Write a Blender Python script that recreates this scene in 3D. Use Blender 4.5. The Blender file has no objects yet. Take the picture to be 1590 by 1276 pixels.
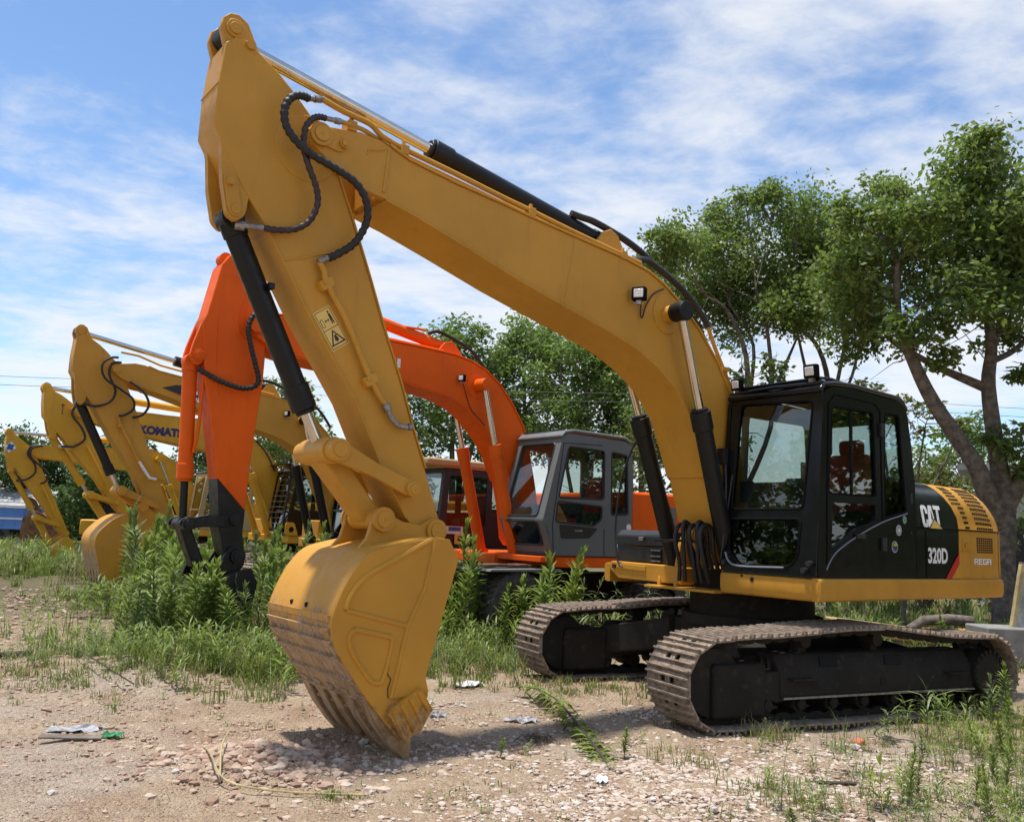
import bpy, bmesh, math, random, colorsys
from mathutils import Vector, Matrix, noise
from mathutils.geometry import tessellate_polygon
R = random.Random(7)
PI = math.pi
SC = bpy.context.scene
COL = SC.collection

# ------------------------------------------------------------------ camera
F_PX, PITCH, ROLL, CAM_H = 1365.4, 0.1364, 0.0412, 1.525
cam_d = bpy.data.cameras.new('camera'); cam = bpy.data.objects.new('camera', cam_d); COL.objects.link(cam)
cam_d.sensor_width = 36.0; cam_d.sensor_fit = 'HORIZONTAL'; cam_d.lens = 36.0 * F_PX / 1590.0
cam_d.clip_start = 0.05; cam_d.clip_end = 3000
_f = Vector((0, math.cos(PITCH), math.sin(PITCH))); _u = Vector((0, -math.sin(PITCH), math.cos(PITCH))); _r = Vector((1, 0, 0))
_rr = _r * math.cos(ROLL) + _u * math.sin(ROLL); _uu = _u * math.cos(ROLL) - _r * math.sin(ROLL)
cm = Matrix((_rr, _uu, -_f)).transposed().to_4x4(); cm.translation = (0, 0, CAM_H)
cam.matrix_world = cm
SC.camera = cam

# ------------------------------------------------------------------ light
SUN_EL, SUN_AZ = math.radians(80), math.radians(-96)      # azimuth from +Y towards +X
sd = Vector((math.sin(SUN_AZ) * math.cos(SUN_EL), math.cos(SUN_AZ) * math.cos(SUN_EL), math.sin(SUN_EL)))
sl = bpy.data.lights.new('sun', 'SUN'); sl.energy = 4.0; sl.angle = math.radians(3.5); sl.color = (1.0, 0.95, 0.87)
so = bpy.data.objects.new('sun', sl); COL.objects.link(so)
so.rotation_euler = sd.to_track_quat('Z', 'Y').to_euler(); so.location = (0, 0, 30)

W = bpy.data.worlds.new('World'); SC.world = W; W.use_nodes = True
nt = W.node_tree; N = nt.nodes; LK = nt.links; N.clear()
def wn(t, **k):
    n = N.new(t)
    for a, b in k.items(): setattr(n, a, b)
    return n
def wmath(op, a, b=None, c=None):
    n = wn('ShaderNodeMath', operation=op)
    for i, q in enumerate((a, b, c)):
        if q is None: continue
        if isinstance(q, (int, float)): n.inputs[i].default_value = q
        else: LK.new(q, n.inputs[i])
    return n.outputs[0]
sky = wn('ShaderNodeTexSky', sky_type='NISHITA'); sky.sun_disc = False
sky.sun_elevation = SUN_EL; sky.sun_rotation = SUN_AZ; sky.air_density = 1.0; sky.dust_density = 0.3; sky.ozone_density = 3.0
tc = wn('ShaderNodeTexCoord'); sp = wn('ShaderNodeSeparateXYZ'); LK.new(tc.outputs['Generated'], sp.inputs[0])
zz = wmath('MAXIMUM', wmath('ADD', sp.outputs[2], 0.09), 0.05)
cx = wmath('DIVIDE', sp.outputs[0], zz); cy = wmath('DIVIDE', sp.outputs[1], zz)
cb = wn('ShaderNodeCombineXYZ'); LK.new(cx, cb.inputs[0]); LK.new(cy, cb.inputs[1])
def wnoise(scale, detail, rough, dist, loc, sclv, rot=0.0):
    mp = wn('ShaderNodeMapping'); LK.new(cb.outputs[0], mp.inputs[0]); mp.inputs['Location'].default_value = loc; mp.inputs['Scale'].default_value = sclv
    mp.inputs['Rotation'].default_value = (0, 0, rot)
    n = wn('ShaderNodeTexNoise'); LK.new(mp.outputs[0], n.inputs['Vector'])
    n.inputs['Scale'].default_value = scale; n.inputs['Detail'].default_value = detail; n.inputs['Roughness'].default_value = rough; n.inputs['Distortion'].default_value = dist
    return n.outputs[0]
n1 = wnoise(0.55, 3, 0.5, 0.3, (3.1, 1.7, 0), (1, 1, 1), 0.3)
n2 = wnoise(2.3, 9, 0.58, 0.35, (0.4, 5.2, 0), (1.0, 1.2, 1), 0.55)
n3 = wnoise(9.0, 6, 0.6, 0.3, (0, 0, 0), (1, 1.25, 1), 0.9)
low = wmath('SUBTRACT', 1.0, wmath('MINIMUM', wmath('MULTIPLY', wmath('MAXIMUM', sp.outputs[2], 0.0), 2.0), 1.0))
den = wmath('ADD', wmath('ADD', wmath('MULTIPLY', n1, 0.62), wmath('MULTIPLY', n2, 0.55)), wmath('ADD', wmath('MULTIPLY', n3, 0.24), wmath('MULTIPLY', low, 0.13)))
mr = wn('ShaderNodeMapRange'); mr.interpolation_type = 'SMOOTHSTEP'; LK.new(den, mr.inputs[0])
mr.inputs[1].default_value = 0.585; mr.inputs[2].default_value = 0.89; mr.inputs[3].default_value = 0.0; mr.inputs[4].default_value = 0.88
cmix = wn('ShaderNodeMix', data_type='RGBA'); LK.new(mr.outputs[0], cmix.inputs[0]); hs = wn('ShaderNodeHueSaturation'); hs.inputs['Saturation'].default_value = 1.06; hs.inputs['Value'].default_value = 1.0; LK.new(sky.outputs[0], hs.inputs['Color']); LK.new(hs.outputs[0], cmix.inputs[6]); cmix.inputs[7].default_value = (4.7, 4.8, 4.95, 1)
bg = wn('ShaderNodeBackground'); bg.inputs[1].default_value = 0.14; LK.new(cmix.outputs[2], bg.inputs[0])
wo = wn('ShaderNodeOutputWorld'); LK.new(bg.outputs[0], wo.inputs[0])

SC.view_settings.view_transform = 'Standard'; SC.view_settings.look = 'None'; SC.view_settings.gamma = 1.0
SC.view_settings.use_curve_mapping = False; SC.view_settings.exposure = 0.5
SC.render.engine = 'CYCLES'
SC.cycles.max_bounces = 5; SC.cycles.diffuse_bounces = 3; SC.cycles.glossy_bounces = 3; SC.cycles.transparent_max_bounces = 10; SC.cycles.use_denoising = True
SC.cycles.use_adaptive_sampling = True; SC.cycles.adaptive_threshold = 0.02

# ------------------------------------------------------------------ materials
MATS = {}
def srgb(r, g, b):
    def c(x):
        x /= 255.0
        return x / 12.92 if x <= 0.04045 else ((x + 0.055) / 1.055) ** 2.4
    return (c(r), c(g), c(b))
class NT:
    def __init__(s, name):
        s.m = bpy.data.materials.new(name); s.m.use_nodes = True; s.t = s.m.node_tree; s.t.nodes.clear()
        s.out = s.n('ShaderNodeOutputMaterial'); s.b = s.n('ShaderNodeBsdfPrincipled'); s.l(s.b.outputs[0], s.out.inputs[0])
        s.geo = s.n('ShaderNodeTexCoord')
    def n(s, t, **k):
        q = s.t.nodes.new(t)
        for a, b in k.items(): setattr(q, a, b)
        return q
    def l(s, a, b): s.t.links.new(a, b)
    def val(s, sock, v):
        if hasattr(v, 'is_linked') or isinstance(v, bpy.types.NodeSocket): s.l(v, sock)
        elif isinstance(v, (tuple, list)): sock.default_value = (*v[:3], 1.0) if len(sock.default_value) == 4 else v
        else: sock.default_value = v
    def noise(s, scale, detail=4, rough=0.55, dist=0.0, vec=None, obj=True):
        q = s.n('ShaderNodeTexNoise'); s.l(vec or s.geo.outputs['Object'], q.inputs['Vector'])
        q.inputs['Scale'].default_value = scale; q.inputs['Detail'].default_value = detail; q.inputs['Roughness'].default_value = rough; q.inputs['Distortion'].default_value = dist
        return q.outputs[0]
    def ramp(s, f, a, b, lo=0.0, hi=1.0):
        q = s.n('ShaderNodeMapRange'); q.interpolation_type = 'SMOOTHSTEP'; s.l(f, q.inputs[0])
        q.inputs[1].default_value = a; q.inputs[2].default_value = b; q.inputs[3].default_value = lo; q.inputs[4].default_value = hi
        return q.outputs[0]
    def mix(s, f, a, b, mode='MIX'):
        q = s.n('ShaderNodeMix', data_type='RGBA', blend_type=mode)
        s.val(q.inputs[0], f); s.val(q.inputs[6], a); s.val(q.inputs[7], b)
        return q.outputs[2]
    def math(s, op, a, b=0.0):
        q = s.n('ShaderNodeMath', operation=op); s.val(q.inputs[0], a); s.val(q.inputs[1], b); return q.outputs[0]
    def bump(s, h, strength=0.2, dist=0.01):
        q = s.n('ShaderNodeBump'); s.l(h, q.inputs['Height']); q.inputs['Strength'].default_value = strength; q.inputs['Distance'].default_value = dist
        s.l(q.outputs[0], s.b.inputs['Normal'])
    def set(s, **k):
        for a, v in k.items():
            nm = {'col': 'Base Color', 'rough': 'Roughness', 'metal': 'Metallic', 'spec': 'Specular IOR Level', 'coat': 'Coat Weight', 'crough': 'Coat Roughness'}[a]
            s.val(s.b.inputs[nm], v)
def sc(c, k): return tuple(min(1, x * k) for x in c)

def paint(name, col, rough=0.42, dust=0.25, dustcol=(0.36, 0.27, 0.18), var=0.1, coat=0.0, chips=0.0, rv=1.0, spec=0.45, streak=0.0):
    q = NT(name)
    big = q.noise(1.3, 3); mid = q.noise(9, 6, 0.65); fine = q.noise(55, 4)
    c = q.mix(q.ramp(big, 0.3, 0.7), sc(col, 1 - var), sc(col, 1 + var * 0.6))
    c = q.mix(q.ramp(mid, 0.52, 0.8, 0, dust), c, dustcol)
    if streak > 0:
        mp = q.n('ShaderNodeMapping'); q.l(q.geo.outputs['Object'], mp.inputs[0]); mp.inputs['Scale'].default_value = (7, 7, 0.7); sn = q.noise(1.0, 6, 0.7, 0.3, vec=mp.outputs[0]); c = q.mix(q.ramp(sn, 0.52, 0.74, 0, streak), c, sc(col, 0.55))
    if chips > 0:
        ch = q.noise(23, 8, 0.75); c = q.mix(q.ramp(ch, 0.68, 0.72, 0, chips), c, (0.09, 0.05, 0.03))
    q.set(col=c, rough=q.ramp(mid, 0.3, 0.75, rough - 0.06 * rv, rough + 0.2 * rv), spec=spec, coat=coat, crough=0.15)
    q.bump(q.math('ADD', fine, q.math('MULTIPLY', big, 3.0)), 0.12, 0.006)
    MATS[name] = q.m; return q.m
def plain(name, col, rough=0.5, metal=0.0, var=0.12, scale=12, bumpk=0.15, spec=0.5):
    q = NT(name); n = q.noise(scale, 6, 0.6)
    q.set(col=q.mix(q.ramp(n, 0.3, 0.72), sc(col, 1 - var * 1.5), sc(col, 1 + var)), rough=rough, metal=metal, spec=spec)
    if bumpk: q.bump(q.noise(scale * 4, 5), bumpk, 0.005)
    MATS[name] = q.m; return q.m

CATY = (0.545, 0.268, 0.032)
paint('cat_yellow', CATY, 0.44, 0.20, dustcol=(0.40, 0.24, 0.09), chips=0.10, spec=0.3, streak=0.30)
paint('cat_yellow_old', (0.55, 0.265, 0.03), 0.5, 0.35, chips=0.35, spec=0.3, streak=0.4)
paint('komatsu_yellow', (0.66, 0.335, 0.025), 0.45, 0.25, chips=0.25, spec=0.3, streak=0.35)
paint('orange_paint', (0.80, 0.112, 0.003), 0.48, 0.12, dustcol=(0.5, 0.12, 0.03), var=0.12, spec=0.22, chips=0.12, streak=0.25)
paint('grey_cab', (0.135, 0.138, 0.135), 0.55, 0.35, dustcol=(0.2, 0.19, 0.17))
paint('tan_roof', (0.44, 0.31, 0.14), 0.55, 0.35, chips=0.4)
paint('black_paint', (0.005, 0.0055, 0.006), 0.20, 0.03, dustcol=(0.03, 0.026, 0.022), var=0.2, rv=0.35)
paint('black_arm', (0.006, 0.006, 0.0065), 0.38, 0.06, dustcol=(0.05, 0.045, 0.04), var=0.2, spec=0.35)
paint('undercarriage_black', (0.021, 0.018, 0.015), 0.68, 0.5, dustcol=(0.10, 0.077, 0.055), var=0.3, spec=0.2)
plain('black_plastic', (0.018, 0.018, 0.019), 0.48, 0, 0.2, 20, 0.25)
plain('seal_black', (0.006, 0.006, 0.006), 0.9, 0, 0.1, 30, 0, 0.1)
plain('rubber_hose', (0.014, 0.013, 0.013), 0.55, 0, 0.2, 30, 0.2)
plain('hose_brown', (0.035, 0.02, 0.018), 0.5, 0, 0.2, 30, 0.2)
plain('tyre_rubber', (0.065, 0.057, 0.05), 0.85, 0, 0.35, 8, 0.4)
plain('chrome', (0.62, 0.58, 0.52), 0.14, 1.0, 0.06, 8, 0.02)
plain('steel_dull', (0.32, 0.30, 0.28), 0.45, 0.85, 0.25, 30, 0.2)
plain('dark_hole', (0.006, 0.005, 0.004), 0.9, 0, 0.1, 8, 0)
plain('white_decal', (0.80, 0.80, 0.79), 0.4, 0, 0.03, 8, 0)
plain('black_decal', (0.012, 0.012, 0.012), 0.4, 0, 0.05, 8, 0)
plain('red_decal', (0.50, 0.025, 0.02), 0.35, 0, 0.05, 8, 0)
plain('yellow_decal', (0.78, 0.52, 0.13), 0.45, 0, 0.04, 8, 0)
plain('navy_decal', (0.022, 0.018, 0.11), 0.4, 0, 0.05, 8, 0)
plain('blue_decal', (0.02, 0.10, 0.30), 0.45, 0, 0.08, 8, 0)
plain('green_decal', (0.03, 0.22, 0.15), 0.45, 0, 0.05, 8, 0)
plain('lime_decal', (0.42, 0.46, 0.06), 0.45, 0, 0.1, 8, 0)
plain('grey_decal', (0.20, 0.21, 0.26), 0.45, 0, 0.05, 8, 0)
plain('seat_red', (0.55, 0.025, 0.025), 0.75, 0, 0.2, 14, 0.2)
plain('seat_grey', (0.16, 0.18, 0.21), 0.8, 0, 0.2, 14, 0.2)
plain('cab_inside', (0.045, 0.047, 0.05), 0.7, 0, 0.2, 10, 0.1)
plain('lamp_lens', (0.72, 0.70, 0.66), 0.12, 0.0, 0.1, 40, 0.25)
plain('rust', (0.13, 0.062, 0.032), 0.85, 0.1, 0.35, 7, 0.5)
plain('rust_brown', (0.21, 0.10, 0.045), 0.85, 0.0, 0.35, 5, 0.5)
plain('wood_grey', (0.20, 0.165, 0.13), 0.9, 0, 0.3, 6, 0.5)
plain('bark', (0.15, 0.122, 0.098), 0.95, 0, 0.35, 9, 0.9)
plain('concrete', (0.24, 0.235, 0.22), 0.9, 0, 0.15, 6, 0.5)
plain('white_wall', (0.66, 0.66, 0.64), 0.8, 0, 0.08, 3, 0.2)
plain('shed_roof', (0.34, 0.345, 0.34), 0.7, 0.2, 0.15, 3, 0.1)
plain('blue_paint', (0.075, 0.20, 0.52), 0.5, 0, 0.12, 3, 0.1)
plain('paper', (0.74, 0.73, 0.72), 0.8, 0, 0.12, 20, 0.3)
plain('grey_trash', (0.34, 0.34, 0.36), 0.55, 0, 0.3, 20, 0.3)
plain('green_plastic', (0.06, 0.30, 0.13), 0.4, 0, 0.3, 20, 0.3)
plain('weathered_board', (0.40, 0.42, 0.41), 0.85, 0, 0.3, 5, 0.4)
plain('brick_red', (0.50, 0.16, 0.08), 0.9, 0, 0.2, 14, 0.4)
plain('stone_pale', (0.50, 0.45, 0.40), 0.9, 0, 0.15, 14, 0.4)
plain('green_dark', (0.012, 0.05, 0.025), 0.6, 0, 0.2, 5, 0.1)
plain('straw', (0.46, 0.37, 0.18), 0.85, 0, 0.25, 6, 0.1)
plain('twig_dark', (0.055, 0.04, 0.03), 0.95, 0, 0.3, 10, 0.2)

# dusty steel of the track shoes: mud on metal
q = NT('track_steel'); a = q.noise(14, 8, 0.7); b_ = q.noise(3.5, 4)
c = q.mix(q.ramp(a, 0.34, 0.62), (0.13, 0.098, 0.073), (0.35, 0.275, 0.21)); c = q.mix(q.ramp(b_, 0.5, 0.75, 0, 0.5), c, (0.065, 0.042, 0.03))
q.set(col=c, rough=0.8, spec=0.3); q.bump(a, 0.5, 0.008); MATS['track_steel'] = q.m
# worn bucket back: bare earth-polished steel and dried mud over yellow, stronger towards the cutting edge
q = NT('bucket_worn'); a = q.noise(7, 8, 0.7, 0.4); sx = q.n('ShaderNodeSeparateXYZ'); q.l(q.geo.outputs['Object'], sx.inputs[0])
mp = q.n('ShaderNodeMapping'); q.l(q.geo.outputs['Object'], mp.inputs[0]); mp.inputs['Scale'].default_value = (1.0, 8, 1.2)
st = q.noise(5, 6, 0.7, 0.2, vec=mp.outputs[0])
fz = q.ramp(sx.outputs[2], 1.22, 0.62, 0.0, 1.0)
f = q.ramp(q.math('ADD', q.math('MULTIPLY', fz, 0.85), q.math('MULTIPLY', q.math('SUBTRACT', a, 0.5), 1.5)), 0.2, 0.7)
worn = q.mix(q.ramp(st, 0.35, 0.66), (0.24, 0.145, 0.075), (0.48, 0.36, 0.24)); worn = q.mix(q.ramp(q.noise(11, 8, 0.75, 0.5), 0.50, 0.66, 0, 0.85), worn, (0.13, 0.065, 0.032)); worn = q.mix(q.ramp(q.noise(4.5, 5, 0.6), 0.52, 0.7, 0, 0.7), worn, (0.46, 0.27, 0.07))
q.set(col=q.mix(f, CATY, worn), rough=q.ramp(a, 0.3, 0.7, 0.42, 0.7), spec=0.4); q.bump(q.math('ADD', a, st), 0.3, 0.008); MATS['bucket_worn'] = q.m
# bucket flanks: paint rubbed through near the cutting edge
q = NT('bucket_side'); a = q.noise(9, 8, 0.72, 0.3); sx = q.n('ShaderNodeSeparateXYZ'); q.l(q.geo.outputs['Object'], sx.inputs[0]); bb = q.noise(1.4, 3)
c = q.mix(q.ramp(bb, 0.3, 0.7), sc(CATY, 0.88), sc(CATY, 1.06)); f = q.ramp(q.math('ADD', q.ramp(sx.outputs[2], 0.75, 0.0, 0.0, 0.42), q.math('MULTIPLY', a, 0.8)), 0.60, 0.74, 0, 0.75)
c = q.mix(f, c, q.mix(q.ramp(q.noise(28, 6, 0.7), 0.4, 0.65), (0.17, 0.085, 0.035), (0.42, 0.29, 0.16)))
q.set(col=c, rough=q.ramp(a, 0.3, 0.7, 0.4, 0.62), spec=0.3); q.bump(a, 0.2, 0.006); MATS['bucket_side'] = q.m
# thin glass
def glass(name, tint, refl=1.0):
    q = NT(name); q.t.nodes.remove(q.b)
    tr = q.n('ShaderNodeBsdfTransparent'); tr.inputs[0].default_value = (*tint, 1)
    gl = q.n('ShaderNodeBsdfGlossy'); gl.inputs['Roughness'].default_value = 0.012; gl.inputs[0].default_value = (0.95, 0.98, 1, 1)
    lw = q.n('ShaderNodeLayerWeight'); lw.inputs[0].default_value = 0.5; fr = q.math('ADD', q.math('MULTIPLY', q.math('POWER', lw.outputs['Facing'], 4.0), 0.9), 0.05)
    mx = q.n('ShaderNodeMixShader'); q.l(q.math('MULTIPLY', fr, refl), mx.inputs[0]); q.l(tr.outputs[0], mx.inputs[1]); q.l(gl.outputs[0], mx.inputs[2]); q.l(mx.outputs[0], q.out.inputs[0])
    MATS[name] = q.m
glass('cab_glass', (0.64, 0.71, 0.68), 1.5); glass('cab_glass_dark', (0.50, 0.55, 0.54), 1.1); glass('cab_glass_clear', (0.90, 0.93, 0.92), 0.9)
def leafmat(name, c1, c2, trans=0.35):
    q = NT(name); g = q.n('ShaderNodeNewGeometry'); big = q.noise(0.9, 3)
    c = q.mix(q.math('ADD', q.math('MULTIPLY', g.outputs['Random Per Island'], 0.7), q.math('MULTIPLY', q.ramp(big, 0.35, 0.65), 0.3)), c1, c2)
    q.set(col=c, rough=0.45, spec=0.35)
    tl = q.n('ShaderNodeBsdfTranslucent'); q.l(q.mix(0.5, c, (0.20, 0.30, 0.03)), tl.inputs[0])
    mx = q.n('ShaderNodeMixShader'); mx.inputs[0].default_value = trans; q.l(q.b.outputs[0], mx.inputs[1]); q.l(tl.outputs[0], mx.inputs[2]); q.l(mx.outputs[0], q.out.inputs[0])
    MATS[name] = q.m
leafmat('leaf_camphor', (0.075, 0.132, 0.034), (0.235, 0.295, 0.092), 0.5)
leafmat('leaf_dark', (0.028, 0.062, 0.020), (0.075, 0.13, 0.038), 0.32)
leafmat('leaf_autumn', (0.055, 0.095, 0.026), (0.20, 0.165, 0.055), 0.35)
leafmat('leaf_row', (0.080, 0.145, 0.040), (0.225, 0.305, 0.095), 0.5)
leafmat('weed_leaf', (0.13, 0.20, 0.035), (0.33, 0.41, 0.10), 0.4)
leafmat('weed_leaf_pale', (0.12, 0.17, 0.07), (0.24, 0.29, 0.13))
leafmat('weed_leaf_yellow', (0.17, 0.22, 0.03), (0.30, 0.33, 0.06))
leafmat('grass_green', (0.095, 0.155, 0.035), (0.25, 0.30, 0.08))
leafmat('grass_dry', (0.17, 0.15, 0.06), (0.36, 0.31, 0.15))

# ------------------------------------------------------------------ mesh helpers
class MB:
    def __init__(s): s.v = []; s.f = []
    def add(s, vs, fs):
        o = len(s.v); s.v += [tuple(v) for v in vs]; s.f += [tuple(i + o for i in f) for f in fs]; return s
    def box(s, x0, x1, y0, y1, z0, z1):
        return s.add([(x0, y0, z0), (x1, y0, z0), (x1, y1, z0), (x0, y1, z0), (x0, y0, z1), (x1, y0, z1), (x1, y1, z1), (x0, y1, z1)],
                     [(0, 3, 2, 1), (4, 5, 6, 7), (0, 1, 5, 4), (1, 2, 6, 5), (2, 3, 7, 6), (3, 0, 4, 7)])
    def obox(s, c, ax, ay, az):
        c, ax, ay, az = map(Vector, (c, ax, ay, az)); vs = []
        for k in (-1, 1):
            for i, j in ((-1, -1), (1, -1), (1, 1), (-1, 1)): vs.append(c + ax * i + ay * j + az * k)
        return s.add(vs, [(0, 3, 2, 1), (4, 5, 6, 7), (0, 1, 5, 4), (1, 2, 6, 5), (2, 3, 7, 6), (3, 0, 4, 7)])
    def prism(s, poly, y0, y1, fn=None):
        """poly of (x, z) extruded along y (or fn(a, b, t) for another mapping)"""
        fn = fn or (lambda a, b, t: (a, t, b)); n = len(poly)
        A = sum(poly[i][0] * poly[(i + 1) % n][1] - poly[(i + 1) % n][0] * poly[i][1] for i in range(n))
        if A < 0: poly = poly[::-1]
        vs = [fn(a, b, y0) for a, b in poly] + [fn(a, b, y1) for a, b in poly]
        fs = [tuple(range(n)), tuple(range(2 * n - 1, n - 1, -1))] + [(i, i + n, (i + 1) % n + n, (i + 1) % n) for i in range(n)]
        return s.add(vs, fs)
    def plate(s, outer, holes, t0, t1, fn):
        loops = [outer] + list(holes); flat = [p for l in loops for p in l]; n = len(flat)
        tr = tessellate_polygon([[Vector((a, b, 0)) for a, b in l] for l in loops])
        vs = [fn(a, b, t0) for a, b in flat] + [fn(a, b, t1) for a, b in flat]; fs = []
        for t in tr: fs.append(tuple(t)); fs.append(tuple(i + n for i in reversed(t)))
        o = 0
        for l in loops:
            m_ = len(l)
            for i in range(m_): j = (i + 1) % m_; fs.append((o + i, o + j, o + j + n, o + i + n))
            o += m_
        return s.add(vs, fs)
    def tube(s, path, r, n=10, cap=True):
        P = [Vector(p) for p in path]; k = len(P); rs = r if isinstance(r, (list, tuple)) else [r] * k
        prev = None; vs = []; fs = []
        for i, p in enumerate(P):
            t = (P[min(i + 1, k - 1)] - P[max(i - 1, 0)])
            t = t.normalized() if t.length > 1e-9 else Vector((0, 0, 1))
            if prev is None:
                u = t.cross(Vector((0, 0, 1)))
                if u.length < 1e-3: u = t.cross(Vector((0, 1, 0)))
                u.normalize()
            else:
                u = prev - t * prev.dot(t); u.normalize()
            prev = u; w = t.cross(u)
            for j in range(n):
                a = 2 * PI * j / n; vs.append(p + (u * math.cos(a) + w * math.sin(a)) * rs[i])
        for i in range(k - 1):
            for j in range(n): fs.append((i * n + j, i * n + (j + 1) % n, (i + 1) * n + (j + 1) % n, (i + 1) * n + j))
        if cap: fs += [tuple(range(n - 1, -1, -1)), tuple(range((k - 1) * n, k * n))]
        return s.add(vs, fs)
    def cyl(s, p0, p1, r, r1=None, n=20): return s.tube([p0, p1], [r, r if r1 is None else r1], n)
    def loft(s, rings, closed=True, caps=True):
        n = len(rings[0]); vs = [p for r in rings for p in r]; fs = []
        for i in range(len(rings) - 1):
            for j in range(n if closed else n - 1): fs.append((i * n + j, i * n + (j + 1) % n, (i + 1) * n + (j + 1) % n, (i + 1) * n + j))
        if caps: fs += [tuple(range(n - 1, -1, -1)), tuple(range((len(rings) - 1) * n, len(rings) * n))]
        return s.add(vs, fs)
    def mesh(s, name, smooth=40, fix=True):
        m = bpy.data.meshes.new(name); m.from_pydata(s.v, [], s.f)
        if fix:
            b = bmesh.new(); b.from_mesh(m); bmesh.ops.recalc_face_normals(b, faces=b.faces); b.to_mesh(m); b.free()
        if smooth:
            m.polygons.foreach_set('use_smooth', [True] * len(m.polygons)); m.set_sharp_from_angle(angle=math.radians(smooth))
        m.update(); return m
    def build(s, name, mat, parent=None, bevel=0.0, smooth=40, fix=True, label=None, seg=2):
        o = bpy.data.objects.new(name, s.mesh(name, smooth, fix)); COL.objects.link(o)
        o.data.materials.append(MATS[mat]); o.parent = parent
        if bevel:
            b = o.modifiers.new('bevel', 'BEVEL'); b.width = bevel; b.segments = seg; b.limit_method = 'ANGLE'; b.angle_limit = math.radians(35)
            w = o.modifiers.new('wn', 'WEIGHTED_NORMAL'); w.keep_sharp = True
        if label: o['label'] = label
        return o
def tag(o, label=None, cat=None, group=None, kind=None):
    if label: o['label'] = label
    if cat: o['category'] = cat
    if group: o['group'] = group
    if kind: o['kind'] = kind
    return o
def empty(name, loc, rz=0.0, label=None, cat=None, group=None):
    o = bpy.data.objects.new(name, None); COL.objects.link(o); o.location = loc; o.rotation_euler = (0, 0, rz); o.empty_display_size = 0.3
    return tag(o, label, cat, group)
def link_mesh(name, mesh, parent=None, mat=None):
    o = bpy.data.objects.new(name, mesh); COL.objects.link(o); o.parent = parent
    if mat and not mesh.materials: mesh.materials.append(MATS[mat])
    return o
def arc(cx, cz, r, a0, a1, n=8): return [(cx + r * math.cos(math.radians(a0 + (a1 - a0) * i / n)), cz + r * math.sin(math.radians(a0 + (a1 - a0) * i / n))) for i in range(n + 1)]
def rrect(a0, b0, a1, b1, r, n=4):
    return arc(a1 - r, b1 - r, r, 0, 90, n) + arc(a0 + r, b1 - r, r, 90, 180, n) + arc(a0 + r, b0 + r, r, 180, 270, n) + arc(a1 - r, b0 + r, r, 270, 360, n)
def rpoly(pts, r, n=4):
    """round the corners of a polygon"""
    out = []; k = len(pts)
    for i in range(k):
        p = Vector(pts[i]); a = Vector(pts[i - 1]) - p; b = Vector(pts[(i + 1) % k]) - p
        d = min(r, a.length * 0.45, b.length * 0.45); p0 = p + a.normalized() * d; p1 = p + b.normalized() * d
        for j in range(n + 1): t = j / n; q = p0 * (1 - t) ** 2 + p * 2 * t * (1 - t) + p1 * t * t; out.append((q.x, q.y))
    return out
def smooth_path(pts, k=4):
    P = [Vector(p) for p in pts]; out = []
    for i in range(len(P) - 1):
        p0, p1, p2, p3 = P[max(i - 1, 0)], P[i], P[i + 1], P[min(i + 2, len(P) - 1)]
        for j in range(k):
            t = j / k; out.append(0.5 * ((2 * p1) + (p2 - p0) * t + (2 * p0 - 5 * p1 + 4 * p2 - p3) * t * t + (3 * p1 - p0 - 3 * p2 + p3) * t ** 3))
    return out + [P[-1]]
def text_mesh(txt, bold=0.0, shear=0.0):
    """text as a flat mesh, normalised to a 1 x 1 box (origin at its lower left corner)"""
    c = bpy.data.curves.new('t', 'FONT'); c.body = txt; c.offset = bold; c.shear = shear; c.extrude = 0.0; c.resolution_u = 4
    o = bpy.data.objects.new('t', c); COL.objects.link(o); dg = bpy.context.evaluated_depsgraph_get(); dg.update()
    m = bpy.data.meshes.new_from_object(o.evaluated_get(dg)); bpy.data.objects.remove(o); bpy.data.curves.remove(c)
    xs = [v.co.x for v in m.vertices]; ys = [v.co.y for v in m.vertices]
    x0, x1, y0, y1 = min(xs), max(xs), min(ys), max(ys)
    return [((v.co.x - x0) / (x1 - x0), (v.co.y - y0) / (y1 - y0)) for v in m.vertices], [tuple(p.vertices) for p in m.polygons]
def lettering(txt, mat, parent, fn, bold=0.0, shear=0.0, name='lettering', tm=None):
    vs, fs = tm or text_mesh(txt, bold, shear)
    return MB().add([fn(a, b) for a, b in vs], fs).build(name, mat, parent, smooth=0, fix=False)
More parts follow.
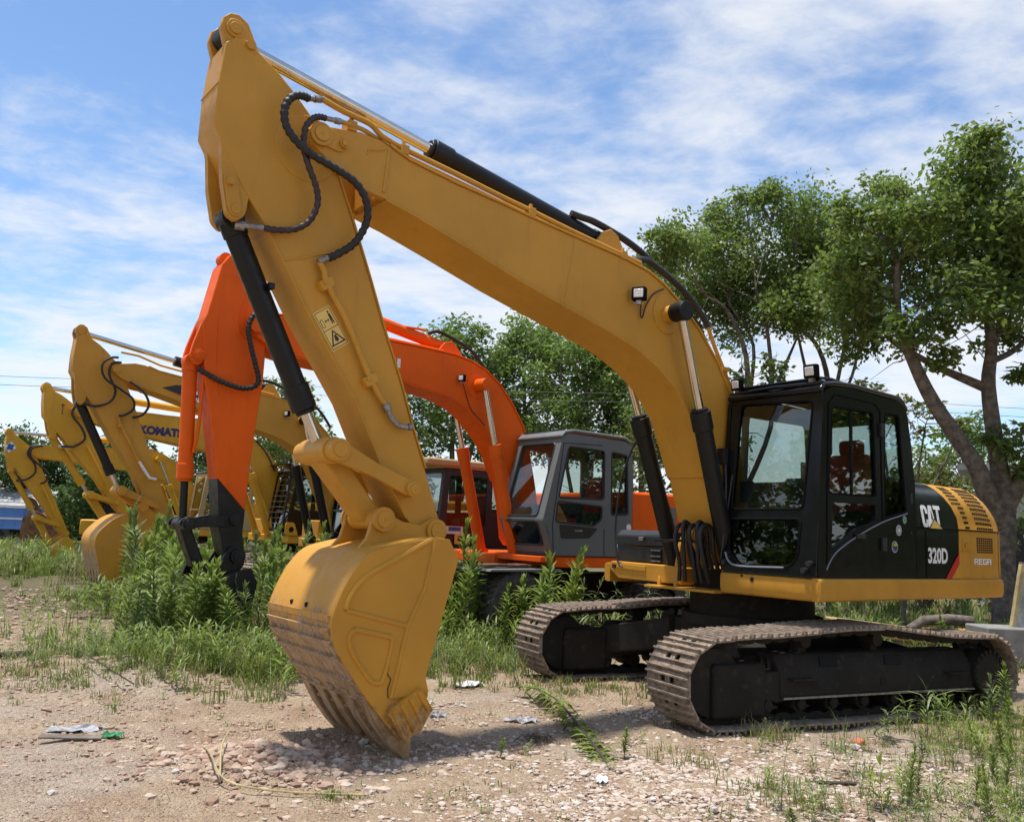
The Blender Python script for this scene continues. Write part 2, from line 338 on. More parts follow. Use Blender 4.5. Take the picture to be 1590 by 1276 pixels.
# ================================================================== excavators
F0, P0, T0 = (0.50, 1.50), (5.169, 4.228), (4.02, 1.52)     # boom foot, boom tip, stick tip (x forward, z up) of the front machine
BOOM_TOP = [(4.62, 4.318), (4.443, 4.256), (4.016, 4.194), (3.559, 4.15), (3.304, 4.118), (2.786, 4.066), (2.201, 4.01), (1.86, 3.952), (1.669, 3.878), (1.414, 3.731), (1.15, 3.524), (0.877, 3.245), (0.69, 2.969), (0.56, 2.62), (0.42, 2.1), (0.33, 1.7)]
BOOM_BOT = [(0.72, 1.42), (0.886, 1.821), (0.984, 2.123), (1.129, 2.45), (1.254, 2.70), (1.482, 2.943), (1.756, 3.113), (2.023, 3.231), (2.327, 3.318), (2.875, 3.449), (3.379, 3.575), (3.989, 3.751), (4.38, 3.858), (4.62, 3.91)]
STICK = [(5.877, 4.39), (5.877, 4.10), (5.66, 3.736), (5.447, 3.48), (5.122, 2.97), (4.717, 2.412), (4.479, 1.963), (4.248, 1.595), (4.13, 1.46), (4.02, 1.42), (3.945, 1.46), (3.93, 1.54), (3.972, 1.62), (4.11, 1.965), (4.233, 2.251), (4.356, 2.575), (4.533, 2.977), (4.671, 3.32), (4.844, 3.725), (5.0, 4.06), (5.148, 4.326), (5.207, 4.384), (5.346, 4.517), (5.463, 4.612), (5.608, 4.704), (5.69, 4.765), (5.78, 4.765), (5.85, 4.70)]
BUCKET = [(4.20, 1.465), (4.40, 1.43), (4.60, 1.385), (4.73, 1.335), (4.842, 1.212), (4.93, 1.035), (4.966, 0.877), (4.907, 0.719), (4.706, 0.446), (4.54, 0.254), (4.40, 0.11)]
def simil(a0, b0, a1, b1):
    A0, B0, A1, B1 = (complex(*p) for p in (a0, b0, a1, b1)); k = (B1 - A1) / (B0 - A0)
    def fn(p): w = A1 + k * (complex(p[0], p[1]) - A0); return (w.real, w.imag)
    fn.k = abs(k); return fn
def inset(poly, k, c=None): cx = sum(p[0] for p in poly) / len(poly); cz = sum(p[1] for p in poly) / len(poly); return [(cx + (a - cx) * k, cz + (b - cz) * k) for a, b in poly]
def ribbon(m, pts, y0, y1, th):
    """a plate of thickness th following the polyline pts"""
    n = len(pts); nr = []
    for i in range(n):
        a = Vector(pts[max(i - 1, 0)]); b = Vector(pts[min(i + 1, n - 1)]); d = (b - a).normalized(); nr.append(Vector((-d.y, d.x)))
    rings = []
    for p, q in zip(pts, nr):
        a = Vector(p); b = a + q * th; rings.append([(a.x, y0, a.y), (a.x, y1, a.y), (b.x, y1, b.y), (b.x, y0, b.y)])
    return m.loft(rings)
def pin(root, x, z, y0, y1, r, mat, lod=2, name='pin'):
    m = MB().cyl((x, y0, z), (x, y1, z), r, n=20)
    if lod > 1:
        m.cyl((x, y1 - 0.002, z), (x, y1 + 0.012, z), r * 0.66, n=18); m.cyl((x, y1 + 0.01, z), (x, y1 + 0.016, z), r * 0.13, n=8)
    return m.build(name, mat, root, 0.006 if lod > 1 else 0)
def hose(root, pts, r, mat='rubber_hose', name='hose', rib=True, lod=2, k=5):
    P = smooth_path(pts, k if lod > 1 else 3)
    if rib and lod > 1:
        Q = []; rr = []
        for i in range(len(P) - 1):
            n = max(2, int((P[i + 1] - P[i]).length / 0.011))
            for j in range(n): Q.append(P[i].lerp(P[i + 1], j / n))
        Q.append(P[-1]); rr = [r * (1.0 if (i // 2) % 2 else 0.83) for i in range(len(Q))]
        return MB().tube(Q, rr, 10).build(name, mat, root, smooth=60)
    return MB().tube(P, r, 8).build(name, mat, root, smooth=60)
def cylinder(root, a, b, y, rb, rr, frac, mat_b, lod=2, name='hydraulic_cylinder', eye=True, ya=None, rodmat='chrome', eyemat=None):
    """barrel from a to a point frac of the way to b, rod on to b"""
    A = Vector((a[0], y if ya is None else ya, a[1])); B = Vector((b[0], y, b[1])); Mx = A.lerp(B, frac); d = (B - A).normalized()
    m = MB().cyl(A, Mx, rb, n=20).cyl(Mx - d * 0.16, Mx + d * 0.02, rb * 1.16, n=20)
    if lod > 1: m.cyl(A + d * 0.02, A + d * 0.12, rb * 1.12, n=20).cyl(Mx + d * 0.02, Mx + d * 0.05, rb * 0.9, n=20)
    w = Vector((0, 1, 0)); m.cyl(A - w * rb * 1.0, A + w * rb * 1.0, rb * 1.05, n=18)
    o = m.build(name, mat_b, root, 0.006 if lod > 1 else 0)
    MB().cyl(Mx, B, rr, n=18).build('rod', rodmat, o)
    if eye: MB().cyl(B - w * rb * 0.95, B + w * rb * 0.95, rb * 1.0, n=18).build('rod_eye', eyemat or mat_b, o)
    return o
def work_lamp(root, pos, fwd, size=0.075):
    f = Vector(fwd).normalized(); s = f.cross(Vector((0, 0, 1))).normalized(); u = s.cross(f); p = Vector(pos)
    o = MB().obox(p, f * size * 0.55, s * size, u * size * 0.95).build('work_lamp', 'seal_black', root, 0.015)
    MB().obox(p + f * size * 0.56, f * 0.006, s * size * 0.66, u * size * 0.60).build('lens', 'lamp_lens', o, 0.01)
    MB().obox(p - u * size * 1.15, f * 0.02, s * size * 0.35, u * size * 0.35).build('bracket', 'steel_dull', o)
    return o

def build_arm(root, col, foot=F0, P=P0, T=T0, brot=0.0, lod=2, cylmat='black_arm', bucketmat=None, dirt='bucket_worn', bk=1.0):
    B = simil(F0, P0, foot, P); S = simil(P0, T0, P, T); k = B.k
    hw = 0.25
    # ---- boom
    top = [B(p) for p in BOOM_TOP]; bot = [B(p) for p in BOOM_BOT]
    bm = MB().prism(top + [B((0.36, 1.45)), B((0.5, 1.3)), B((0.64, 1.32))] + bot, -hw, hw)
    boom = bm.build('boom', col, root, 0.008 if lod > 1 else 0)
    rb = MB(); ribbon(rb, top[:-2], -hw - 0.016, hw + 0.016, -0.02); rb.build('top_flange', col, boom, 0.004 if lod > 1 else 0)
    rb = MB(); ribbon(rb, bot[2:], -hw - 0.012, hw + 0.012, -0.018); rb.build('bottom_flange', col, boom, 0.004 if lod > 1 else 0)
    ear = [B(p) for p in [(4.60, 4.308), (4.69, 4.335), (4.86, 4.348), (5.10, 4.31), (5.20, 4.31), (5.262, 4.245), (5.245, 4.165), (5.185, 4.125), (5.092, 4.061), (4.777, 3.925), (4.60, 3.902)]]
    for s in (-1, 1):
        MB().prism(ear, s * 0.20, s * (hw + 0.006)).build('fork_plate', col, boom, 0.006 if lod > 1 else 0)
    MB().prism([B(p) for p in [(4.66, 4.29), (4.66, 3.93), (4.61, 3.93), (4.61, 4.29)]], -0.2, 0.2).build('fork_web', col, boom)
    for s in (-1, 1):
        pin(boom, *B(P0), s * 0.2, s * (hw + 0.035), 0.085, col, lod, 'pin_boss')
    if lod > 1:
        y = hw + 0.007
        MB().prism(rpoly([B(p) for p in [(5.245, 4.27), (5.16, 4.305), (4.985, 4.27), (4.965, 4.18), (5.02, 4.14), (5.21, 4.17)]], 0.05), y, y + 0.014).build('pin_retainer', col, boom, 0.004)
        a = B((4.998, 4.205)); MB().cyl((a[0], y, a[1]), (a[0], y + 0.04, a[1]), 0.035, n=6).cyl((a[0], y + 0.03, a[1]), (a[0], y + 0.055, a[1]), 0.022, n=8).build('bolt', col, boom)
        # vertical crease of the boom nose and the weld seam further back
        MB().tube([(4.62, hw + 0.003, 4.30), (4.645, hw + 0.003, 3.95)], 0.016, 8).tube([(4.62, hw + 0.002, 4.30), (4.70, hw + 0.004, 4.26), (4.79, hw + 0.004, 4.235), (4.80, hw + 0.002, 4.20)], 0.011, 8).build('crease_weld', col, boom)
        MB().tube([(2.774, hw - 0.001, 4.044), (2.866, hw - 0.001, 3.455)], 0.008, 6).build('weld_seam', col, boom)
        MB().cyl((1.60, hw - 0.01, 3.60), (1.60, hw + 0.012, 3.60), 0.19, n=32).build('boss_plate', col, boom, 0.005)
    # boom cylinders
    eye = B((1.60, 3.595)); ft = (foot[0] + 0.42, foot[1] - 0.30) if lod < 2 else (0.64, 1.15)
    for s in (-1, 1):
        MB().cyl((eye[0], s * hw, eye[1]), (eye[0], s * 0.37, eye[1]), 0.085, 0.07, n=18).build('cylinder_pivot', col, boom)
        c = cylinder(root, ft, eye, s * 0.42, 0.085, 0.042, 0.63, cylmat, lod, 'boom_cylinder', ya=0.27 if (s > 0 and lod > 1) else None)
    # stick cylinder on top of the boom
    a = B((2.24, 4.20)); b = S((5.79, 4.825))
    cylinder(root, a, b, 0.0, 0.082, 0.045, 0.52, cylmat, lod, 'stick_cylinder')
    for s in (-1, 1):
        MB().prism([B(p) for p in [(2.50, 4.03), (2.32, 4.26), (2.24, 4.30), (2.15, 4.26), (1.98, 4.0)]], s * 0.10, s * 0.14).build('cylinder_bracket', col, boom, 0.006 if lod > 1 else 0)
    # ---- stick
    sw = 0.17; st = [S(p) for p in STICK]
    stick = MB().prism(st, -sw, sw).build('stick', col, root, 0.008 if lod > 1 else 0)
    if lod > 1:
        fr = [S(p) for p in STICK[3:8]]; rb = MB(); ribbon(rb, fr, -sw - 0.014, sw + 0.014, 0.012); rb.build('front_flange', col, stick, 0.003)
        rr_ = [S(p) for p in STICK[13:20]]; rb = MB(); ribbon(rb, rr_, -sw - 0.014, sw + 0.014, 0.012); rb.build('rear_flange', col, stick, 0.003)
    for s in (-1, 1):
        MB().prism([S(p) for p in [(5.84, 4.66), (5.885, 4.80), (5.875, 4.88), (5.83, 4.93), (5.77, 4.94), (5.70, 4.90), (5.67, 4.84), (5.60, 4.70), (5.56, 4.60)]], s * 0.095, s * 0.145).build('top_lug', col, stick, 0.006 if lod > 1 else 0)
        MB().prism(rpoly([S(p) for p in [(5.88, 4.14), (5.82, 4.0), (5.795, 3.75), (5.745, 3.54), (5.68, 3.49), (5.62, 3.545), (5.60, 3.72), (5.74, 3.98)]], 0.03), s * 0.105, s * 0.165).build('cylinder_lug', col, stick, 0.006 if lod > 1 else 0)
    pin(stick, *S((5.79, 4.825)), -0.16, 0.16, 0.062, col, lod); pin(stick, *S((5.69, 3.57)), -0.175, 0.178, 0.05, col, lod)
    if lod > 1:
        y = 0.145
        MB().prism(rpoly([(5.85, 4.88), (5.77, 4.90), (5.71, 4.84), (5.635, 4.765), (5.65, 4.69), (5.72, 4.70), (5.80, 4.77)], 0.04), y, y + 0.014).build('pin_retainer', col, stick, 0.004)
        MB().cyl((5.683, y, 4.735), (5.683, y + 0.05, 4.735), 0.035, n=6).build('bolt', col, stick)
        MB().prism(rpoly([(5.79, 3.79), (5.70, 3.80), (5.655, 3.60), (5.69, 3.53), (5.745, 3.56)], 0.035), 0.165, 0.18).build('pin_retainer', col, stick, 0.004)
        MB().cyl((5.745, 0.17, 3.745), (5.745, 0.215, 3.745), 0.03, n=6).build('bolt', col, stick)
        y = sw
        MB().tube([(5.335, y - 0.002, 3.302), (5.2, y, 3.345), (4.80, y - 0.002, 3.515)], 0.010, 8).build('weld_seam', col, stick)
        MB().cyl((5.22, y - 0.004, 4.14), (5.22, y + 0.007, 4.14), 0.24, n=48).build('boss_plate', col, stick, 0.006)
        MB().tube([(5.877, sw - 0.0, 4.40), (5.877, -sw, 4.40)], 0.006, 6).build('weld_seam', col, stick)
    # ---- bucket cylinder and links
    Q = S((4.875, 2.035)); b0 = S((5.665, 3.55))
    Rm = math.radians(brot); cT, sT = math.cos(Rm), math.sin(Rm)
    def K(p): dx, dz = (p[0] - T0[0]) * bk, (p[1] - T0[1]) * bk; return (T[0] + dx * cT - dz * sT, T[1] + dx * sT + dz * cT)
    cylinder(root, b0, Q, 0.0, 0.078, 0.042, 0.80, cylmat, lod, 'bucket_cylinder')
    Ln = S((4.263, 1.80)); Lb = K((4.475, 1.575))
    for s in (-1, 1):
        d = (Vector(Ln) - Vector(Q)).normalized(); n_ = Vector((-d.y, d.x)); w0, w1 = 0.075, 0.05; m_ = Vector(Q).lerp(Vector(Ln), 0.5)
        pl = [tuple(Vector(Q) - d * 0.05 + n_ * 0.05), tuple(Vector(Q) + n_ * w0), tuple(m_ + n_ * w1), tuple(Vector(Ln) + n_ * 0.06), tuple(Vector(Ln) + d * 0.07), tuple(Vector(Ln) - n_ * 0.06), tuple(m_ - n_ * w1), tuple(Vector(Q) - n_ * w0), tuple(Vector(Q) - d * 0.08)]
        MB().prism(rpoly(pl, 0.04), s * 0.215, s * 0.265).build('tipping_link', col, root, 0.006 if lod > 1 else 0)
        pin(root, *Q, s * 0.10, s * 0.31, 0.078, col, lod); pin(root, *Ln, s * 0.17, s * 0.30, 0.058, col, lod)
    hd = (Vector(Lb) - Vector(Q)); L_ = hd.length; hd.normalize(); hn = Vector((-hd.y, hd.x))
    hp = [tuple(Vector(Q) + hn * 0.085), tuple(Vector(Q) + hd * 0.3 + hn * 0.075), tuple(Vector(Lb) + hn * 0.07), tuple(Vector(Lb) - hn * 0.07), tuple(Vector(Q) + hd * 0.3 - hn * 0.075), tuple(Vector(Q) - hn * 0.085)]
    hl = MB().prism(hp, -0.12, 0.12).build('bucket_link', col, root, 0.02 if lod > 1 else 0)
    MB().cyl((Q[0], -0.21, Q[1]), (Q[0], 0.21, Q[1]), 0.095, n=22).build('link_boss', col, hl, 0.006 if lod > 1 else 0); MB().cyl((Lb[0], -0.17, Lb[1]), (Lb[0], 0.17, Lb[1]), 0.075, n=22).build('link_boss', col, hl, 0.006 if lod > 1 else 0)
    # ---- bucket
    bc = bucketmat or ('bucket_side' if lod > 1 else col); bw = 0.50; prof = [K(p) for p in BUCKET]; sm = [tuple(p) for p in smooth_path([(a, b, 0) for a, b in prof], 3)]; sm = [(p[0], p[1]) for p in sm]
    shell = MB(); ribbon(shell, sm, -bw, bw, -0.03)
    bucket = shell.build('bucket', bucketmat or dirt, root, smooth=50)
    if lod > 1: bucket.location = (0, 0, 0)
    side = [K(p) for p in [(4.10, 1.455), (4.015, 1.314), (4.242, 0.52), (4.20, 0.40), (4.27, 0.20), (4.40, 0.105)]] + [tuple(p) for p in reversed([q_ for q_ in sm][:-1])]
    for s in (-1, 1):
        MB().prism(side, s * (bw - 0.002), s * (bw + 0.022)).build('side_plate', bc, bucket, 0.006 if lod > 1 else 0)
    e = [K(p) for p in [(4.78, 1.29), (4.66, 1.355), (4.585, 1.44), (4.558, 1.54), (4.555, 1.60), (4.52, 1.65), (4.47, 1.662), (4.415, 1.64), (4.385, 1.60), (4.30, 1.565), (4.15, 1.545), (4.05, 1.60), (3.97, 1.58), (3.94, 1.50), (4.0, 1.42), (4.20, 1.38), (4.5, 1.30)]]
    for s in (-1, 1):
        MB().prism(e, s * 0.185, s * 0.225).build('hinge_plate', bc, bucket, 0.006 if lod > 1 else 0)
        pin(bucket, *Lb, s * 0.225, s * 0.262, 0.088, bc, lod, 'pin_boss'); pin(bucket, *K((4.02, 1.51)), s * 0.225, s * 0.25, 0.085, bc, lod, 'pin_boss')
    for i in range(5):
        yc = -0.44 + 0.22 * i
        tp = [K(p) for p in [(4.70, 0.43), (4.585, 0.235), (4.46, 0.08), (4.335, -0.035), (4.305, -0.025), (4.30, 0.15), (4.40, 0.30), (4.62, 0.39)]]
        o = MB().prism(tp, yc - 0.055, yc + 0.055).build('tooth', dirt if not bucketmat else bucketmat, bucket, 0.008 if lod > 1 else 0)
    if lod > 1:
        y = bw + 0.022
        # raised borders of the side panel
        MB().tube([(4.205, y, 1.462), (4.28, y, 1.101), (4.398, y, 0.86), (4.495, y, 0.40)], 0.019, 8).tube([(4.868, y, 0.978), (4.398, y, 0.862)], 0.016, 8).build('side_rib', bc, bucket)
        MB().tube(smooth_path([(4.246, y, 1.445), (4.556, y, 1.290), (4.739, y, 1.192), (4.842, y, 1.069), (4.87, y, 0.985)], 4), 0.02, 8).build('side_rib', bc, bucket)
        MB().tube(smooth_path([(4.80, y, 0.855), (4.56, y, 0.803), (4.512, y, 0.76), (4.567, y, 0.523), (4.618, y, 0.505), (4.671, y, 0.535), (4.80, y, 0.70), (4.835, y, 0.80), (4.80, y, 0.855)], 4), 0.018, 8).build('side_rib', bc, bucket)
        MB().prism([(4.205, 1.462), (4.10, 1.455), (4.015, 1.314), (4.242, 0.52), (4.21, 0.42), (4.30, 0.40), (4.485, 0.40), (4.39, 0.86), (4.272, 1.10)], y - 0.002, y + 0.018).build('edge_plate', bc, bucket, 0.004)
        # side cutter with ribs
        sc_ = MB().prism([(4.53, 0.30), (4.50, 0.345), (4.31, 0.45), (4.20, 0.30), (4.28, 0.17), (4.40, 0.12)], y, y + 0.055).build('side_cutter', bc, bucket, 0.006)
        for i in range(4):
            t = i / 3.0; a = Vector((4.505, 0.335)).lerp(Vector((4.315, 0.44)), t); b = Vector((4.385, 0.13)).lerp(Vector((4.215, 0.30)), t)
            MB().tube([(a.x, y + 0.05, a.y), (b.x, y + 0.05, b.y)], 0.026, 8).build('cutter_rib', bc, bucket)
        # wear bars across the lower back
        for i in range(8):
            t = 0.555 + i * 0.053; j = t * (len(sm) - 1); i0 = int(j); p = Vector(sm[i0]).lerp(Vector(sm[min(i0 + 1, len(sm) - 1)]), j - i0); d = (Vector(sm[min(i0 + 1, len(sm) - 1)]) - Vector(sm[i0])).normalized(); n_ = Vector((d.y, -d.x))
            if n_.x < 0: n_ = -n_
            e0 = p + d * 0.004; e1 = p + d * 0.05
            MB().prism([tuple(e0 - n_ * 0.01), tuple(e0 + n_ * 0.024), tuple(e1 + n_ * 0.008), tuple(e1 - n_ * 0.01)], -bw + 0.01, bw - 0.01).build('wear_bar', dirt, bucket, 0.003)
        for i in range(4):
            yc = -0.33 + 0.22 * i
            MB().prism([(4.66, 0.42), (4.56, 0.30), (4.44, 0.155), (4.42, 0.165), (4.54, 0.325), (4.645, 0.43)], yc - 0.03, yc + 0.03).build('wear_strip', dirt, bucket, 0.004)
        for yy in (-0.14, 0.10):
            MB().cyl((4.90, yy, 0.985), (4.957, yy, 0.975), 0.019, n=12).build('drain_hole', 'dark_hole', bucket)
        MB().tube([(4.523, y + 0.004, 0.62), (4.535, y + 0.004, 0.56), (4.505, y + 0.004, 0.52), (4.525, y + 0.004, 0.46), (4.52, y + 0.004, 0.40)], 0.004, 5).tube([(4.36, y + 0.012, 0.55), (4.375, y + 0.012, 0.50), (4.33, y + 0.012, 0.53)], 0.004, 5).build('rust_crack', 'rust', bucket)
        MB().cyl((4.428, y, 0.515), (4.428, y + 0.013, 0.515), 0.014, n=12).build('bolt_hole', 'dark_hole', bucket)
    return dict(boom=boom, stick=stick, bucket=bucket, B=B, S=S, K=K)

# ---- tracks
def shoe_mesh(w, pitch):
    m = MB(); h = pitch * 0.5
    fn = lambda a, b, t: (a, b, t)
    m.plate([(-h * 0.97, -w / 2), (h * 0.97, -w / 2), (h * 0.97, w / 2), (-h * 0.97, w / 2)], [[(-0.004, -0.085), (0.05, -0.085), (0.05, -0.02), (-0.004, -0.02)], [(-0.004, 0.035), (0.05, 0.035), (0.05, 0.10), (-0.004, 0.10)]], -0.009, 0.006, fn)
    for cx_ in (-h * 0.82, -h * 0.1, h * 0.66):
        m.prism([(cx_ - 0.013, 0.004), (cx_ + 0.013, 0.004), (cx_ + 0.007, 0.03), (cx_ - 0.007, 0.03)], -w / 2, w / 2)
    for yy in (-0.11, 0.125): m.box(-0.03, -0.008, yy - 0.011, yy + 0.011, 0.005, 0.017)
    me = m.mesh('track_shoe', 30); me.materials.append(MATS['track_steel']); return me
def link_mesh_():
    m = MB()
    for yy in (-0.085, 0.085): m.prism([(-0.098, -0.012), (0.098, -0.012), (0.09, -0.055), (0.04, -0.075), (-0.04, -0.075), (-0.09, -0.055)], yy - 0.022, yy + 0.022)
    me = m.mesh('track_link', 30); me.materials.append(MATS['undercarriage_black']); return me
SHOE = shoe_mesh(0.568, 0.19); LINKM = link_mesh_()
def track_loop(top_pts, xf, xr, r, zc, n):
    """closed polyline: bottom run, front wheel, top run, rear wheel; returns n points with tangents"""
    pts = [(xr + 0.02, zc - r)] + [(xr + (xf - xr) * i / 10, zc - r) for i in range(1, 10)]
    pts += arc(xf, zc, r, -90, 80, 14) + top_pts + arc(xr, zc, r * 0.97, 100, 262, 14)
    P = [Vector(p) for p in pts]; P.append(P[0]); L = [0]
    for i in range(len(P) - 1): L.append(L[-1] + (P[i + 1] - P[i]).length)
    out = []
    for i in range(n):
        s = L[-1] * i / n
        j = max(k for k in range(len(L) - 1) if L[k] <= s); t = (s - L[j]) / max(1e-9, L[j + 1] - L[j])
        s2 = (s + 0.06) % L[-1]; s1 = (s - 0.06) % L[-1]
        def at(q): j_ = max(k for k in range(len(L) - 1) if L[k] <= q); return P[j_].lerp(P[j_ + 1], (q - L[j_]) / max(1e-9, L[j_ + 1] - L[j_]))
        out.append((at(s), (at(s2) - at(s1)).normalized()))
    return out
def build_track(root, yc, rz, side, z0=0.03):
    xf, xr, r, zc = 1.565, -1.60, 0.345, z0 + 0.36
    fr = MB()
    o_ = side            # +1: outside is +y
    yo = yc + o_ * 0.17
    # longitudinal frame with sloping top
    rings = []
    for x in (-1.42, 0.92):
        rings.append([(x, yc - 0.2, 0.25), (x, yc + 0.2, 0.25), (x, yc + 0.2, 0.45), (x, yc + 0.1, 0.60), (x, yc - 0.1, 0.60), (x, yc - 0.2, 0.45)])
    fr.loft(rings)
    fr.box(0.85, 1.10, yc - 0.18, yc + 0.18, 0.22, 0.47)
    t = fr.build('track_frame', 'undercarriage_black', root, 0.02); t.rotation_euler = (0, 0, rz)
    MB().box(1.06, 1.60, yc + o_ * 0.04, yc + o_ * 0.19, 0.11, 0.54).build('idler_guard', 'undercarriage_black', t, 0.03)
    MB().box(1.06, 1.58, yc - o_ * 0.19, yc - o_ * 0.04, 0.11, 0.54).build('idler_guard', 'undercarriage_black', t, 0.03)
    MB().box(-1.42, 0.9, yc + o_ * 0.19, yc + o_ * 0.215, 0.243, 0.262).build('frame_rail', 'steel_dull', t, 0.003)
    for x in (-1.15, 0.72): MB().box(x - 0.13, x + 0.13, yc + o_ * 0.19, yc + o_ * 0.27, 0.40, 0.415).build('step', 'undercarriage_black', t, 0.004)
    for x in (-0.25, 0.55): MB().box(x - 0.035, x + 0.035, yc + o_ * 0.195, yc + o_ * 0.204, 0.32, 0.385).build('frame_slot', 'dark_hole', t)
    for x in (-0.42, 0.35):
        MB().obox((x, yc + o_ * 0.15, 0.53), (0.10, 0, 0), (0.02, o_ * 0.025, -0.0375), (0, o_ * 0.0075, 0.006)).build('frame_slot', 'dark_hole', t)
    MB().cyl((xf, yc - 0.14, zc), (xf, yc + 0.14, zc), r - 0.075, n=32).cyl((xf, yc - 0.05, zc), (xf, yc + 0.05, zc), r - 0.05, n=32).build('idler', 'undercarriage_black', t)
    sp_ = MB(); nt_ = 21; ring = []
    for i in range(nt_ * 4): a = 2 * PI * i / (nt_ * 4); rr = (r - 0.05) if (i % 4) in (1, 2) else r - 0.10; ring.append((xr + rr * math.cos(a), zc + rr * math.sin(a)))
    sp_.prism(ring, yc - 0.035, yc + 0.035); s_ = sp_.build('sprocket', 'undercarriage_black', t)
    MB().cyl((xr, yc, zc), (xr, yc + o_ * 0.235, zc), 0.215, 0.205, n=36).build('final_drive', 'undercarriage_black', t, 0.012)
    for i in range(20):
        a = 2 * PI * i / 20; MB().obox((xr + 0.195 * math.cos(a), yc + o_ * 0.238, zc + 0.195 * math.sin(a)), (0.022 * math.cos(a), 0, 0.022 * math.sin(a)), (0, 0.012, 0), (-0.012 * math.sin(a), 0, 0.012 * math.cos(a))).build('drive_bolt', 'undercarriage_black', t)
    for i in range(7):
        x = -1.12 + i * 0.36; MB().cyl((x, yc - 0.15, z0 + 0.165), (x, yc + 0.15, z0 + 0.165), 0.07, n=18).cyl((x, yc + o_ * 0.15, z0 + 0.165), (x, yc + o_ * 0.19, z0 + 0.165), 0.045, n=14).build('roller', 'undercarriage_black', t)
    for x in (-0.3, 0.55): MB().cyl((x, yc - 0.1, 0.70), (x, yc + 0.1, 0.70), 0.06, n=14).box(x - 0.04, x + 0.04, yc - 0.05, yc + 0.05, 0.55, 0.7).build('carrier_roller', 'undercarriage_black', t)
    top = [(1.40, 0.748), (1.05, 0.757), (0.6, 0.786), (0.15, 0.808), (-0.27, 0.812), (-0.72, 0.77), (-1.05, 0.732), (-1.4, 0.725)]
    for p, d in track_loop(top, xf, xr, r, zc, 46):
        o = link_mesh('track_shoe', SHOE, t); nrm = Vector((d.y, -d.x))
        jz = R.uniform(-0.004, 0.004); ja = R.uniform(-0.02, 0.02)
        X = Vector((d.x, 0, d.y)); Z = Vector((nrm.x, 0, nrm.y)); Y = Z.cross(X)
        Mx = Matrix((X, Y, Z)).transposed().to_4x4(); Mx.translation = (p.x + nrm.x * jz, yc, p.y + nrm.y * jz); o.matrix_local = Mx @ Matrix.Rotation(ja, 4, 'Y')
        l_ = link_mesh('track_link', LINKM, t); l_.matrix_local = Mx
    return t
# ---- house and cab of the front machine
YL = 1.33
def side_y(y):            # map (a, b, t): a = x, b = z on a side at height y
    return lambda a, b, t: (a, y + t, b)
def pane(root, poly, fn, mat='cab_glass', name='window_pane'):
    return MB().prism(poly, -0.003, 0.003, fn).build(name, mat, root, smooth=0)
def disc(root, x, z, y, r, mat, name='sticker', n=28):
    vs = [(x + r * math.cos(2 * PI * i / n), y, z + r * math.sin(2 * PI * i / n)) for i in range(n)]
    return MB().add(vs, [tuple(range(n))]).build(name, mat, root, smooth=0)

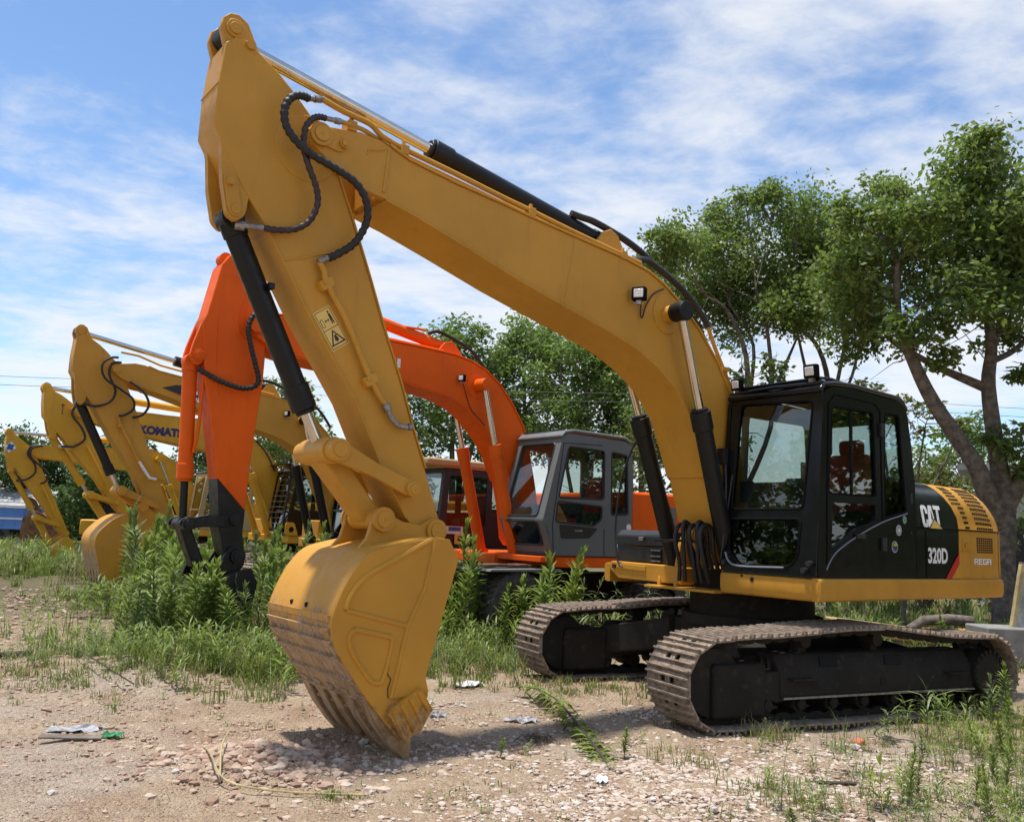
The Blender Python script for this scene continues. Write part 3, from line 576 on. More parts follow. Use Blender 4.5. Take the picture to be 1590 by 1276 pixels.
def main_cab(root):
    xfr = lambda z: 0.855 - 0.075 * (z - 1.25)
    side = rpoly([(0.835, 1.245), (0.81, 2.0), (0.735, 2.87), (0.60, 2.935), (0.30, 2.955), (-0.56, 2.935), (-0.68, 2.85), (-0.75, 2.55), (-0.81, 2.13), (-0.82, 1.245)], 0.05)
    dg = rpoly([(0.60, 2.755), (-0.075, 2.775), (-0.105, 1.985), (0.665, 1.975)], 0.05)
    rg = rpoly([(-0.27, 2.79), (-0.53, 2.80), (-0.635, 1.87), (-0.255, 1.80)], 0.035)
    lg = rpoly([(0.60, 1.90), (-0.09, 1.91), (-0.09, 1.76), (0.22, 1.69), (0.43, 1.58), (0.63, 1.49)], 0.04)
    fn = side_y(YL)
    cab = MB().plate(side, [dg, rg, lg], -0.05, 0.0, fn).build('cab', 'black_paint', root, 0.012)
    # right side wall with one long window
    MB().plate(side, [rpoly([(0.60, 2.75), (-0.52, 2.76), (-0.58, 1.75), (0.70, 1.75)], 0.05)], -0.02, 0.02, side_y(0.30)).build('cab_wall', 'black_paint', cab, 0.01)
    # front wall (follows the slope of the front)
    ffn = lambda a, b, t: (xfr(b) + t - 0.02, a, b)
    fu = rpoly([(0.43, 2.835), (1.235, 2.80), (1.175, 1.82), (0.385, 1.815)], 0.06); fl = rpoly([(0.365, 1.735), (1.165, 1.745), (1.14, 1.40), (1.06, 1.315), (0.50, 1.305), (0.385, 1.43)], 0.05)
    outer = rpoly([(0.30, 1.245), (1.325, 1.245), (1.325, 2.89), (0.33, 2.89)], 0.04)
    MB().plate(outer, [fu, fl], -0.025, 0.02, ffn).build('cab_front', 'black_paint', cab, 0.01)
    for s in range(2):
        q_ = fu if s == 0 else fl
        c_ = [sum(p[i] for p in q_) / len(q_) for i in (0, 1)]
        loop = [(c_[0] + (a - c_[0]) * 0.985, c_[1] + (b - c_[1]) * 0.985) for a, b in q_]
        MB().tube([ffn(a, b, 0.022) for a, b in loop + loop[:1]], 0.010, 6, False).build('window_seal', 'seal_black', cab)
        pane(cab, q_, lambda a, b, t: ffn(a, b, t + 0.0), 'cab_glass' if s == 0 else 'cab_glass_dark', 'windscreen')
    # rear wall, roof, floor
    rfn = lambda a, b, t: ((-0.82 + max(0, b - 2.13) * 0.17) + t, a, b)
    MB().plate([(0.32, 1.245), (1.31, 1.245), (1.31, 2.88), (0.32, 2.88)], [rpoly([(0.45, 1.95), (1.2, 1.95), (1.2, 2.75), (0.45, 2.75)], 0.05)], 0.0, 0.03, rfn).build('cab_wall', 'black_paint', cab)
    pane(cab, [(0.45, 1.95), (1.2, 1.95), (1.2, 2.75), (0.45, 2.75)], lambda a, b, t: rfn(a, b, t + 0.015), 'cab_glass_clear')
    pane(cab, [(0.60, 2.75), (-0.52, 2.76), (-0.58, 1.75), (0.70, 1.75)], side_y(0.30), 'cab_glass_clear')
    ro = MB(); prof = [(0.745, 2.86), (0.69, 2.915), (0.55, 2.945), (0.25, 2.962), (-0.5, 2.945), (-0.62, 2.91), (-0.685, 2.84)]
    ribbon(ro, prof, 0.29, YL + 0.004, -0.05); ro.build('cab_roof', 'black_paint', cab, 0.02)
    MB().box(-0.80, 0.83, 0.31, 1.31, 1.235, 1.28).build('cab_floor', 'cab_inside', cab)
    # raised visor frame on the roof edge
    vis = MB(); vis.tube([(0.66, 0.33, 2.985), (0.68, 0.36, 3.0), (0.66, 1.26, 3.01), (0.55, 1.29, 3.01), (-0.1, 1.25, 2.985)], 0.016, 8).tube([(0.72, 0.30, 2.94), (0.75, 0.8, 2.955), (0.72, 1.31, 2.955)], 0.018, 8)
    vis.box(0.05, 0.66, 0.36, 1.26, 2.975, 2.995); vis.build('roof_visor', 'black_paint', cab, 0.004)
    pane(cab, dg, lambda a, b, t: (a, YL - 0.02 + t, b), 'cab_glass'); pane(cab, rg, lambda a, b, t: (a, YL - 0.02 + t, b), 'cab_glass'); pane(cab, lg, lambda a, b, t: (a, YL - 0.02 + t, b), 'cab_glass_dark')
    for q_ in (dg, rg):
        MB().tube([(a, YL - 0.006, b) for a, b in q_ + q_[:1]], 0.011, 6, False).build('window_seal', 'seal_black', cab)
    MB().box(0.27, 0.29, YL - 0.03, YL - 0.005, 1.98, 2.77).build('window_divider', 'black_paint', cab)
    # door outline and chrome-like edge of the lower curve
    dl = [(0.70, 1.36), (0.69, 2.0), (0.655, 2.78), (0.56, 2.865), (-0.10, 2.86), (-0.19, 2.80), (-0.205, 1.77)]
    MB().tube([(a, YL + 0.002, b) for a, b in dl], 0.007, 6).build('door_seam', 'seal_black', cab)
    MB().tube(smooth_path([(-0.645, YL + 0.003, 1.86), (-0.60, YL + 0.003, 1.845), (-0.207, YL + 0.003, 1.757), (0.229, YL + 0.003, 1.611), (0.53, YL + 0.003, 1.48), (0.65, YL + 0.003, 1.39), (0.71, YL + 0.003, 1.31)], 4), 0.006, 6).build('door_moulding', 'grey_decal', cab)
    MB().box(0.12, 0.26, YL, YL + 0.03, 1.595, 1.635).build('door_handle', 'black_plastic', cab, 0.008)
    for z in (2.62, 1.55): MB().box(-0.235, -0.165, YL, YL + 0.03, z - 0.06, z + 0.06).build('door_hinge', 'black_plastic', cab, 0.006)
    MB().tube([(-0.64, YL + 0.05, 1.95), (-0.64, YL + 0.05, 2.05)], 0.01, 8).build('grab_rail', 'black_plastic', cab)
    MB().tube(smooth_path([(0.875, 0.335, 1.45), (0.86, 0.36, 1.9), (0.80, 0.30, 2.3)], 3), 0.014, 6).obox((0.82, 0.285, 2.33), (0.04, 0, 0), (0, 0.035, 0), (0, 0, 0.075)).tube([(0.87, 0.31, 1.35), (0.84, 0.42, 2.15)], 0.008, 6).build('wiper', 'black_plastic', cab)
    MB().tube(smooth_path([(0.875, 0.37, 1.42), (0.885, 0.42, 1.335), (0.885, 0.55, 1.30), (0.885, 1.02, 1.312)], 4), 0.009, 6).build('front_moulding', 'grey_decal', cab)
    # inside: seat, consoles, levers
    st = MB().box(-0.45, 0.08, 0.58, 1.06, 1.62, 1.76).build('seat', 'seat_grey', cab, 0.05)
    MB().obox((-0.47, 0.82, 2.07), (0.07, 0, 0.02), (0, 0.24, 0), (-0.05, 0, 0.36)).build('seat_back', 'seat_red', cab, 0.06)
    MB().obox((-0.54, 0.82, 2.50), (0.05, 0, 0.01), (0, 0.13, 0), (0, 0, 0.08)).build('headrest', 'seat_red', cab, 0.04)
    for yy in (0.46, 1.16): MB().box(-0.4, 0.2, yy - 0.08, yy + 0.08, 1.4, 1.85).build('console', 'cab_inside', cab, 0.03); MB().tube([(0.12, yy, 1.85), (0.16, yy, 2.08)], [0.012, 0.025], 8).build('joystick', 'black_plastic', cab)
    MB().box(-0.35, 0.05, 0.6, 1.05, 1.28, 1.62).build('seat_base', 'cab_inside', cab, 0.02)
    for yy in (0.75, 0.9): MB().tube([(0.45, yy, 1.28), (0.5, yy, 1.75)], 0.012, 6).box(0.42, 0.6, yy - 0.05, yy + 0.05, 1.30, 1.33).build('pedal', 'black_plastic', cab)
    MB().obox((0.62, 0.42, 2.0), (0.02, 0, 0), (0, 0.07, 0), (0, 0, 0.10)).build('monitor', 'cab_inside', cab, 0.01)
    # stickers on the cab side
    y = YL + 0.004
    s1 = disc(cab, -0.597, 1.793, y, 0.036, 'white_decal'); disc(cab, -0.597, 1.793, y + 0.001, 0.033, 'green_decal', 'sticker_print'); disc(cab, -0.597, 1.793, y + 0.002, 0.021, 'white_decal', 'sticker_print'); disc(cab, -0.597, 1.793, y + 0.003, 0.018, 'green_decal', 'sticker_print')
    disc(cab, -0.486, 1.69, y, 0.05, 'white_decal'); disc(cab, -0.486, 1.69, y + 0.001, 0.045, 'grey_decal', 'sticker_print'); disc(cab, -0.486, 1.69, y + 0.002, 0.031, 'white_decal', 'sticker_print'); disc(cab, -0.486, 1.69, y + 0.003, 0.028, 'grey_decal', 'sticker_print')
    m_ = MB()
    for i in (-1, 0, 1): m_.box(-0.486 + i * 0.012 - 0.004, -0.486 + i * 0.012 + 0.004, y + 0.0035, y + 0.004, 1.682, 1.705)
    m_.box(-0.51, -0.462, y + 0.0035, y + 0.004, 1.676, 1.682).build('sticker_print', 'white_decal', cab, smooth=0)
    disc(cab, -0.408, 1.532, y, 0.053, 'white_decal'); disc(cab, -0.408, 1.532, y + 0.001, 0.048, 'navy_decal', 'sticker_print'); disc(cab, -0.408, 1.532, y + 0.002, 0.037, 'white_decal', 'sticker_print'); disc(cab, -0.408, 1.532, y + 0.003, 0.035, 'navy_decal', 'sticker_print')
    m_ = MB()
    for a in (0.5, 1.3, 1.9, 2.7): m_.tube([(-0.408, y + 0.004, 1.54), (-0.408 + 0.036 * math.cos(a), y + 0.004, 1.54 + 0.03 * math.sin(a))], [0.006, 0.010], 6)
    m_.build('sticker_print', 'lime_decal', cab)
    # bolts and mirror brackets at the front lower corners
    for (yy, zz_) in ((1.27, 1.36), (1.22, 1.30), (0.36, 1.33)): MB().cyl((0.85, yy, zz_), (0.90, yy, zz_), 0.025, n=10).build('bolt', 'black_plastic', cab)
    work_lamp(cab, (0.72, 1.20, 3.07), (1, 0.05, -0.12), 0.066); work_lamp(cab, (0.70, 0.36, 3.04), (1, -0.0, -0.12), 0.06)
    return cab

def letter_poly(kind):
    """block letters on a unit box as polygons with holes"""
    D = {
     'C': ([[(0.95, 0.62), (0.95, 0.82), (0.80, 0.97), (0.62, 1), (0.38, 1), (0.18, 0.97), (0.05, 0.84), (0.05, 0.16), (0.18, 0.03), (0.38, 0), (0.62, 0), (0.80, 0.03), (0.95, 0.16), (0.95, 0.36), (0.62, 0.36), (0.62, 0.22), (0.56, 0.17), (0.44, 0.17), (0.38, 0.22), (0.38, 0.78), (0.44, 0.83), (0.56, 0.83), (0.62, 0.78), (0.62, 0.62)]], []),
     'A': ([[(0.0, 0), (0.27, 0), (0.33, 0.2), (0.67, 0.2), (0.73, 0), (1.0, 0), (0.72, 1), (0.28, 1)]], [[(0.38, 0.37), (0.62, 0.37), (0.52, 0.78), (0.48, 0.78)]]),
     'T': ([[(0.33, 0), (0.67, 0), (0.67, 0.82), (1.0, 0.82), (1.0, 1), (0, 1), (0, 0.82), (0.33, 0.82)]], []),
     'R': ([[(0, 0), (0.25, 0), (0.25, 0.4), (0.55, 0.4), (0.75, 0), (1, 0), (0.8, 0.42), (1, 0.55), (1, 0.85), (0.85, 1), (0, 1)]], [[(0.25, 0.58), (0.72, 0.58), (0.76, 0.64), (0.76, 0.78), (0.72, 0.82), (0.25, 0.82)]]),
     'E': ([[(0, 0), (1, 0), (1, 0.2), (0.26, 0.2), (0.26, 0.41), (0.85, 0.41), (0.85, 0.6), (0.26, 0.6), (0.26, 0.8), (1, 0.8), (1, 1), (0, 1)]], []),
     'G': ([[(0.12, 0), (0.88, 0), (1, 0.12), (1, 0.55), (0.5, 0.55), (0.5, 0.38), (0.76, 0.38), (0.76, 0.2), (0.26, 0.2), (0.26, 0.8), (1, 0.8), (1, 1), (0.12, 1), (0, 0.88), (0, 0.12)]], []),
     'B': ([[(0, 0), (0.25, 0), (0.25, 0.4), (0.75, 0.4), (0.75, 0), (1, 0), (1, 0.88), (0.88, 1), (0.0, 1)]], [[(0.25, 0.58), (0.75, 0.58), (0.75, 0.82), (0.25, 0.82)]]),
    }
    return D[kind]
def block_text(txt, mat, parent, boxes, fn, name='lettering'):
    m = MB()
    for ch, (x0, y0, x1, y1) in zip(txt, boxes):
        ou, ho = letter_poly(ch)
        sc_ = lambda l: [(x0 + a * (x1 - x0), y0 + b * (y1 - y0)) for a, b in l]
        m.plate(sc_(ou[0]), [sc_(h) for h in ho], 0.0, 0.0015, fn)
    return m.build(name, mat, parent, smooth=0)

def main_house(root):
    # deck and side skirts
    deck = MB().prism([(0.0, -1.30), (0.0, -1.0), (0.60, -0.9), (0.60, 0.25), (0.80, 0.30), (0.80, 1.30), (-2.5, 1.30), (-2.68, 0.9), (-2.72, 0), (-2.68, -0.9), (-2.5, -1.30)], 1.05, 1.235, lambda a, b, t: (a, b, t)).build('deck', 'undercarriage_black', root)
    sec = [(0.0, 1.037), (0.018, 1.05), (0.03, 1.10), (0.03, 1.19), (0.02, 1.225), (-0.01, 1.237), (-0.06, 1.237), (-0.06, 1.037)]
    sk = MB(); rings = []
    for x, yo, tw in ((0.84, 1.33, 0), (0.0, 1.335, 0), (-1.4, 1.335, 0), (-2.5, 1.335, 0), (-2.62, 1.31, 0), (-2.70, 1.24, 0)):
        rings.append([(x, yo + a, b) for a, b in sec])
    sk.loft(rings); sk.build('side_skirt', 'cat_yellow', root, 0.006)
    fs_ = MB(); fs_.loft([[(0.815 + a, y, b) for a, b in sec] for y in (0.285, 1.30, 1.345)]); fs_.build('front_skirt', 'cat_yellow', root, 0.006)
    MB().cyl((0.84, 0.652, 1.185), (0.848, 0.652, 1.185), 0.021, n=14).cyl((0.84, 0.535, 1.212), (0.848, 0.535, 1.212), 0.011, n=10).build('skirt_hole', 'dark_hole', root)
    # right front corner of the frame, with tool box above
    fr = MB().prism([(-1.265, 1.175), (-1.242, 1.258), (-0.40, 1.252), (-0.25, 1.24), (-0.24, 1.072), (-0.40, 1.075), (-1.127, 1.083)], 0.0, 0.80, lambda a, b, t: (t, a, b)).build('front_frame', 'cat_yellow', root, 0.01)
    MB().prism([(-1.15, 1.236), (-0.72, 1.228), (-0.72, 1.175), (-1.15, 1.188)], 0.80, 0.812, lambda a, b, t: (t, a, b)).build('reflector_panel', 'cat_yellow', fr, 0.003)
    MB().box(0.801, 0.815, -1.21, -1.16, 1.185, 1.225).build('mirror_socket', 'black_plastic', fr)
    sdk = MB(); sdk.loft([[(x, -1.335 - a, b) for a, b in sec] for x in (0.78, -2.5, -2.68)]); sdk.build('side_skirt', 'cat_yellow', root, 0.006)
    tb = MB().box(-0.1, 0.69, -1.26, -0.47, 1.262, 1.432).build('tool_box', 'black_plastic', root, 0.012)
    MB().prism([(0.70, 1.437), (0.70, 1.54), (0.63, 1.60), (-0.1, 1.60), (-0.1, 1.437)], -1.27, -0.455).build('tool_box_lid', 'black_plastic', tb, 0.015)
    MB().box(0.70, 0.73, -0.91, -0.845, 1.487, 1.53).build('latch', 'steel_dull', tb, 0.006)
    MB().box(0.695, 0.705, -0.735, -0.60, 1.285, 1.40).build('recess', 'dark_hole', tb)
    for z in (1.285, 1.335, 1.395): MB().box(0.70, 0.72, -0.735, -0.60, z - 0.006, z + 0.006).build('step_bar', 'steel_dull', tb)
    # boom cylinder lugs and lower centre plate
    for y in (-0.53, -0.31):
        MB().prism(rpoly([(0.35, 1.02), (0.82, 1.03), (0.80, 1.16), (0.70, 1.25), (0.60, 1.25), (0.48, 1.18), (0.35, 1.15)], 0.04), y - 0.02, y + 0.02).build('cylinder_lug', 'cat_yellow', root, 0.006)
    MB().box(0.55, 0.93, -0.62, 0.285, 1.028, 1.052).build('centre_plate', 'cat_yellow', root, 0.005)
    for y in (-0.32, 0.28):
        MB().prism(rpoly([(0.25, 1.2), (0.80, 1.2), (0.74, 1.5), (0.56, 1.72), (0.42, 1.70), (0.2, 1.5)], 0.06), y - 0.02, y + 0.02).build('boom_bracket', 'cat_yellow', root, 0.008)
    pin(root, 0.5, 1.5, -0.35, 0.31, 0.07, 'cat_yellow')
    # hoses looping beside the boom foot
    for i, y in enumerate((-0.12, -0.06, 0.06, 0.12, 0.19)):
        hose(root, [(0.94 - 0.02 * i, y - 0.02, 1.12), (0.96, y, 1.30), (1.03 - 0.05 * (i % 2), y, 1.52 + 0.03 * (i % 3)), (0.97, y, 1.66 + 0.03 * (i % 2)), (0.87, y + 0.01, 1.63), (0.83, y, 1.42), (0.76, y, 1.25)], 0.021, 'rubber_hose', rib=False)
    MB().tube([(0.99, -0.42, 1.50), (1.0, 0.0, 1.51), (0.99, 0.24, 1.50)], 0.014, 8).build('hose_clamp_bar', 'black_arm', root)
    MB().prism(rpoly([(0.80, 1.60), (0.95, 1.63), (0.99, 1.56), (0.90, 1.42), (0.83, 1.28), (0.72, 1.28)], 0.03), 0.02, 0.05).build('hose_guard', 'cat_yellow', root, 0.005)
    # mirror rail, right front
    hose(root, [(0.85, -1.02, 1.20), (0.85, -1.10, 1.30), (0.85, -1.135, 1.68), (0.85, -1.05, 2.16), (0.85, -0.88, 2.50), (0.85, -0.74, 2.62), (0.85, -0.51, 2.72)], 0.011, 'black_plastic', 'mirror_rail', rib=False)
    # ---- engine house: one shell lofted front to back, dark panel and yellow rear
    def zt(x):
        if x > -2.2: return 2.20
        for (a, za), (b, zb) in zip([(-2.2, 2.20), (-2.36, 2.18), (-2.50, 2.11), (-2.62, 2.01), (-2.70, 1.89)], [(-2.36, 2.18), (-2.50, 2.11), (-2.62, 2.01), (-2.70, 1.89), (-2.73, 1.74)]):
            if b <= x <= a: return za + (zb - za) * (a - x) / (a - b)
        return 1.74
    def yo(x): return 1.33 if x > -2.45 else 1.33 - 0.10 * ((-2.45 - x) / 0.28) ** 2
    def sect(x):
        zt_ = zt(x); y0 = yo(x); zm = 1.735
        out = []
        for a in range(0, 7):
            t = a / 6 * PI / 2; out.append((x, y0 - 0.004 - 0.26 * (1 - math.cos(t)) ** 1.0, zm + (zt_ - zm) * math.sin(t)))
        return out
    def sect_full(x):
        up = sect(x); y0 = yo(x)
        L_ = [(x, y0, 1.238), (x, y0, 1.60), (x, y0, 1.728)] + up
        return L_ + [(a, -b, c) for a, b, c in reversed(L_)]
    def shell(xs0, xs1, n, mat, name, shift=None):
        m = MB(); m.loft([sect_full(xs0 + (xs1 - xs0) * i / n) for i in range(n + 1)]); return m.build(name, mat, root, 0.0, 30)
    # boundary of black and yellow follows a curve: x as function of height
    def xb(z):
        pts = [(2.21, -1.38), (2.005, -1.569), (1.844, -1.66), (1.735, -1.672), (1.238, -1.652)]
        for (za, a), (zb_, b) in zip(pts[:-1], pts[1:]):
            if zb_ <= z <= za: return a + (b - a) * (za - z) / (za - zb_)
        return pts[0][1] if z > 2.21 else pts[-1][1]
    nA = 8; rings = []
    for i in range(nA + 1):
        t = i / nA; base = sect_full(-0.9); rings.append([(-0.80 + (xb(p[2]) + 0.80) * t, p[1], p[2]) for p in base])
    m = MB(); m.loft(rings); hoodb = m.build('side_panel', 'black_paint', root, 0.0, 30)
    xs = [-1.75, -1.9, -2.05, -2.2, -2.3, -2.4, -2.48, -2.55, -2.61, -2.66, -2.70, -2.73]
    rings = [[(xb(p[2]) - 0.004, p[1], p[2]) for p in sect_full(-1.7)]] + [sect_full(x) for x in xs]
    m = MB(); m.loft(rings); hood = m.build('engine_hood', 'cat_yellow', root, 0.0, 30)
    # seams
    MB().tube([(-0.83, 1.334, 1.735), (-1.66, 1.334, 1.735)], 0.005, 6).tube([(-1.675, 1.335, 1.735), (-2.45, 1.335, 1.735), (-2.60, 1.308, 1.735), (-2.735, 1.24, 1.735)], 0.008, 6).build('panel_seam', 'seal_black', hood)
    MB().box(-1.0, -0.985, 1.328, 1.334, 1.25, 1.70).build('panel_seam', 'seal_black', hoodb)
    MB().tube([(-1.665, 1.333, 1.72), (-1.655, 1.333, 1.24)], 0.007, 6).build('panel_edge', 'cat_yellow', hood); MB().tube([(-2.62, 1.302, 1.74), (-2.62, 1.302, 1.24)], 0.010, 6).build('panel_edge', 'cat_yellow', hood)
    MB().tube([(x, *sect(x)[k][1:]) for x, k in ((-2.36, 6), (-2.44, 5), (-2.52, 4), (-2.57, 3), (-2.61, 2), (-2.63, 1), (-2.635, 0))], 0.012, 8).build('panel_edge', 'cat_yellow', hood, smooth=60)
    # grilles: rows of slots on the curved upper panel, and a square one below
    def onhood(x, u, off=0.004):
        """u 0..1 up the curved upper panel"""
        s_ = sect(x); j = u * 6 * 0.80; i = min(int(j), 5); a = Vector(s_[i]); b = Vector(s_[i + 1]); p = a.lerp(b, j - i); d = (b - a).normalized(); n_ = Vector((0, d.z, -d.y)); return p + n_ * off, d, n_
    def slots(x0f, x1f, rows, cols, name='grille'):
        m = MB()
        for r_ in range(rows):
            u = (r_ + 0.5) / rows
            for c_ in range(cols):
                x = x0f(u) + (x1f(u) - x0f(u)) * (c_ + 0.5) / cols; p, d, n_ = onhood(x, u, 0.001); hx = abs(x1f(u) - x0f(u)) / cols * 0.34
                m.obox(p, (hx, 0, 0), d * 0.0125, n_ * 0.002)
        return tag(m.build(name, 'dark_hole', hood, smooth=0), kind='stuff')
    slots(lambda u: -2.08 + 0.22 * u, lambda u: -2.455 + 0.24 * u, 11, 9)
    slots(lambda u: -1.83 + 0.25 * max(0, u), lambda u: -1.925 + 0.19 * u, 11, 4)
    slots(lambda u: -1.70 + 0.15 * u if u > 0.42 else -1.845, lambda u: -1.80 + 0.2 * u if u > 0.42 else -1.85, 11, 2)
    m = MB()
    for r_ in range(7):
        for c_ in range(8):
            x = -2.04 - 0.375 * (c_ + 0.5) / 8; z = 1.503 + 0.166 * (r_ + 0.5) / 7; m.obox((x, 1.331, z), (0.016, 0, 0), (0, 0.002, 0), (0, 0, 0.0085))
    tag(m.build('grille', 'dark_hole', hood, smooth=0), kind='stuff')
    MB().plate(rpoly([(-1.73, 1.632), (-1.87, 1.626), (-1.87, 1.53), (-1.73, 1.53)], 0.02), [rpoly([(-1.755, 1.61), (-1.845, 1.606), (-1.845, 1.55), (-1.755, 1.55)], 0.015)], 0.0, 0.006, side_y(1.33)).box(-1.90, -1.715, 1.33, 1.342, 1.513, 1.522).cyl((-1.80, 1.33, 1.58), (-1.80, 1.345, 1.58), 0.022, n=12).build('door_latch', 'cat_yellow', hood, 0.002)
    MB().box(-0.72, -0.70, YL, YL + 0.006, 1.66, 1.69).build('panel_lock', 'black_plastic', hoodb)
    # roof deck ribs behind the cab
    m = MB()
    for i in range(14): m.box(-0.90 - i * 0.038, -0.885 - i * 0.038, -0.2, 0.98, 2.19, 2.245)
    m.box(-1.42, -0.86, -0.2, 1.0, 2.18, 2.22); m.build('roof_vent', 'black_plastic', root)
    MB().cyl((-1.7, -0.5, 2.1), (-1.7, -0.5, 2.5), 0.06, n=14).build('exhaust', 'rust', root)
    # ---- markings on the left side
    y = 1.334; fy = lambda a, b, t: (a, y + t, b)
    # CAT with a yellow triangle
    X0 = -0.925; fx = lambda a, b, t: (X0 - a, y + t + max(0, 0.0), b)
    tilt = lambda a, b, t: (X0 - a, 1.3345 + t - (0.006 * max(0.0, (b - 1.735) / 0.2)) - 0.13 * max(0.0, (b - 1.735) / 0.46) ** 2 + 0.004, b)
    block_text('CAT', 'white_decal', hoodb, [(0.0, 1.738, 0.135, 1.955), (0.125, 1.738, 0.275, 1.958), (0.262, 1.738, 0.395, 1.962)], tilt)
    MB().add([tilt(0.115, 1.728, 0.003), tilt(0.40, 1.728, 0.003), tilt(0.235, 1.832, 0.003)], [(0, 1, 2)]).build('triangle_mark', 'black_decal', hoodb, smooth=0, fix=False)
    MB().add([tilt(0.14, 1.731, 0.005), tilt(0.375, 1.731, 0.005), tilt(0.236, 1.818, 0.005)], [(0, 1, 2)]).build('triangle_mark', 'yellow_decal', hoodb, smooth=0, fix=False)
    lettering('320D', 'white_decal', hoodb, lambda a, b: (-1.022 - a * 0.39, y + 0.002, 1.385 + b * 0.157), 0.035)
    MB().add([fy(-1.652, 1.503, 0.003), fy(-1.648, 1.39, 0.003), fy(-1.484, 1.238, 0.003), fy(-1.361, 1.238, 0.003)], [(0, 1, 2, 3)]).build('stripe', 'red_decal', hoodb, smooth=0, fix=False)
    MB().add([fy(-1.648, 1.386, 0.0025), fy(-1.652, 1.24, 0.0025), fy(-1.484, 1.238, 0.0025)], [(0, 1, 2)]).build('corner_patch', 'cat_yellow', hoodb, smooth=0, fix=False)
    w_ = 0.088
    block_text('REGB', 'white_decal', hood, [(1.977 + i * 0.097 - 1.977, 1.384, i * 0.097 + w_, 1.446) for i in range(4)], lambda a, b, t: (-1.977 - a, y + t, b))

# ---- centre of the undercarriage
def main_under(root, rz):
    m = MB(); m.cyl((0, 0, 0.78), (0, 0, 1.04), 0.62, n=40).cyl((0, 0, 0.70), (0, 0, 0.80), 0.70, n=40)
    o = m.build('slew_ring', 'undercarriage_black', root)
    m = MB(); m.box(-0.62, 0.62, -0.7, 0.7, 0.40, 0.72)
    for sx in (-1, 1):
        for sy in (-1, 1):
            m.loft([[(sx * 0.35, sy * 0.45, 0.42), (sx * 0.70, sy * 0.45, 0.42), (sx * 0.70, sy * 0.45, 0.72), (sx * 0.35, sy * 0.45, 0.72)], [(sx * 0.75, sy * 1.15, 0.26), (sx * 1.10, sy * 1.15, 0.26), (sx * 1.10, sy * 1.15, 0.56), (sx * 0.75, sy * 1.15, 0.56)]])
    o = m.build('centre_frame', 'undercarriage_black', root, 0.015); o.rotation_euler = (0, 0, rz)
    for z in (0.45, 0.60): pass
    MB().box(0.625, 0.64, -0.7, 0.7, 0.55, 0.565).build('weld_rail', 'steel_dull', o)

MAIN_O, MAIN_YAW, TRACK_YAW = Vector((2.5336, 9.1973, 0)), 3.7922, 3.5816
HD = Vector((math.cos(MAIN_YAW), math.sin(MAIN_YAW), 0)); LF = Vector((-math.sin(MAIN_YAW), math.cos(MAIN_YAW), 0))
def spot(lat, fwd): return MAIN_O - LF * lat + HD * fwd
main = empty('excavator', MAIN_O, MAIN_YAW, 'large ochre yellow excavator with glossy black cab marked 320D, in front of all others', 'excavator', 'excavators parked in a row')
build_track(main, 1.527 - 0.284, TRACK_YAW - MAIN_YAW, 1); build_track(main, -1.527 + 0.284, TRACK_YAW - MAIN_YAW, -1)
main_under(main, TRACK_YAW - MAIN_YAW); main_house(main); main_cab(main)
A = build_arm(main, 'cat_yellow')
boom, stick = A['boom'], A['stick']
# arm fittings: decal, pipes, hoses, lamps
dn = [(5.093, 2.968), (4.977, 3.055), (4.795, 2.812), (4.918, 2.726)]
def dq(u, v):   # u 0..1 across, v 0..1 downwards on the decal
    a = Vector(dn[0]).lerp(Vector(dn[1]), u); b = Vector(dn[3]).lerp(Vector(dn[2]), u); p = a.lerp(b, v); return p
def dpoly(pts, y, mat, name='sticker_print'): return MB().add([(dq(u, v).x, y, dq(u, v).y) for u, v in pts], [tuple(range(len(pts)))]).build(name, mat, stick, smooth=0, fix=False)
y = 0.1725
dpoly([(0, 0), (1, 0), (1, 1), (0, 1)], y, 'yellow_decal', 'warning_sticker')
for a in ([(0.05, 0.03), (0.95, 0.03), (0.95, 0.045), (0.05, 0.045)], [(0.05, 0.955), (0.95, 0.955), (0.95, 0.97), (0.05, 0.97)], [(0.05, 0.03), (0.08, 0.03), (0.08, 0.97), (0.05, 0.97)], [(0.92, 0.03), (0.95, 0.03), (0.95, 0.97), (0.92, 0.97)], [(0.05, 0.49), (0.95, 0.49), (0.95, 0.505), (0.05, 0.505)]):
    dpoly(a, y + 0.001, 'black_decal')
dpoly([(0.5, 0.53), (0.97 - 0.06, 0.9), (0.09, 0.9)], y + 0.001, 'black_decal'); dpoly([(0.5, 0.60), (0.78, 0.865), (0.21, 0.865)], y + 0.002, 'yellow_decal'); dpoly([(0.44, 0.68), (0.56, 0.66), (0.60, 0.80), (0.50, 0.84), (0.38, 0.80)], y + 0.003, 'black_decal')
dpoly([(0.70, 0.17), (0.82, 0.17), (0.84, 0.42), (0.78, 0.42), (0.76, 0.30), (0.74, 0.42), (0.68, 0.42)], y + 0.001, 'black_decal'); dpoly([(0.72, 0.10), (0.80, 0.10), (0.80, 0.155), (0.72, 0.155)], y + 0.001, 'black_decal')
dpoly([(0.36, 0.30), (0.44, 0.265), (0.44, 0.29), (0.56, 0.29), (0.56, 0.265), (0.64, 0.30), (0.56, 0.335), (0.56, 0.31), (0.44, 0.31), (0.44, 0.335)], y + 0.001, 'black_decal')
dpoly([(0.14, 0.22), (0.30, 0.22), (0.30, 0.42), (0.14, 0.42)], y + 0.001, 'black_decal'); dpoly([(0.165, 0.235), (0.275, 0.235), (0.275, 0.405), (0.165, 0.405)], y + 0.002, 'yellow_decal')
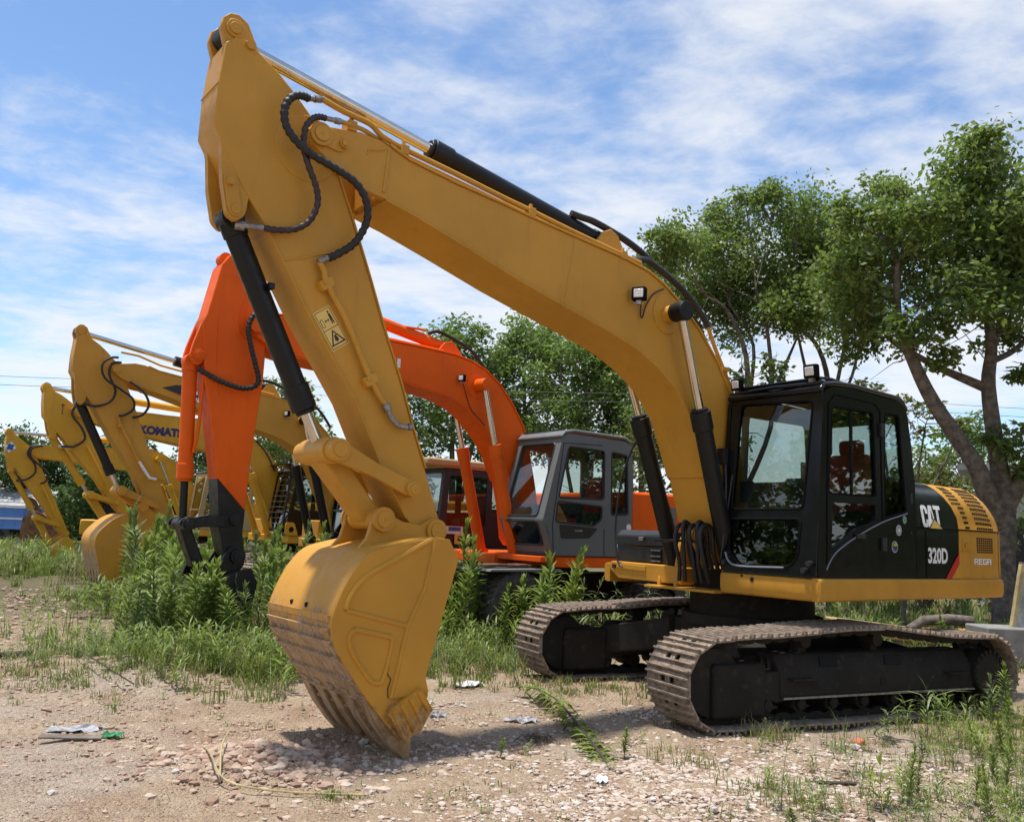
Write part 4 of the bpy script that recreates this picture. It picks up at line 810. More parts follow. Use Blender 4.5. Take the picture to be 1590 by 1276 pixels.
MB().tube(smooth_path([(5.09, 0.215, 3.335), (5.045, 0.215, 3.27), (5.02, 0.215, 3.19), (4.844, 0.215, 2.945), (4.632, 0.215, 2.565), (4.51, 0.215, 2.41)], 4), 0.022, 10).build('grease_pipe', 'cat_yellow', stick, smooth=60)
for (a, b) in ((5.02, 3.19), (4.632, 2.56)): MB().obox((a, 0.20, b), (0.045, 0, -0.03), (0, 0.035, 0), (0.02, 0, 0.03)).cyl((a + 0.03, 0.23, b + 0.0), (a + 0.03, 0.255, b), 0.015, n=6).build('pipe_clamp', 'cat_yellow', stick, 0.005)
MB().tube(smooth_path([(4.515, 0.215, 2.42), (4.48, 0.215, 2.37), (4.447, 0.215, 2.31), (4.40, 0.22, 2.265), (4.35, 0.225, 2.25), (4.30, 0.235, 2.253)], 4), 0.02, 10).cyl((4.50, 0.215, 2.40), (4.475, 0.215, 2.355), 0.033, n=8).cyl((4.31, 0.235, 2.253), (4.28, 0.24, 2.256), 0.026, n=8).build('pipe_end', 'steel_dull', stick, smooth=60)
H1 = [(5.29, 0.30, 4.437), (5.345, 0.31, 4.437), (5.415, 0.32, 4.403), (5.464, 0.32, 4.317), (5.455, 0.32, 4.204), (5.392, 0.33, 4.109), (5.268, 0.34, 4.032), (5.07, 0.35, 3.974), (4.915, 0.35, 3.914), (4.821, 0.34, 3.806), (4.80, 0.32, 3.667), (4.861, 0.28, 3.51), (4.978, 0.24, 3.403), (5.03, 0.23, 3.372)]
H2 = [(5.15, 0.29, 4.343), (5.20, 0.29, 4.338), (5.256, 0.30, 4.301), (5.302, 0.30, 4.215), (5.30, 0.30, 4.075), (5.253, 0.30, 3.95), (5.186, 0.29, 3.829), (5.163, 0.28, 3.719), (5.201, 0.26, 3.594), (5.29, 0.24, 3.516), (5.402, 0.22, 3.484), (5.50, 0.20, 3.481)]
hose(main, H1, 0.030); hose(main, H2, 0.024, 'hose_brown')
MB().cyl((5.30, 0.30, 4.437), (5.18, 0.29, 4.475), 0.02, n=10).cyl((5.25, 0.295, 4.452), (5.20, 0.29, 4.468), 0.027, n=8).cyl((5.16, 0.29, 4.343), (5.02, 0.285, 4.36), 0.018, n=10).cyl((5.08, 0.285, 4.353), (5.04, 0.285, 4.358), 0.025, n=8).cyl((5.02, 0.23, 3.377), (5.10, 0.218, 3.33), 0.022, n=10).cyl((5.49, 0.20, 3.481), (5.62, 0.12, 3.49), 0.02, n=10).cyl((5.60, 0.12, 3.488), (5.66, 0.10, 3.49), 0.033, n=8).build('hose_fitting', 'steel_dull', main)
TT = [(5.19, 0.29, 4.473), (5.004, 0.27, 4.448), (4.79, 0.25, 4.437), (4.70, 0.24, 4.39), (4.62, 0.24, 4.365), (4.49, 0.235, 4.343), (4.05, 0.235, 4.288), (3.54, 0.235, 4.216), (3.255, 0.235, 4.181), (2.765, 0.235, 4.115), (2.178, 0.235, 4.045), (1.95, 0.235, 4.02)]
MB().tube(smooth_path(TT, 3), 0.022, 8).tube(smooth_path([(5.03, 0.28, 4.362), (4.85, 0.25, 4.375), (4.7, 0.21, 4.36), (4.49, 0.19, 4.32), (4.05, 0.19, 4.26), (3.3, 0.19, 4.165), (2.2, 0.19, 4.04)], 3), 0.018, 8).build('hydraulic_pipe', 'cat_yellow', main, smooth=60)
for (x, z) in ((4.49, 4.33), (3.255, 4.165), (2.18, 4.04), (4.93, 4.375)): MB().box(x - 0.035, x + 0.035, 0.15, 0.27, z - 0.04, z + 0.035).cyl((x, 0.235, z + 0.03), (x, 0.235, z + 0.07), 0.018, n=6).build('pipe_clamp', 'cat_yellow', main, 0.005)
hose(main, [(2.66, 0.06, 4.36), (2.55, 0.08, 4.345), (2.434, 0.10, 4.335), (2.233, 0.1, 4.303), (2.05, 0.12, 4.25), (1.853, 0.12, 4.189), (1.70, 0.12, 4.12)], 0.032, rib=False)
hose(main, [(1.97, 0.2, 4.04), (1.86, 0.17, 4.09), (1.676, 0.12, 4.103), (1.312, 0.1, 3.985), (1.06, 0.1, 3.845), (0.90, 0.12, 3.68), (0.87, 0.13, 3.62)], 0.032, rib=False)
hose(main, [(2.60, -0.06, 4.35), (2.40, -0.08, 4.345), (2.1, -0.08, 4.26), (1.6, -0.08, 4.07), (1.2, -0.08, 3.92), (0.93, -0.05, 3.70)], 0.03, rib=False)
MB().tube([(0.875, 0.13, 3.63), (0.788, 0.15, 3.425), (0.687, 0.15, 3.277), (0.585, 0.15, 3.127), (0.46, 0.15, 2.9)], 0.02, 8).box(0.62, 0.72, 0.10, 0.20, 3.20, 3.24).build('hydraulic_pipe', 'cat_yellow', main)
hose(main, [(1.63, 0.42, 3.62), (1.45, 0.36, 3.66), (1.25, 0.30, 3.60), (1.12, 0.27, 3.56)], 0.009, name='hose', rib=False)
work_lamp(main, (2.06, 0.34, 3.685), (0.85, 0.5, 0.03), 0.066)
hose(main, [(1.97, 0.275, 3.62), (1.975, 0.275, 3.53), (1.95, 0.275, 3.50), (1.90, 0.27, 3.62), (1.80, 0.265, 3.75), (1.66, 0.262, 3.83)], 0.007, 'hose_brown', 'lamp_cable', rib=False)
MB().tube([(1.60, 0.36, 3.595), (1.60, 0.50, 3.595)], 0.092, 20).build('cylinder_cap', 'black_arm', main, 0.01)
for s in (-1, 1): MB().box(5.36, 5.40, s * 0.07, s * 0.13, 3.10, 3.14).build('cylinder_stub', 'black_arm', main)
# ================================================================== the machines behind
def simple_track(root, yc, w=0.55, xf=1.6, r=0.36, zc=0.39):
    loop = arc(xf, zc, r, -90, 90, 10) + [(0.2, zc + r + 0.04)] + arc(-xf, zc, r, 90, 270, 10)
    m = MB(); m.prism(loop, yc - w / 2, yc + w / 2); t = m.build('track', 'track_steel', root)
    P = [Vector(p) for p in loop]; n = len(P); L = [(P[i], P[(i + 1) % n]) for i in range(n)]
    g = MB(); acc = 0.0
    for a, b in L:
        d = b - a; l = d.length
        if l < 1e-6: continue
        u = d / l; nr = Vector((u.y, -u.x))
        while acc < l:
            c = a + u * acc; g.obox((c.x + nr.x * 0.012, yc, c.y + nr.y * 0.012), (u.x * 0.012, 0, u.y * 0.012), (0, w / 2, 0), (nr.x * 0.014, 0, nr.y * 0.014)); acc += 0.075
        acc -= l
    g.build('grousers', 'track_steel', t)['kind'] = 'stuff'
    MB().box(-1.3, 1.3, yc - 0.18, yc + w / 2 + 0.02, 0.2, 0.55).build('track_frame', 'undercarriage_black', t, 0.03)
    return t
def simple_house(root, col, xr=-2.5, ztop=2.1, front=True):
    MB().box(-2.5, 0.8, -1.3, 1.3, 1.02, 1.22).build('deck', col, root, 0.03)
    prof = rpoly([(-0.75, 1.225), (-0.75, ztop), (-2.0, ztop + 0.02), (xr + 0.12, ztop - 0.15), (xr, ztop - 0.5), (xr, 1.225)], 0.18, 6)
    h = MB().prism(prof, -1.28, 1.28).build('engine_hood', col, root, 0.05)
    MB().cyl((0, 0, 0.7), (0, 0, 1.03), 0.6, n=28).box(-0.6, 0.6, -1.0, 1.0, 0.35, 0.72).build('centre_frame', 'undercarriage_black', root)
    MB().box(0.0, 0.75, -1.25, -0.45, 1.225, 1.6).build('tool_box', col, root, 0.02)
    return h
def simple_cab(root, fmat, roofmat, x0=-0.8, x1=0.82, y0=0.32, y1=1.3, z0=1.225, z1=2.92, slope=0.14, gl='cab_glass', seat='seat_grey', rmat2=None, wz=0.35):
    side = rpoly([(x1, z0), (x1 + 0.02, z0 + 0.5), (x1 - slope, z1), (x0 + 0.08, z1), (x0, z0 + 0.8), (x0, z0)], 0.09)
    xm = x0 + (x1 - x0) * 0.34; w1 = rpoly([(x1 - slope - 0.10, z1 - 0.15), (xm + 0.06, z1 - 0.15), (xm + 0.06, z0 + wz), (x1 - 0.12, z0 + wz)], 0.06); w2 = rpoly([(xm - 0.06, z1 - 0.15), (x0 + 0.17, z1 - 0.15), (x0 + 0.12, z0 + 0.6), (xm - 0.06, z0 + 0.6)], 0.05)
    cab = MB().plate(side, [w1, w2], -0.04, 0, side_y(y1)).build('cab', fmat, root, 0.012)
    for w in (w1, w2): pane(cab, w, lambda a, b, t: (a, y1 - 0.02 + t, b), gl)
    MB().plate(side, [w1, w2], 0, 0.03, side_y(y0)).build('cab_wall', fmat, cab)
    fxx = lambda z: x1 + 0.02 - max(0, z - z0 - 0.5) * (slope + 0.02) / (z1 - z0 - 0.5)
    ffn = lambda a, b, t: (fxx(b) + t, a, b)
    fw = rpoly([(y0 + 0.1, z1 - 0.12), (y1 - 0.1, z1 - 0.12), (y1 - 0.12, z0 + 0.15), (y0 + 0.12, z0 + 0.15)], 0.06)
    MB().plate([(y0, z0), (y1 - 0.005, z0), (y1 - 0.005, z1 - 0.03), (y0, z1 - 0.03)], [fw], -0.03, 0.0, ffn).build('cab_front', fmat, cab, 0.01)
    pane(cab, fw, lambda a, b, t: ffn(a, b, t - 0.012), gl, 'windscreen')
    MB().box(fxx(z0 + 0.6) - 0.0, fxx(z0 + 0.6) + 0.02, y0 + 0.08, y1 - 0.08, z0 + 0.56, z0 + 0.60).build('windscreen_bar', fmat, cab)
    rfn = lambda a, b, t: (x0 + max(0, b - z0 - 0.8) * 0.08 / (z1 - z0 - 0.8) + t, a, b)
    MB().plate([(y0, z0), (y1, z0), (y1, z1 - 0.04), (y0, z1 - 0.04)], [rpoly([(y0 + 0.12, z0 + 0.7), (y1 - 0.12, z0 + 0.7), (y1 - 0.12, z1 - 0.2), (y0 + 0.12, z1 - 0.2)], 0.05)], 0, 0.03, rfn).build('cab_wall', fmat, cab)
    MB().box(x0 + 0.04, x1 - slope + 0.03, y0 - 0.01, y1 + 0.01, z1 - 0.03, z1 + 0.035).build('cab_roof', roofmat, cab, 0.025)
    MB().box(x0, x1, y0 + 0.01, y1 - 0.01, z0 - 0.003, z0 + 0.04).build('cab_floor', 'cab_inside', cab)
    ym = (y0 + y1) / 2
    MB().box(x0 + 0.35, x0 + 0.85, ym - 0.23, ym + 0.23, z0 + 0.35, z0 + 0.5).build('seat', seat, cab, 0.05)
    MB().obox((x0 + 0.33, ym, z0 + 0.85), (0.06, 0, 0), (0, 0.22, 0), (-0.05, 0, 0.36)).build('seat_back', seat, cab, 0.05)
    MB().box(x0 + 0.4, x0 + 0.8, ym - 0.2, ym + 0.2, z0 + 0.04, z0 + 0.35).build('seat_base', 'cab_inside', cab)
    for yy in (y0 + 0.15, y1 - 0.15): MB().box(x0 + 0.4, x0 + 1.0, yy - 0.07, yy + 0.07, z0 + 0.04, z0 + 0.6).build('console', 'cab_inside', cab, 0.02)
    return cab
GRP = 'excavators parked in a row'

# ---- orange wheeled excavator
oe = empty('excavator', spot(4.9, -1.3), MAIN_YAW, 'orange wheeled excavator with grey cab, just behind the front yellow one', 'excavator', GRP)
OT = [(4.80, 4.09), (4.588, 4.123), (3.132, 4.043), (2.659, 4.036), (2.013, 4.011), (1.734, 3.965), (1.478, 3.872), (1.211, 3.702), (0.968, 3.44), (0.75, 3.145), (0.57, 2.75), (0.43, 2.2), (0.33, 1.7)]
OB = [(0.72, 1.42), (0.80, 1.9), (0.908, 2.291), (1.06, 2.60), (1.263, 2.884), (1.566, 3.16), (1.82, 3.31), (2.099, 3.404), (2.481, 3.466), (2.905, 3.517), (4.4, 3.611), (4.80, 3.68)]
ob = MB().prism(OT + [(0.36, 1.45), (0.5, 1.3), (0.64, 1.32)] + OB, -0.25, 0.25).build('boom', 'orange_paint', oe, 0.012)
rb = MB(); ribbon(rb, OT[:-2], -0.265, 0.265, -0.02); rb.build('top_flange', 'orange_paint', ob, 0.004)
rb = MB(); ribbon(rb, OB[2:], -0.262, 0.262, -0.018); rb.build('bottom_flange', 'orange_paint', ob, 0.004)
for s in (-1, 1):
    MB().prism([(4.78, 4.085), (4.96, 4.055), (5.08, 3.99), (5.10, 3.90), (5.05, 3.82), (4.95, 3.78), (4.78, 3.69)], s * 0.19, s * 0.25).build('fork_plate', 'orange_paint', ob, 0.006)
    MB().cyl((4.99, s * 0.19, 3.92), (4.99, s * 0.33, 3.92), 0.10, n=22).build('pin_boss', 'orange_paint', ob, 0.01)
    MB().cyl((1.60, s * 0.25, 3.62), (1.60, s * 0.47, 3.62), 0.10, 0.09, n=22).build('cylinder_pivot', 'orange_paint', ob, 0.01)
    cylinder(oe, (0.92, 1.18), (1.60, 3.62), s * 0.42, 0.085, 0.042, 0.64, 'orange_paint', 1, 'boom_cylinder')
MB().cyl((1.60, 0.245, 3.62), (1.60, 0.262, 3.62), 0.19, n=30).build('boss_plate', 'orange_paint', ob, 0.004)
cylinder(oe, (2.02, 4.15), (5.36, 4.73), 0.0, 0.082, 0.045, 0.5, 'orange_paint', 2, 'stick_cylinder')
for s in (-1, 1): MB().prism([(2.3, 4.0), (2.12, 4.20), (2.0, 4.24), (1.92, 4.18), (1.72, 3.95)], s * 0.10, s * 0.13).build('cylinder_bracket', 'orange_paint', ob, 0.005)
OS = [(5.36, 4.75), (5.44, 4.62), (5.565, 3.975), (5.61, 3.86), (5.535, 3.33), (5.53, 3.20), (5.419, 2.788), (5.267, 2.019), (4.897, 1.645), (4.877, 2.299), (4.843, 2.782), (4.804, 3.207), (4.80, 3.55), (4.815, 3.80), (4.95, 4.16), (5.16, 4.58), (5.25, 4.75), (5.31, 4.79)]
OK_ = [(5.267, 2.019), (5.195, 1.417), (5.13, 1.18), (5.05, 1.02), (4.97, 0.99), (4.88, 1.03), (4.86, 1.12), (4.905, 1.388), (4.897, 1.645)]
os_ = MB().prism(OS, -0.17, 0.17).build('stick', 'orange_paint', oe, 0.012)
MB().prism(OK_, -0.1695, 0.1695).build('stick_end', 'black_arm', os_, 0.012, label='matt black lower end of the orange stick')
for s in (-1, 1): MB().prism(rpoly([(5.60, 3.90), (5.69, 3.60), (5.72, 3.45), (5.66, 3.34), (5.57, 3.36), (5.53, 3.5), (5.50, 3.8)], 0.04), s * 0.09, s * 0.15).build('cylinder_lug', 'orange_paint', os_, 0.006)
pin(os_, 5.60, 3.47, -0.17, 0.172, 0.075, 'orange_paint')
MB().tube([(5.44, 0.171, 3.98), (5.42, 0.171, 3.5), (5.36, 0.171, 3.0)], 0.008, 6).tube([(5.14, 0.171, 4.2), (5.2, 0.171, 4.0), (5.15, 0.171, 3.8), (5.0, 0.171, 3.7)], 0.01, 6).build('weld_seam', 'orange_paint', os_)
cylinder(oe, (5.66, 3.40), (5.58, 1.47), 0.0, 0.085, 0.045, 0.72, 'orange_paint', 2, 'bucket_cylinder', rodmat='black_arm', eyemat='black_arm')
MB().tube(smooth_path([(5.55, 0.10, 3.30), (5.53, 0.12, 3.2), (5.53, 0.12, 2.6), (5.56, 0.10, 2.3)], 3), 0.022, 8).build('hydraulic_pipe', 'orange_paint', oe)
for s in (-1, 1):
    MB().prism(rpoly([(5.70, 1.47), (5.62, 1.55), (5.45, 1.53), (5.10, 1.60), (5.0, 1.58), (4.98, 1.48), (5.06, 1.45), (5.45, 1.43), (5.60, 1.38)], 0.04), s * 0.19, s * 0.24).build('tipping_link', 'black_arm', oe, 0.006)
    pin(oe, 5.59, 1.46, s * 0.08, s * 0.28, 0.075, 'black_arm'); pin(oe, 5.05, 1.53, s * 0.17, s * 0.28, 0.065, 'black_arm')
MB().prism([(5.66, 1.46), (5.52, 1.46), (5.30, 0.98), (5.44, 0.95)], -0.11, 0.11).build('bucket_link', 'black_arm', oe, 0.02)
obk = MB(); ribbon(obk, [tuple(p)[:2] for p in smooth_path([(4.95, 0.92, 0), (5.15, 0.88, 0), (5.30, 0.76, 0), (5.38, 0.55, 0), (5.36, 0.33, 0), (5.26, 0.14, 0), (5.1, 0.05, 0)], 3)], -0.32, 0.32, -0.03)
obk = obk.build('bucket', 'black_arm', oe)
for s in (-1, 1):
    MB().prism([(4.83, 0.97), (4.95, 0.95), (5.15, 0.88), (5.30, 0.76), (5.38, 0.55), (5.36, 0.33), (5.26, 0.14), (5.1, 0.04), (4.80, 0.40), (4.74, 0.80)], s * 0.32, s * 0.34).build('side_plate', 'black_arm', obk, 0.006)
    MB().prism(rpoly([(5.48, 0.85), (5.42, 1.02), (5.35, 1.04), (5.2, 0.98), (5.06, 1.22), (4.96, 1.22), (4.86, 1.12), (4.88, 0.98), (4.98, 0.88), (5.3, 0.80)], 0.04), s * 0.18, s * 0.22).build('hinge_plate', 'black_arm', obk, 0.006)
    pin(obk, 4.97, 1.10, s * 0.22, s * 0.27, 0.09, 'black_arm', name='pin_boss')
for i in range(4): yc = -0.27 + 0.18 * i; MB().prism([(5.22, 0.10), (5.08, 0.0), (4.9, -0.02), (5.05, 0.09)], yc - 0.04, yc + 0.04).build('tooth', 'black_arm', obk)
hose(oe, [(4.90, 0.30, 4.09), (4.98, 0.31, 4.08), (5.06, 0.32, 4.01), (5.10, 0.32, 3.858), (5.045, 0.32, 3.626), (4.96, 0.31, 3.398), (4.912, 0.30, 3.244), (4.958, 0.29, 3.157), (5.117, 0.27, 3.12), (5.359, 0.22, 3.181), (5.60, 0.14, 3.30)], 0.034)
hose(oe, [(2.35, 0.05, 4.31), (2.2, 0.05, 4.36), (1.95, 0.05, 4.30), (1.65, 0.08, 4.18), (1.45, 0.1, 4.0), (1.36, 0.12, 3.88)], 0.028, rib=False)
MB().tube([(2.75, 0.06, 4.33), (2.5, 0.06, 4.34), (2.42, 0.06, 4.33)], 0.018, 8).tube([(4.5, 0.21, 4.15), (3.2, 0.21, 4.085), (2.2, 0.21, 4.055)], 0.018, 8).build('hydraulic_pipe', 'orange_paint', oe)
work_lamp(oe, (1.93, 0.33, 3.68), (0.9, 0.35, 0), 0.055)
hose(oe, [(1.88, 0.275, 3.64), (1.80, 0.272, 3.45), (1.70, 0.272, 3.25), (1.45, 0.27, 3.05)], 0.007, 'hose_brown', 'lamp_cable', rib=False)
lettering('HITACHI', 'white_decal', ob, lambda a, b: (4.18 - a * 1.27, 0.254, 3.75 + b * 0.13 - a * 0.06), 0.03)
# house, chassis, wheels
MB().box(-2.4, 0.86, -1.28, 1.28, 1.06, 1.215).build('deck', 'orange_paint', oe, 0.02)
MB().box(0.80, 1.20, -0.6, 0.30, 1.06, 1.20).build('front_frame', 'orange_paint', oe, 0.02)
MB().prism([(0.90, 1.13), (1.14, 1.13), (1.14, 1.21), (0.90, 1.21)], 0.30, 1.285).build('side_skirt', 'orange_paint', oe, 0.01)
hd_ = MB().prism(rpoly([(-0.62, 1.22), (-0.62, 2.20), (-2.3, 2.22), (-2.42, 2.0), (-2.42, 1.22)], 0.06), -1.25, 1.25).build('engine_hood', 'orange_paint', oe, 0.04)
MB().box(-1.6, -1.2, 1.245, 1.262, 1.3, 2.0).build('hood_panel', 'grey_cab', hd_, 0.006)
MB().prism(rpoly([(-2.42, 1.05), (-2.42, 2.1), (-2.75, 1.95), (-2.85, 1.6), (-2.8, 1.05)], 0.1), -1.25, 1.25).build('counterweight', 'grey_cab', oe, 0.05)
MB().cyl((0, 0, 0.92), (0, 0, 1.07), 0.6, n=28).box(-1.9, 2.0, -0.42, 0.42, 0.55, 0.92).build('chassis', 'undercarriage_black', oe, 0.02)
def tyre_mesh():
    m = MB(); prof = [(0.30, -0.11), (0.40, -0.125), (0.47, -0.12), (0.50, -0.095), (0.505, 0.0), (0.50, 0.095), (0.47, 0.12), (0.40, 0.125), (0.30, 0.11)]; n = 40
    rings = [[(r_ * math.cos(2 * PI * i / n), y_, r_ * math.sin(2 * PI * i / n)) for r_, y_ in prof] for i in range(n + 1)]
    m.loft(rings, closed=False, caps=False)
    for i in range(36):
        a = 2 * PI * i / 36
        for s in (-1, 1):
            aa = a + (0.04 if s > 0 else -0.04); c_, s_ = math.cos(aa), math.sin(aa)
            m.obox((0.507 * c_, s * 0.06, 0.507 * s_), (0.014 * c_, 0, 0.014 * s_), (-0.02 * s_, 0.045, 0.02 * c_), (-0.022 * s_, 0, 0.022 * c_))
    me = m.mesh('tyre', 35); me.materials.append(MATS['tyre_rubber']); return me
TY = tyre_mesh(); hubm = MB().cyl((0, -0.1, 0), (0, 0.07, 0), 0.30, 0.27, n=28).cyl((0, 0.06, 0), (0, 0.12, 0), 0.12, n=18).mesh('rim'); hubm.materials.append(MATS['undercarriage_black'])
for xw in (1.47, -1.35):
    MB().cyl((xw, -1.2, 0.47), (xw, 1.2, 0.47), 0.09, n=14).build('axle', 'undercarriage_black', oe)
    for yw in (-1.18, -0.88, 0.88, 1.18):
        w_ = link_mesh('wheel', hubm, oe); w_.location = (xw, yw, 0.48); ty = link_mesh('tyre', TY, w_)
for s in (-1, 1):
    MB().prism([(2.02, 1.0), (1.98, 1.03), (0.80, 1.045), (0.74, 1.0)], s * 0.45, s * 1.32).build('fender', 'grey_cab', oe, 0.008)
# cab
CS = rpoly([(0.93, 1.225), (1.04, 1.589), (1.135, 1.70), (0.83, 2.86), (0.74, 2.945), (-0.42, 2.93), (-0.56, 2.86), (-0.60, 2.3), (-0.56, 1.225)], 0.05)
cw1 = rpoly([(0.70, 2.755), (0.005, 2.748), (-0.003, 2.045), (0.86, 2.03)], 0.05); cw2 = rpoly([(0.875, 1.975), (0.03, 1.94), (0.035, 1.754), (0.18, 1.657), (0.90, 1.69)], 0.04); cw3 = rpoly([(-0.14, 2.75), (-0.46, 2.72), (-0.50, 1.85), (-0.16, 1.83)], 0.04)
oc = MB().plate(CS, [cw1, cw2, cw3], -0.05, 0, side_y(1.3)).build('cab', 'grey_cab', oe, 0.012)
for w in (cw1, cw2, cw3): pane(oc, w, lambda a, b, t: (a, 1.275 + t, b), 'cab_glass'); MB().tube([(a, 1.298, b) for a, b in w + w[:1]], 0.014, 6, False).build('window_seal', 'rubber_hose', oc)
MB().prism(rpoly([(0.84, 1.66), (0.10, 1.625), (0.26, 1.48), (0.80, 1.46)], 0.04), 1.30, 1.306).build('door_panel', 'black_plastic', oc, 0.003)
MB().box(0.42, 0.56, 1.306, 1.33, 1.565, 1.59).build('door_handle', 'steel_dull', oc, 0.004)
MB().plate(CS, [rpoly([(0.72, 2.75), (0.25, 2.74), (0.25, 1.95), (0.86, 1.95)], 0.06), rpoly([(0.08, 2.7), (-0.42, 2.68), (-0.42, 2.0), (0.08, 2.0)], 0.06)], 0, 0.04, side_y(0.30)).build('cab_wall', 'grey_cab', oc, 0.01)
def ofx(z): return 0.93 + (z - 1.225) * 0.43 if z < 1.70 else 1.135 - (z - 1.70) * 0.262
off_ = lambda a, b, t: (ofx(b) + t, a, b)
gu = rpoly([(0.42, 2.80), (1.18, 2.80), (1.16, 1.76), (0.40, 1.76)], 0.06); glo = rpoly([(0.42, 1.69), (1.16, 1.69), (1.16, 1.36), (0.42, 1.36)], 0.05)
zb_ = [1.225, 1.36, 1.69, 1.70, 1.76, 2.8, 2.90]
MB().plate([(0.30, 1.705), (1.295, 1.705), (1.295, 2.90), (0.30, 2.90)], [gu], -0.04, 0, off_).build('cab_front', 'grey_cab', oc, 0.01)
MB().plate([(0.30, 1.235), (1.295, 1.235), (1.295, 1.703), (0.30, 1.703)], [glo], -0.04, 0, off_).build('cab_front', 'grey_cab', oc, 0.01)
pane(oc, gu, lambda a, b, t: off_(a, b, t - 0.02), 'cab_glass_clear', 'windscreen'); pane(oc, glo, lambda a, b, t: off_(a, b, t - 0.02), 'cab_glass_dark', 'windscreen')
for w in (gu, glo): MB().tube([off_(a, b, 0.0) for a, b in w + w[:1]], 0.014, 6, False).build('window_seal', 'rubber_hose', oc)
MB().plate([(0.32, 1.23), (1.29, 1.23), (1.29, 2.88), (0.32, 2.88)], [rpoly([(0.45, 1.95), (1.17, 1.95), (1.17, 2.7), (0.45, 2.7)], 0.05)], 0, 0.03, lambda a, b, t: (-0.57 + t, a, b)).build('cab_wall', 'grey_cab', oc)
ro = MB(); ribbon(ro, [(0.835, 2.86), (0.76, 2.935), (0.6, 2.965), (-0.40, 2.955), (-0.53, 2.90)], 0.29, 1.31, -0.05); ro.build('cab_roof', 'grey_cab', oc, 0.02)
MB().tube([(0.78, 0.36, 2.985), (0.77, 1.24, 2.985)], 0.012, 6).build('roof_rail', 'black_plastic', oc)
MB().box(-0.55, 0.95, 0.32, 1.28, 1.222, 1.26).build('cab_floor', 'cab_inside', oc)
MB().box(-0.30, 0.2, 0.58, 1.04, 1.62, 1.76).build('seat', 'seat_red', oc, 0.05); MB().obox((-0.33, 0.81, 2.05), (0.07, 0, 0.01), (0, 0.23, 0), (-0.05, 0, 0.34)).build('seat_back', 'seat_red', oc, 0.05)
MB().box(-0.25, 0.15, 0.6, 1.0, 1.26, 1.62).build('seat_base', 'cab_inside', oc)
for yy in (0.45, 1.16): MB().box(-0.3, 0.35, yy - 0.08, yy + 0.08, 1.4, 1.85).build('console', 'cab_inside', oc, 0.03)
sw_ = MB(); sw_.tube([(0.55 + 0.08 * math.cos(t), 0.81 + 0.19 * math.cos(t + 0), 2.02 + 0.17 * math.sin(t)) for t in [i * PI / 10 for i in range(21)]], 0.016, 6, False).tube([(0.65, 0.81, 1.3), (0.56, 0.81, 2.0)], 0.03, 8).build('steering_wheel', 'black_plastic', oc)
disc(oc, -0.335, 1.39, 1.304, 0.085, 'white_decal', 'sticker'); disc(oc, -0.335, 1.39, 1.305, 0.077, 'blue_decal', 'sticker_print'); disc(oc, -0.335, 1.39, 1.306, 0.052, 'white_decal', 'sticker_print'); disc(oc, -0.335, 1.385, 1.307, 0.04, 'blue_decal', 'sticker_print')
disc(oc, -0.52, 1.66, 1.304, 0.05, 'white_decal', 'sticker')
MB().tube([(-0.03, 1.302, 1.24), (-0.02, 1.302, 1.62)], 0.006, 6).tube([(0.93, 1.302, 1.26), (0.96, 1.302, 1.66), (0.80, 1.302, 2.80), (0.05, 1.302, 2.83)], 0.006, 6).build('door_seam', 'rubber_hose', oc)
# a rusty piece of track lying on the front fender
rt = empty('rusty_track_section', tuple(spot(4.9, -1.3) + HD * 1.45 + LF * 0.95 + Vector((0, 0, 1.046))), MAIN_YAW, 'rusty length of old track lying on the fender of the orange excavator', 'scrap metal')
for i in range(5): MB().obox((0.36 - 0.18 * i, 0, 0.02 + 0.006 * (i % 2)), (0.085, 0, 0.004 * (i % 3 - 1)), (0, 0.14, 0), (0, 0, 0.018)).build('track_shoe', 'rust', rt, 0.006)

# ---- second yellow machine with the dark logo on its boom
c3 = empty('excavator', spot(11, -1.3), MAIN_YAW, 'weathered yellow excavator with dark pointed logo on its boom, left of the orange stick', 'excavator', GRP)
A3 = build_arm(c3, 'cat_yellow_old', F0, (5.16, 4.12), (4.02, 1.46), 21, 1, 'black_arm', None, 'bucket_worn', 1.12)
simple_house(c3, 'cat_yellow_old'); simple_cab(c3, 'black_paint', 'black_paint'); simple_track(c3, 1.22); simple_track(c3, -1.22)
yb = 0.256
MB().add([(4.36, yb, 3.87), (4.10, yb, 3.955), (3.75, yb, 3.965), (3.40, yb, 3.92), (3.40, yb, 3.63), (3.62, yb, 3.685)], [tuple(range(6))]).build('logo_plate', 'black_decal', A3['boom'], smooth=0, fix=False)
MB().add([(4.35, yb + 0.001, 3.862), (3.62, yb + 0.001, 3.675), (3.40, yb + 0.001, 3.62), (3.40, yb + 0.001, 3.59), (3.62, yb + 0.001, 3.65)], [tuple(range(5))]).build('logo_stripe', 'red_decal', A3['boom'], smooth=0, fix=False)
block_text('CAT', 'white_decal', A3['boom'], [(0.0, 3.70, 0.13, 3.90), (0.12, 3.69, 0.28, 3.90), (0.26, 3.68, 0.40, 3.90)], lambda a, b, t: (3.83 - a, yb + 0.002 + t, b - a * 0.10))
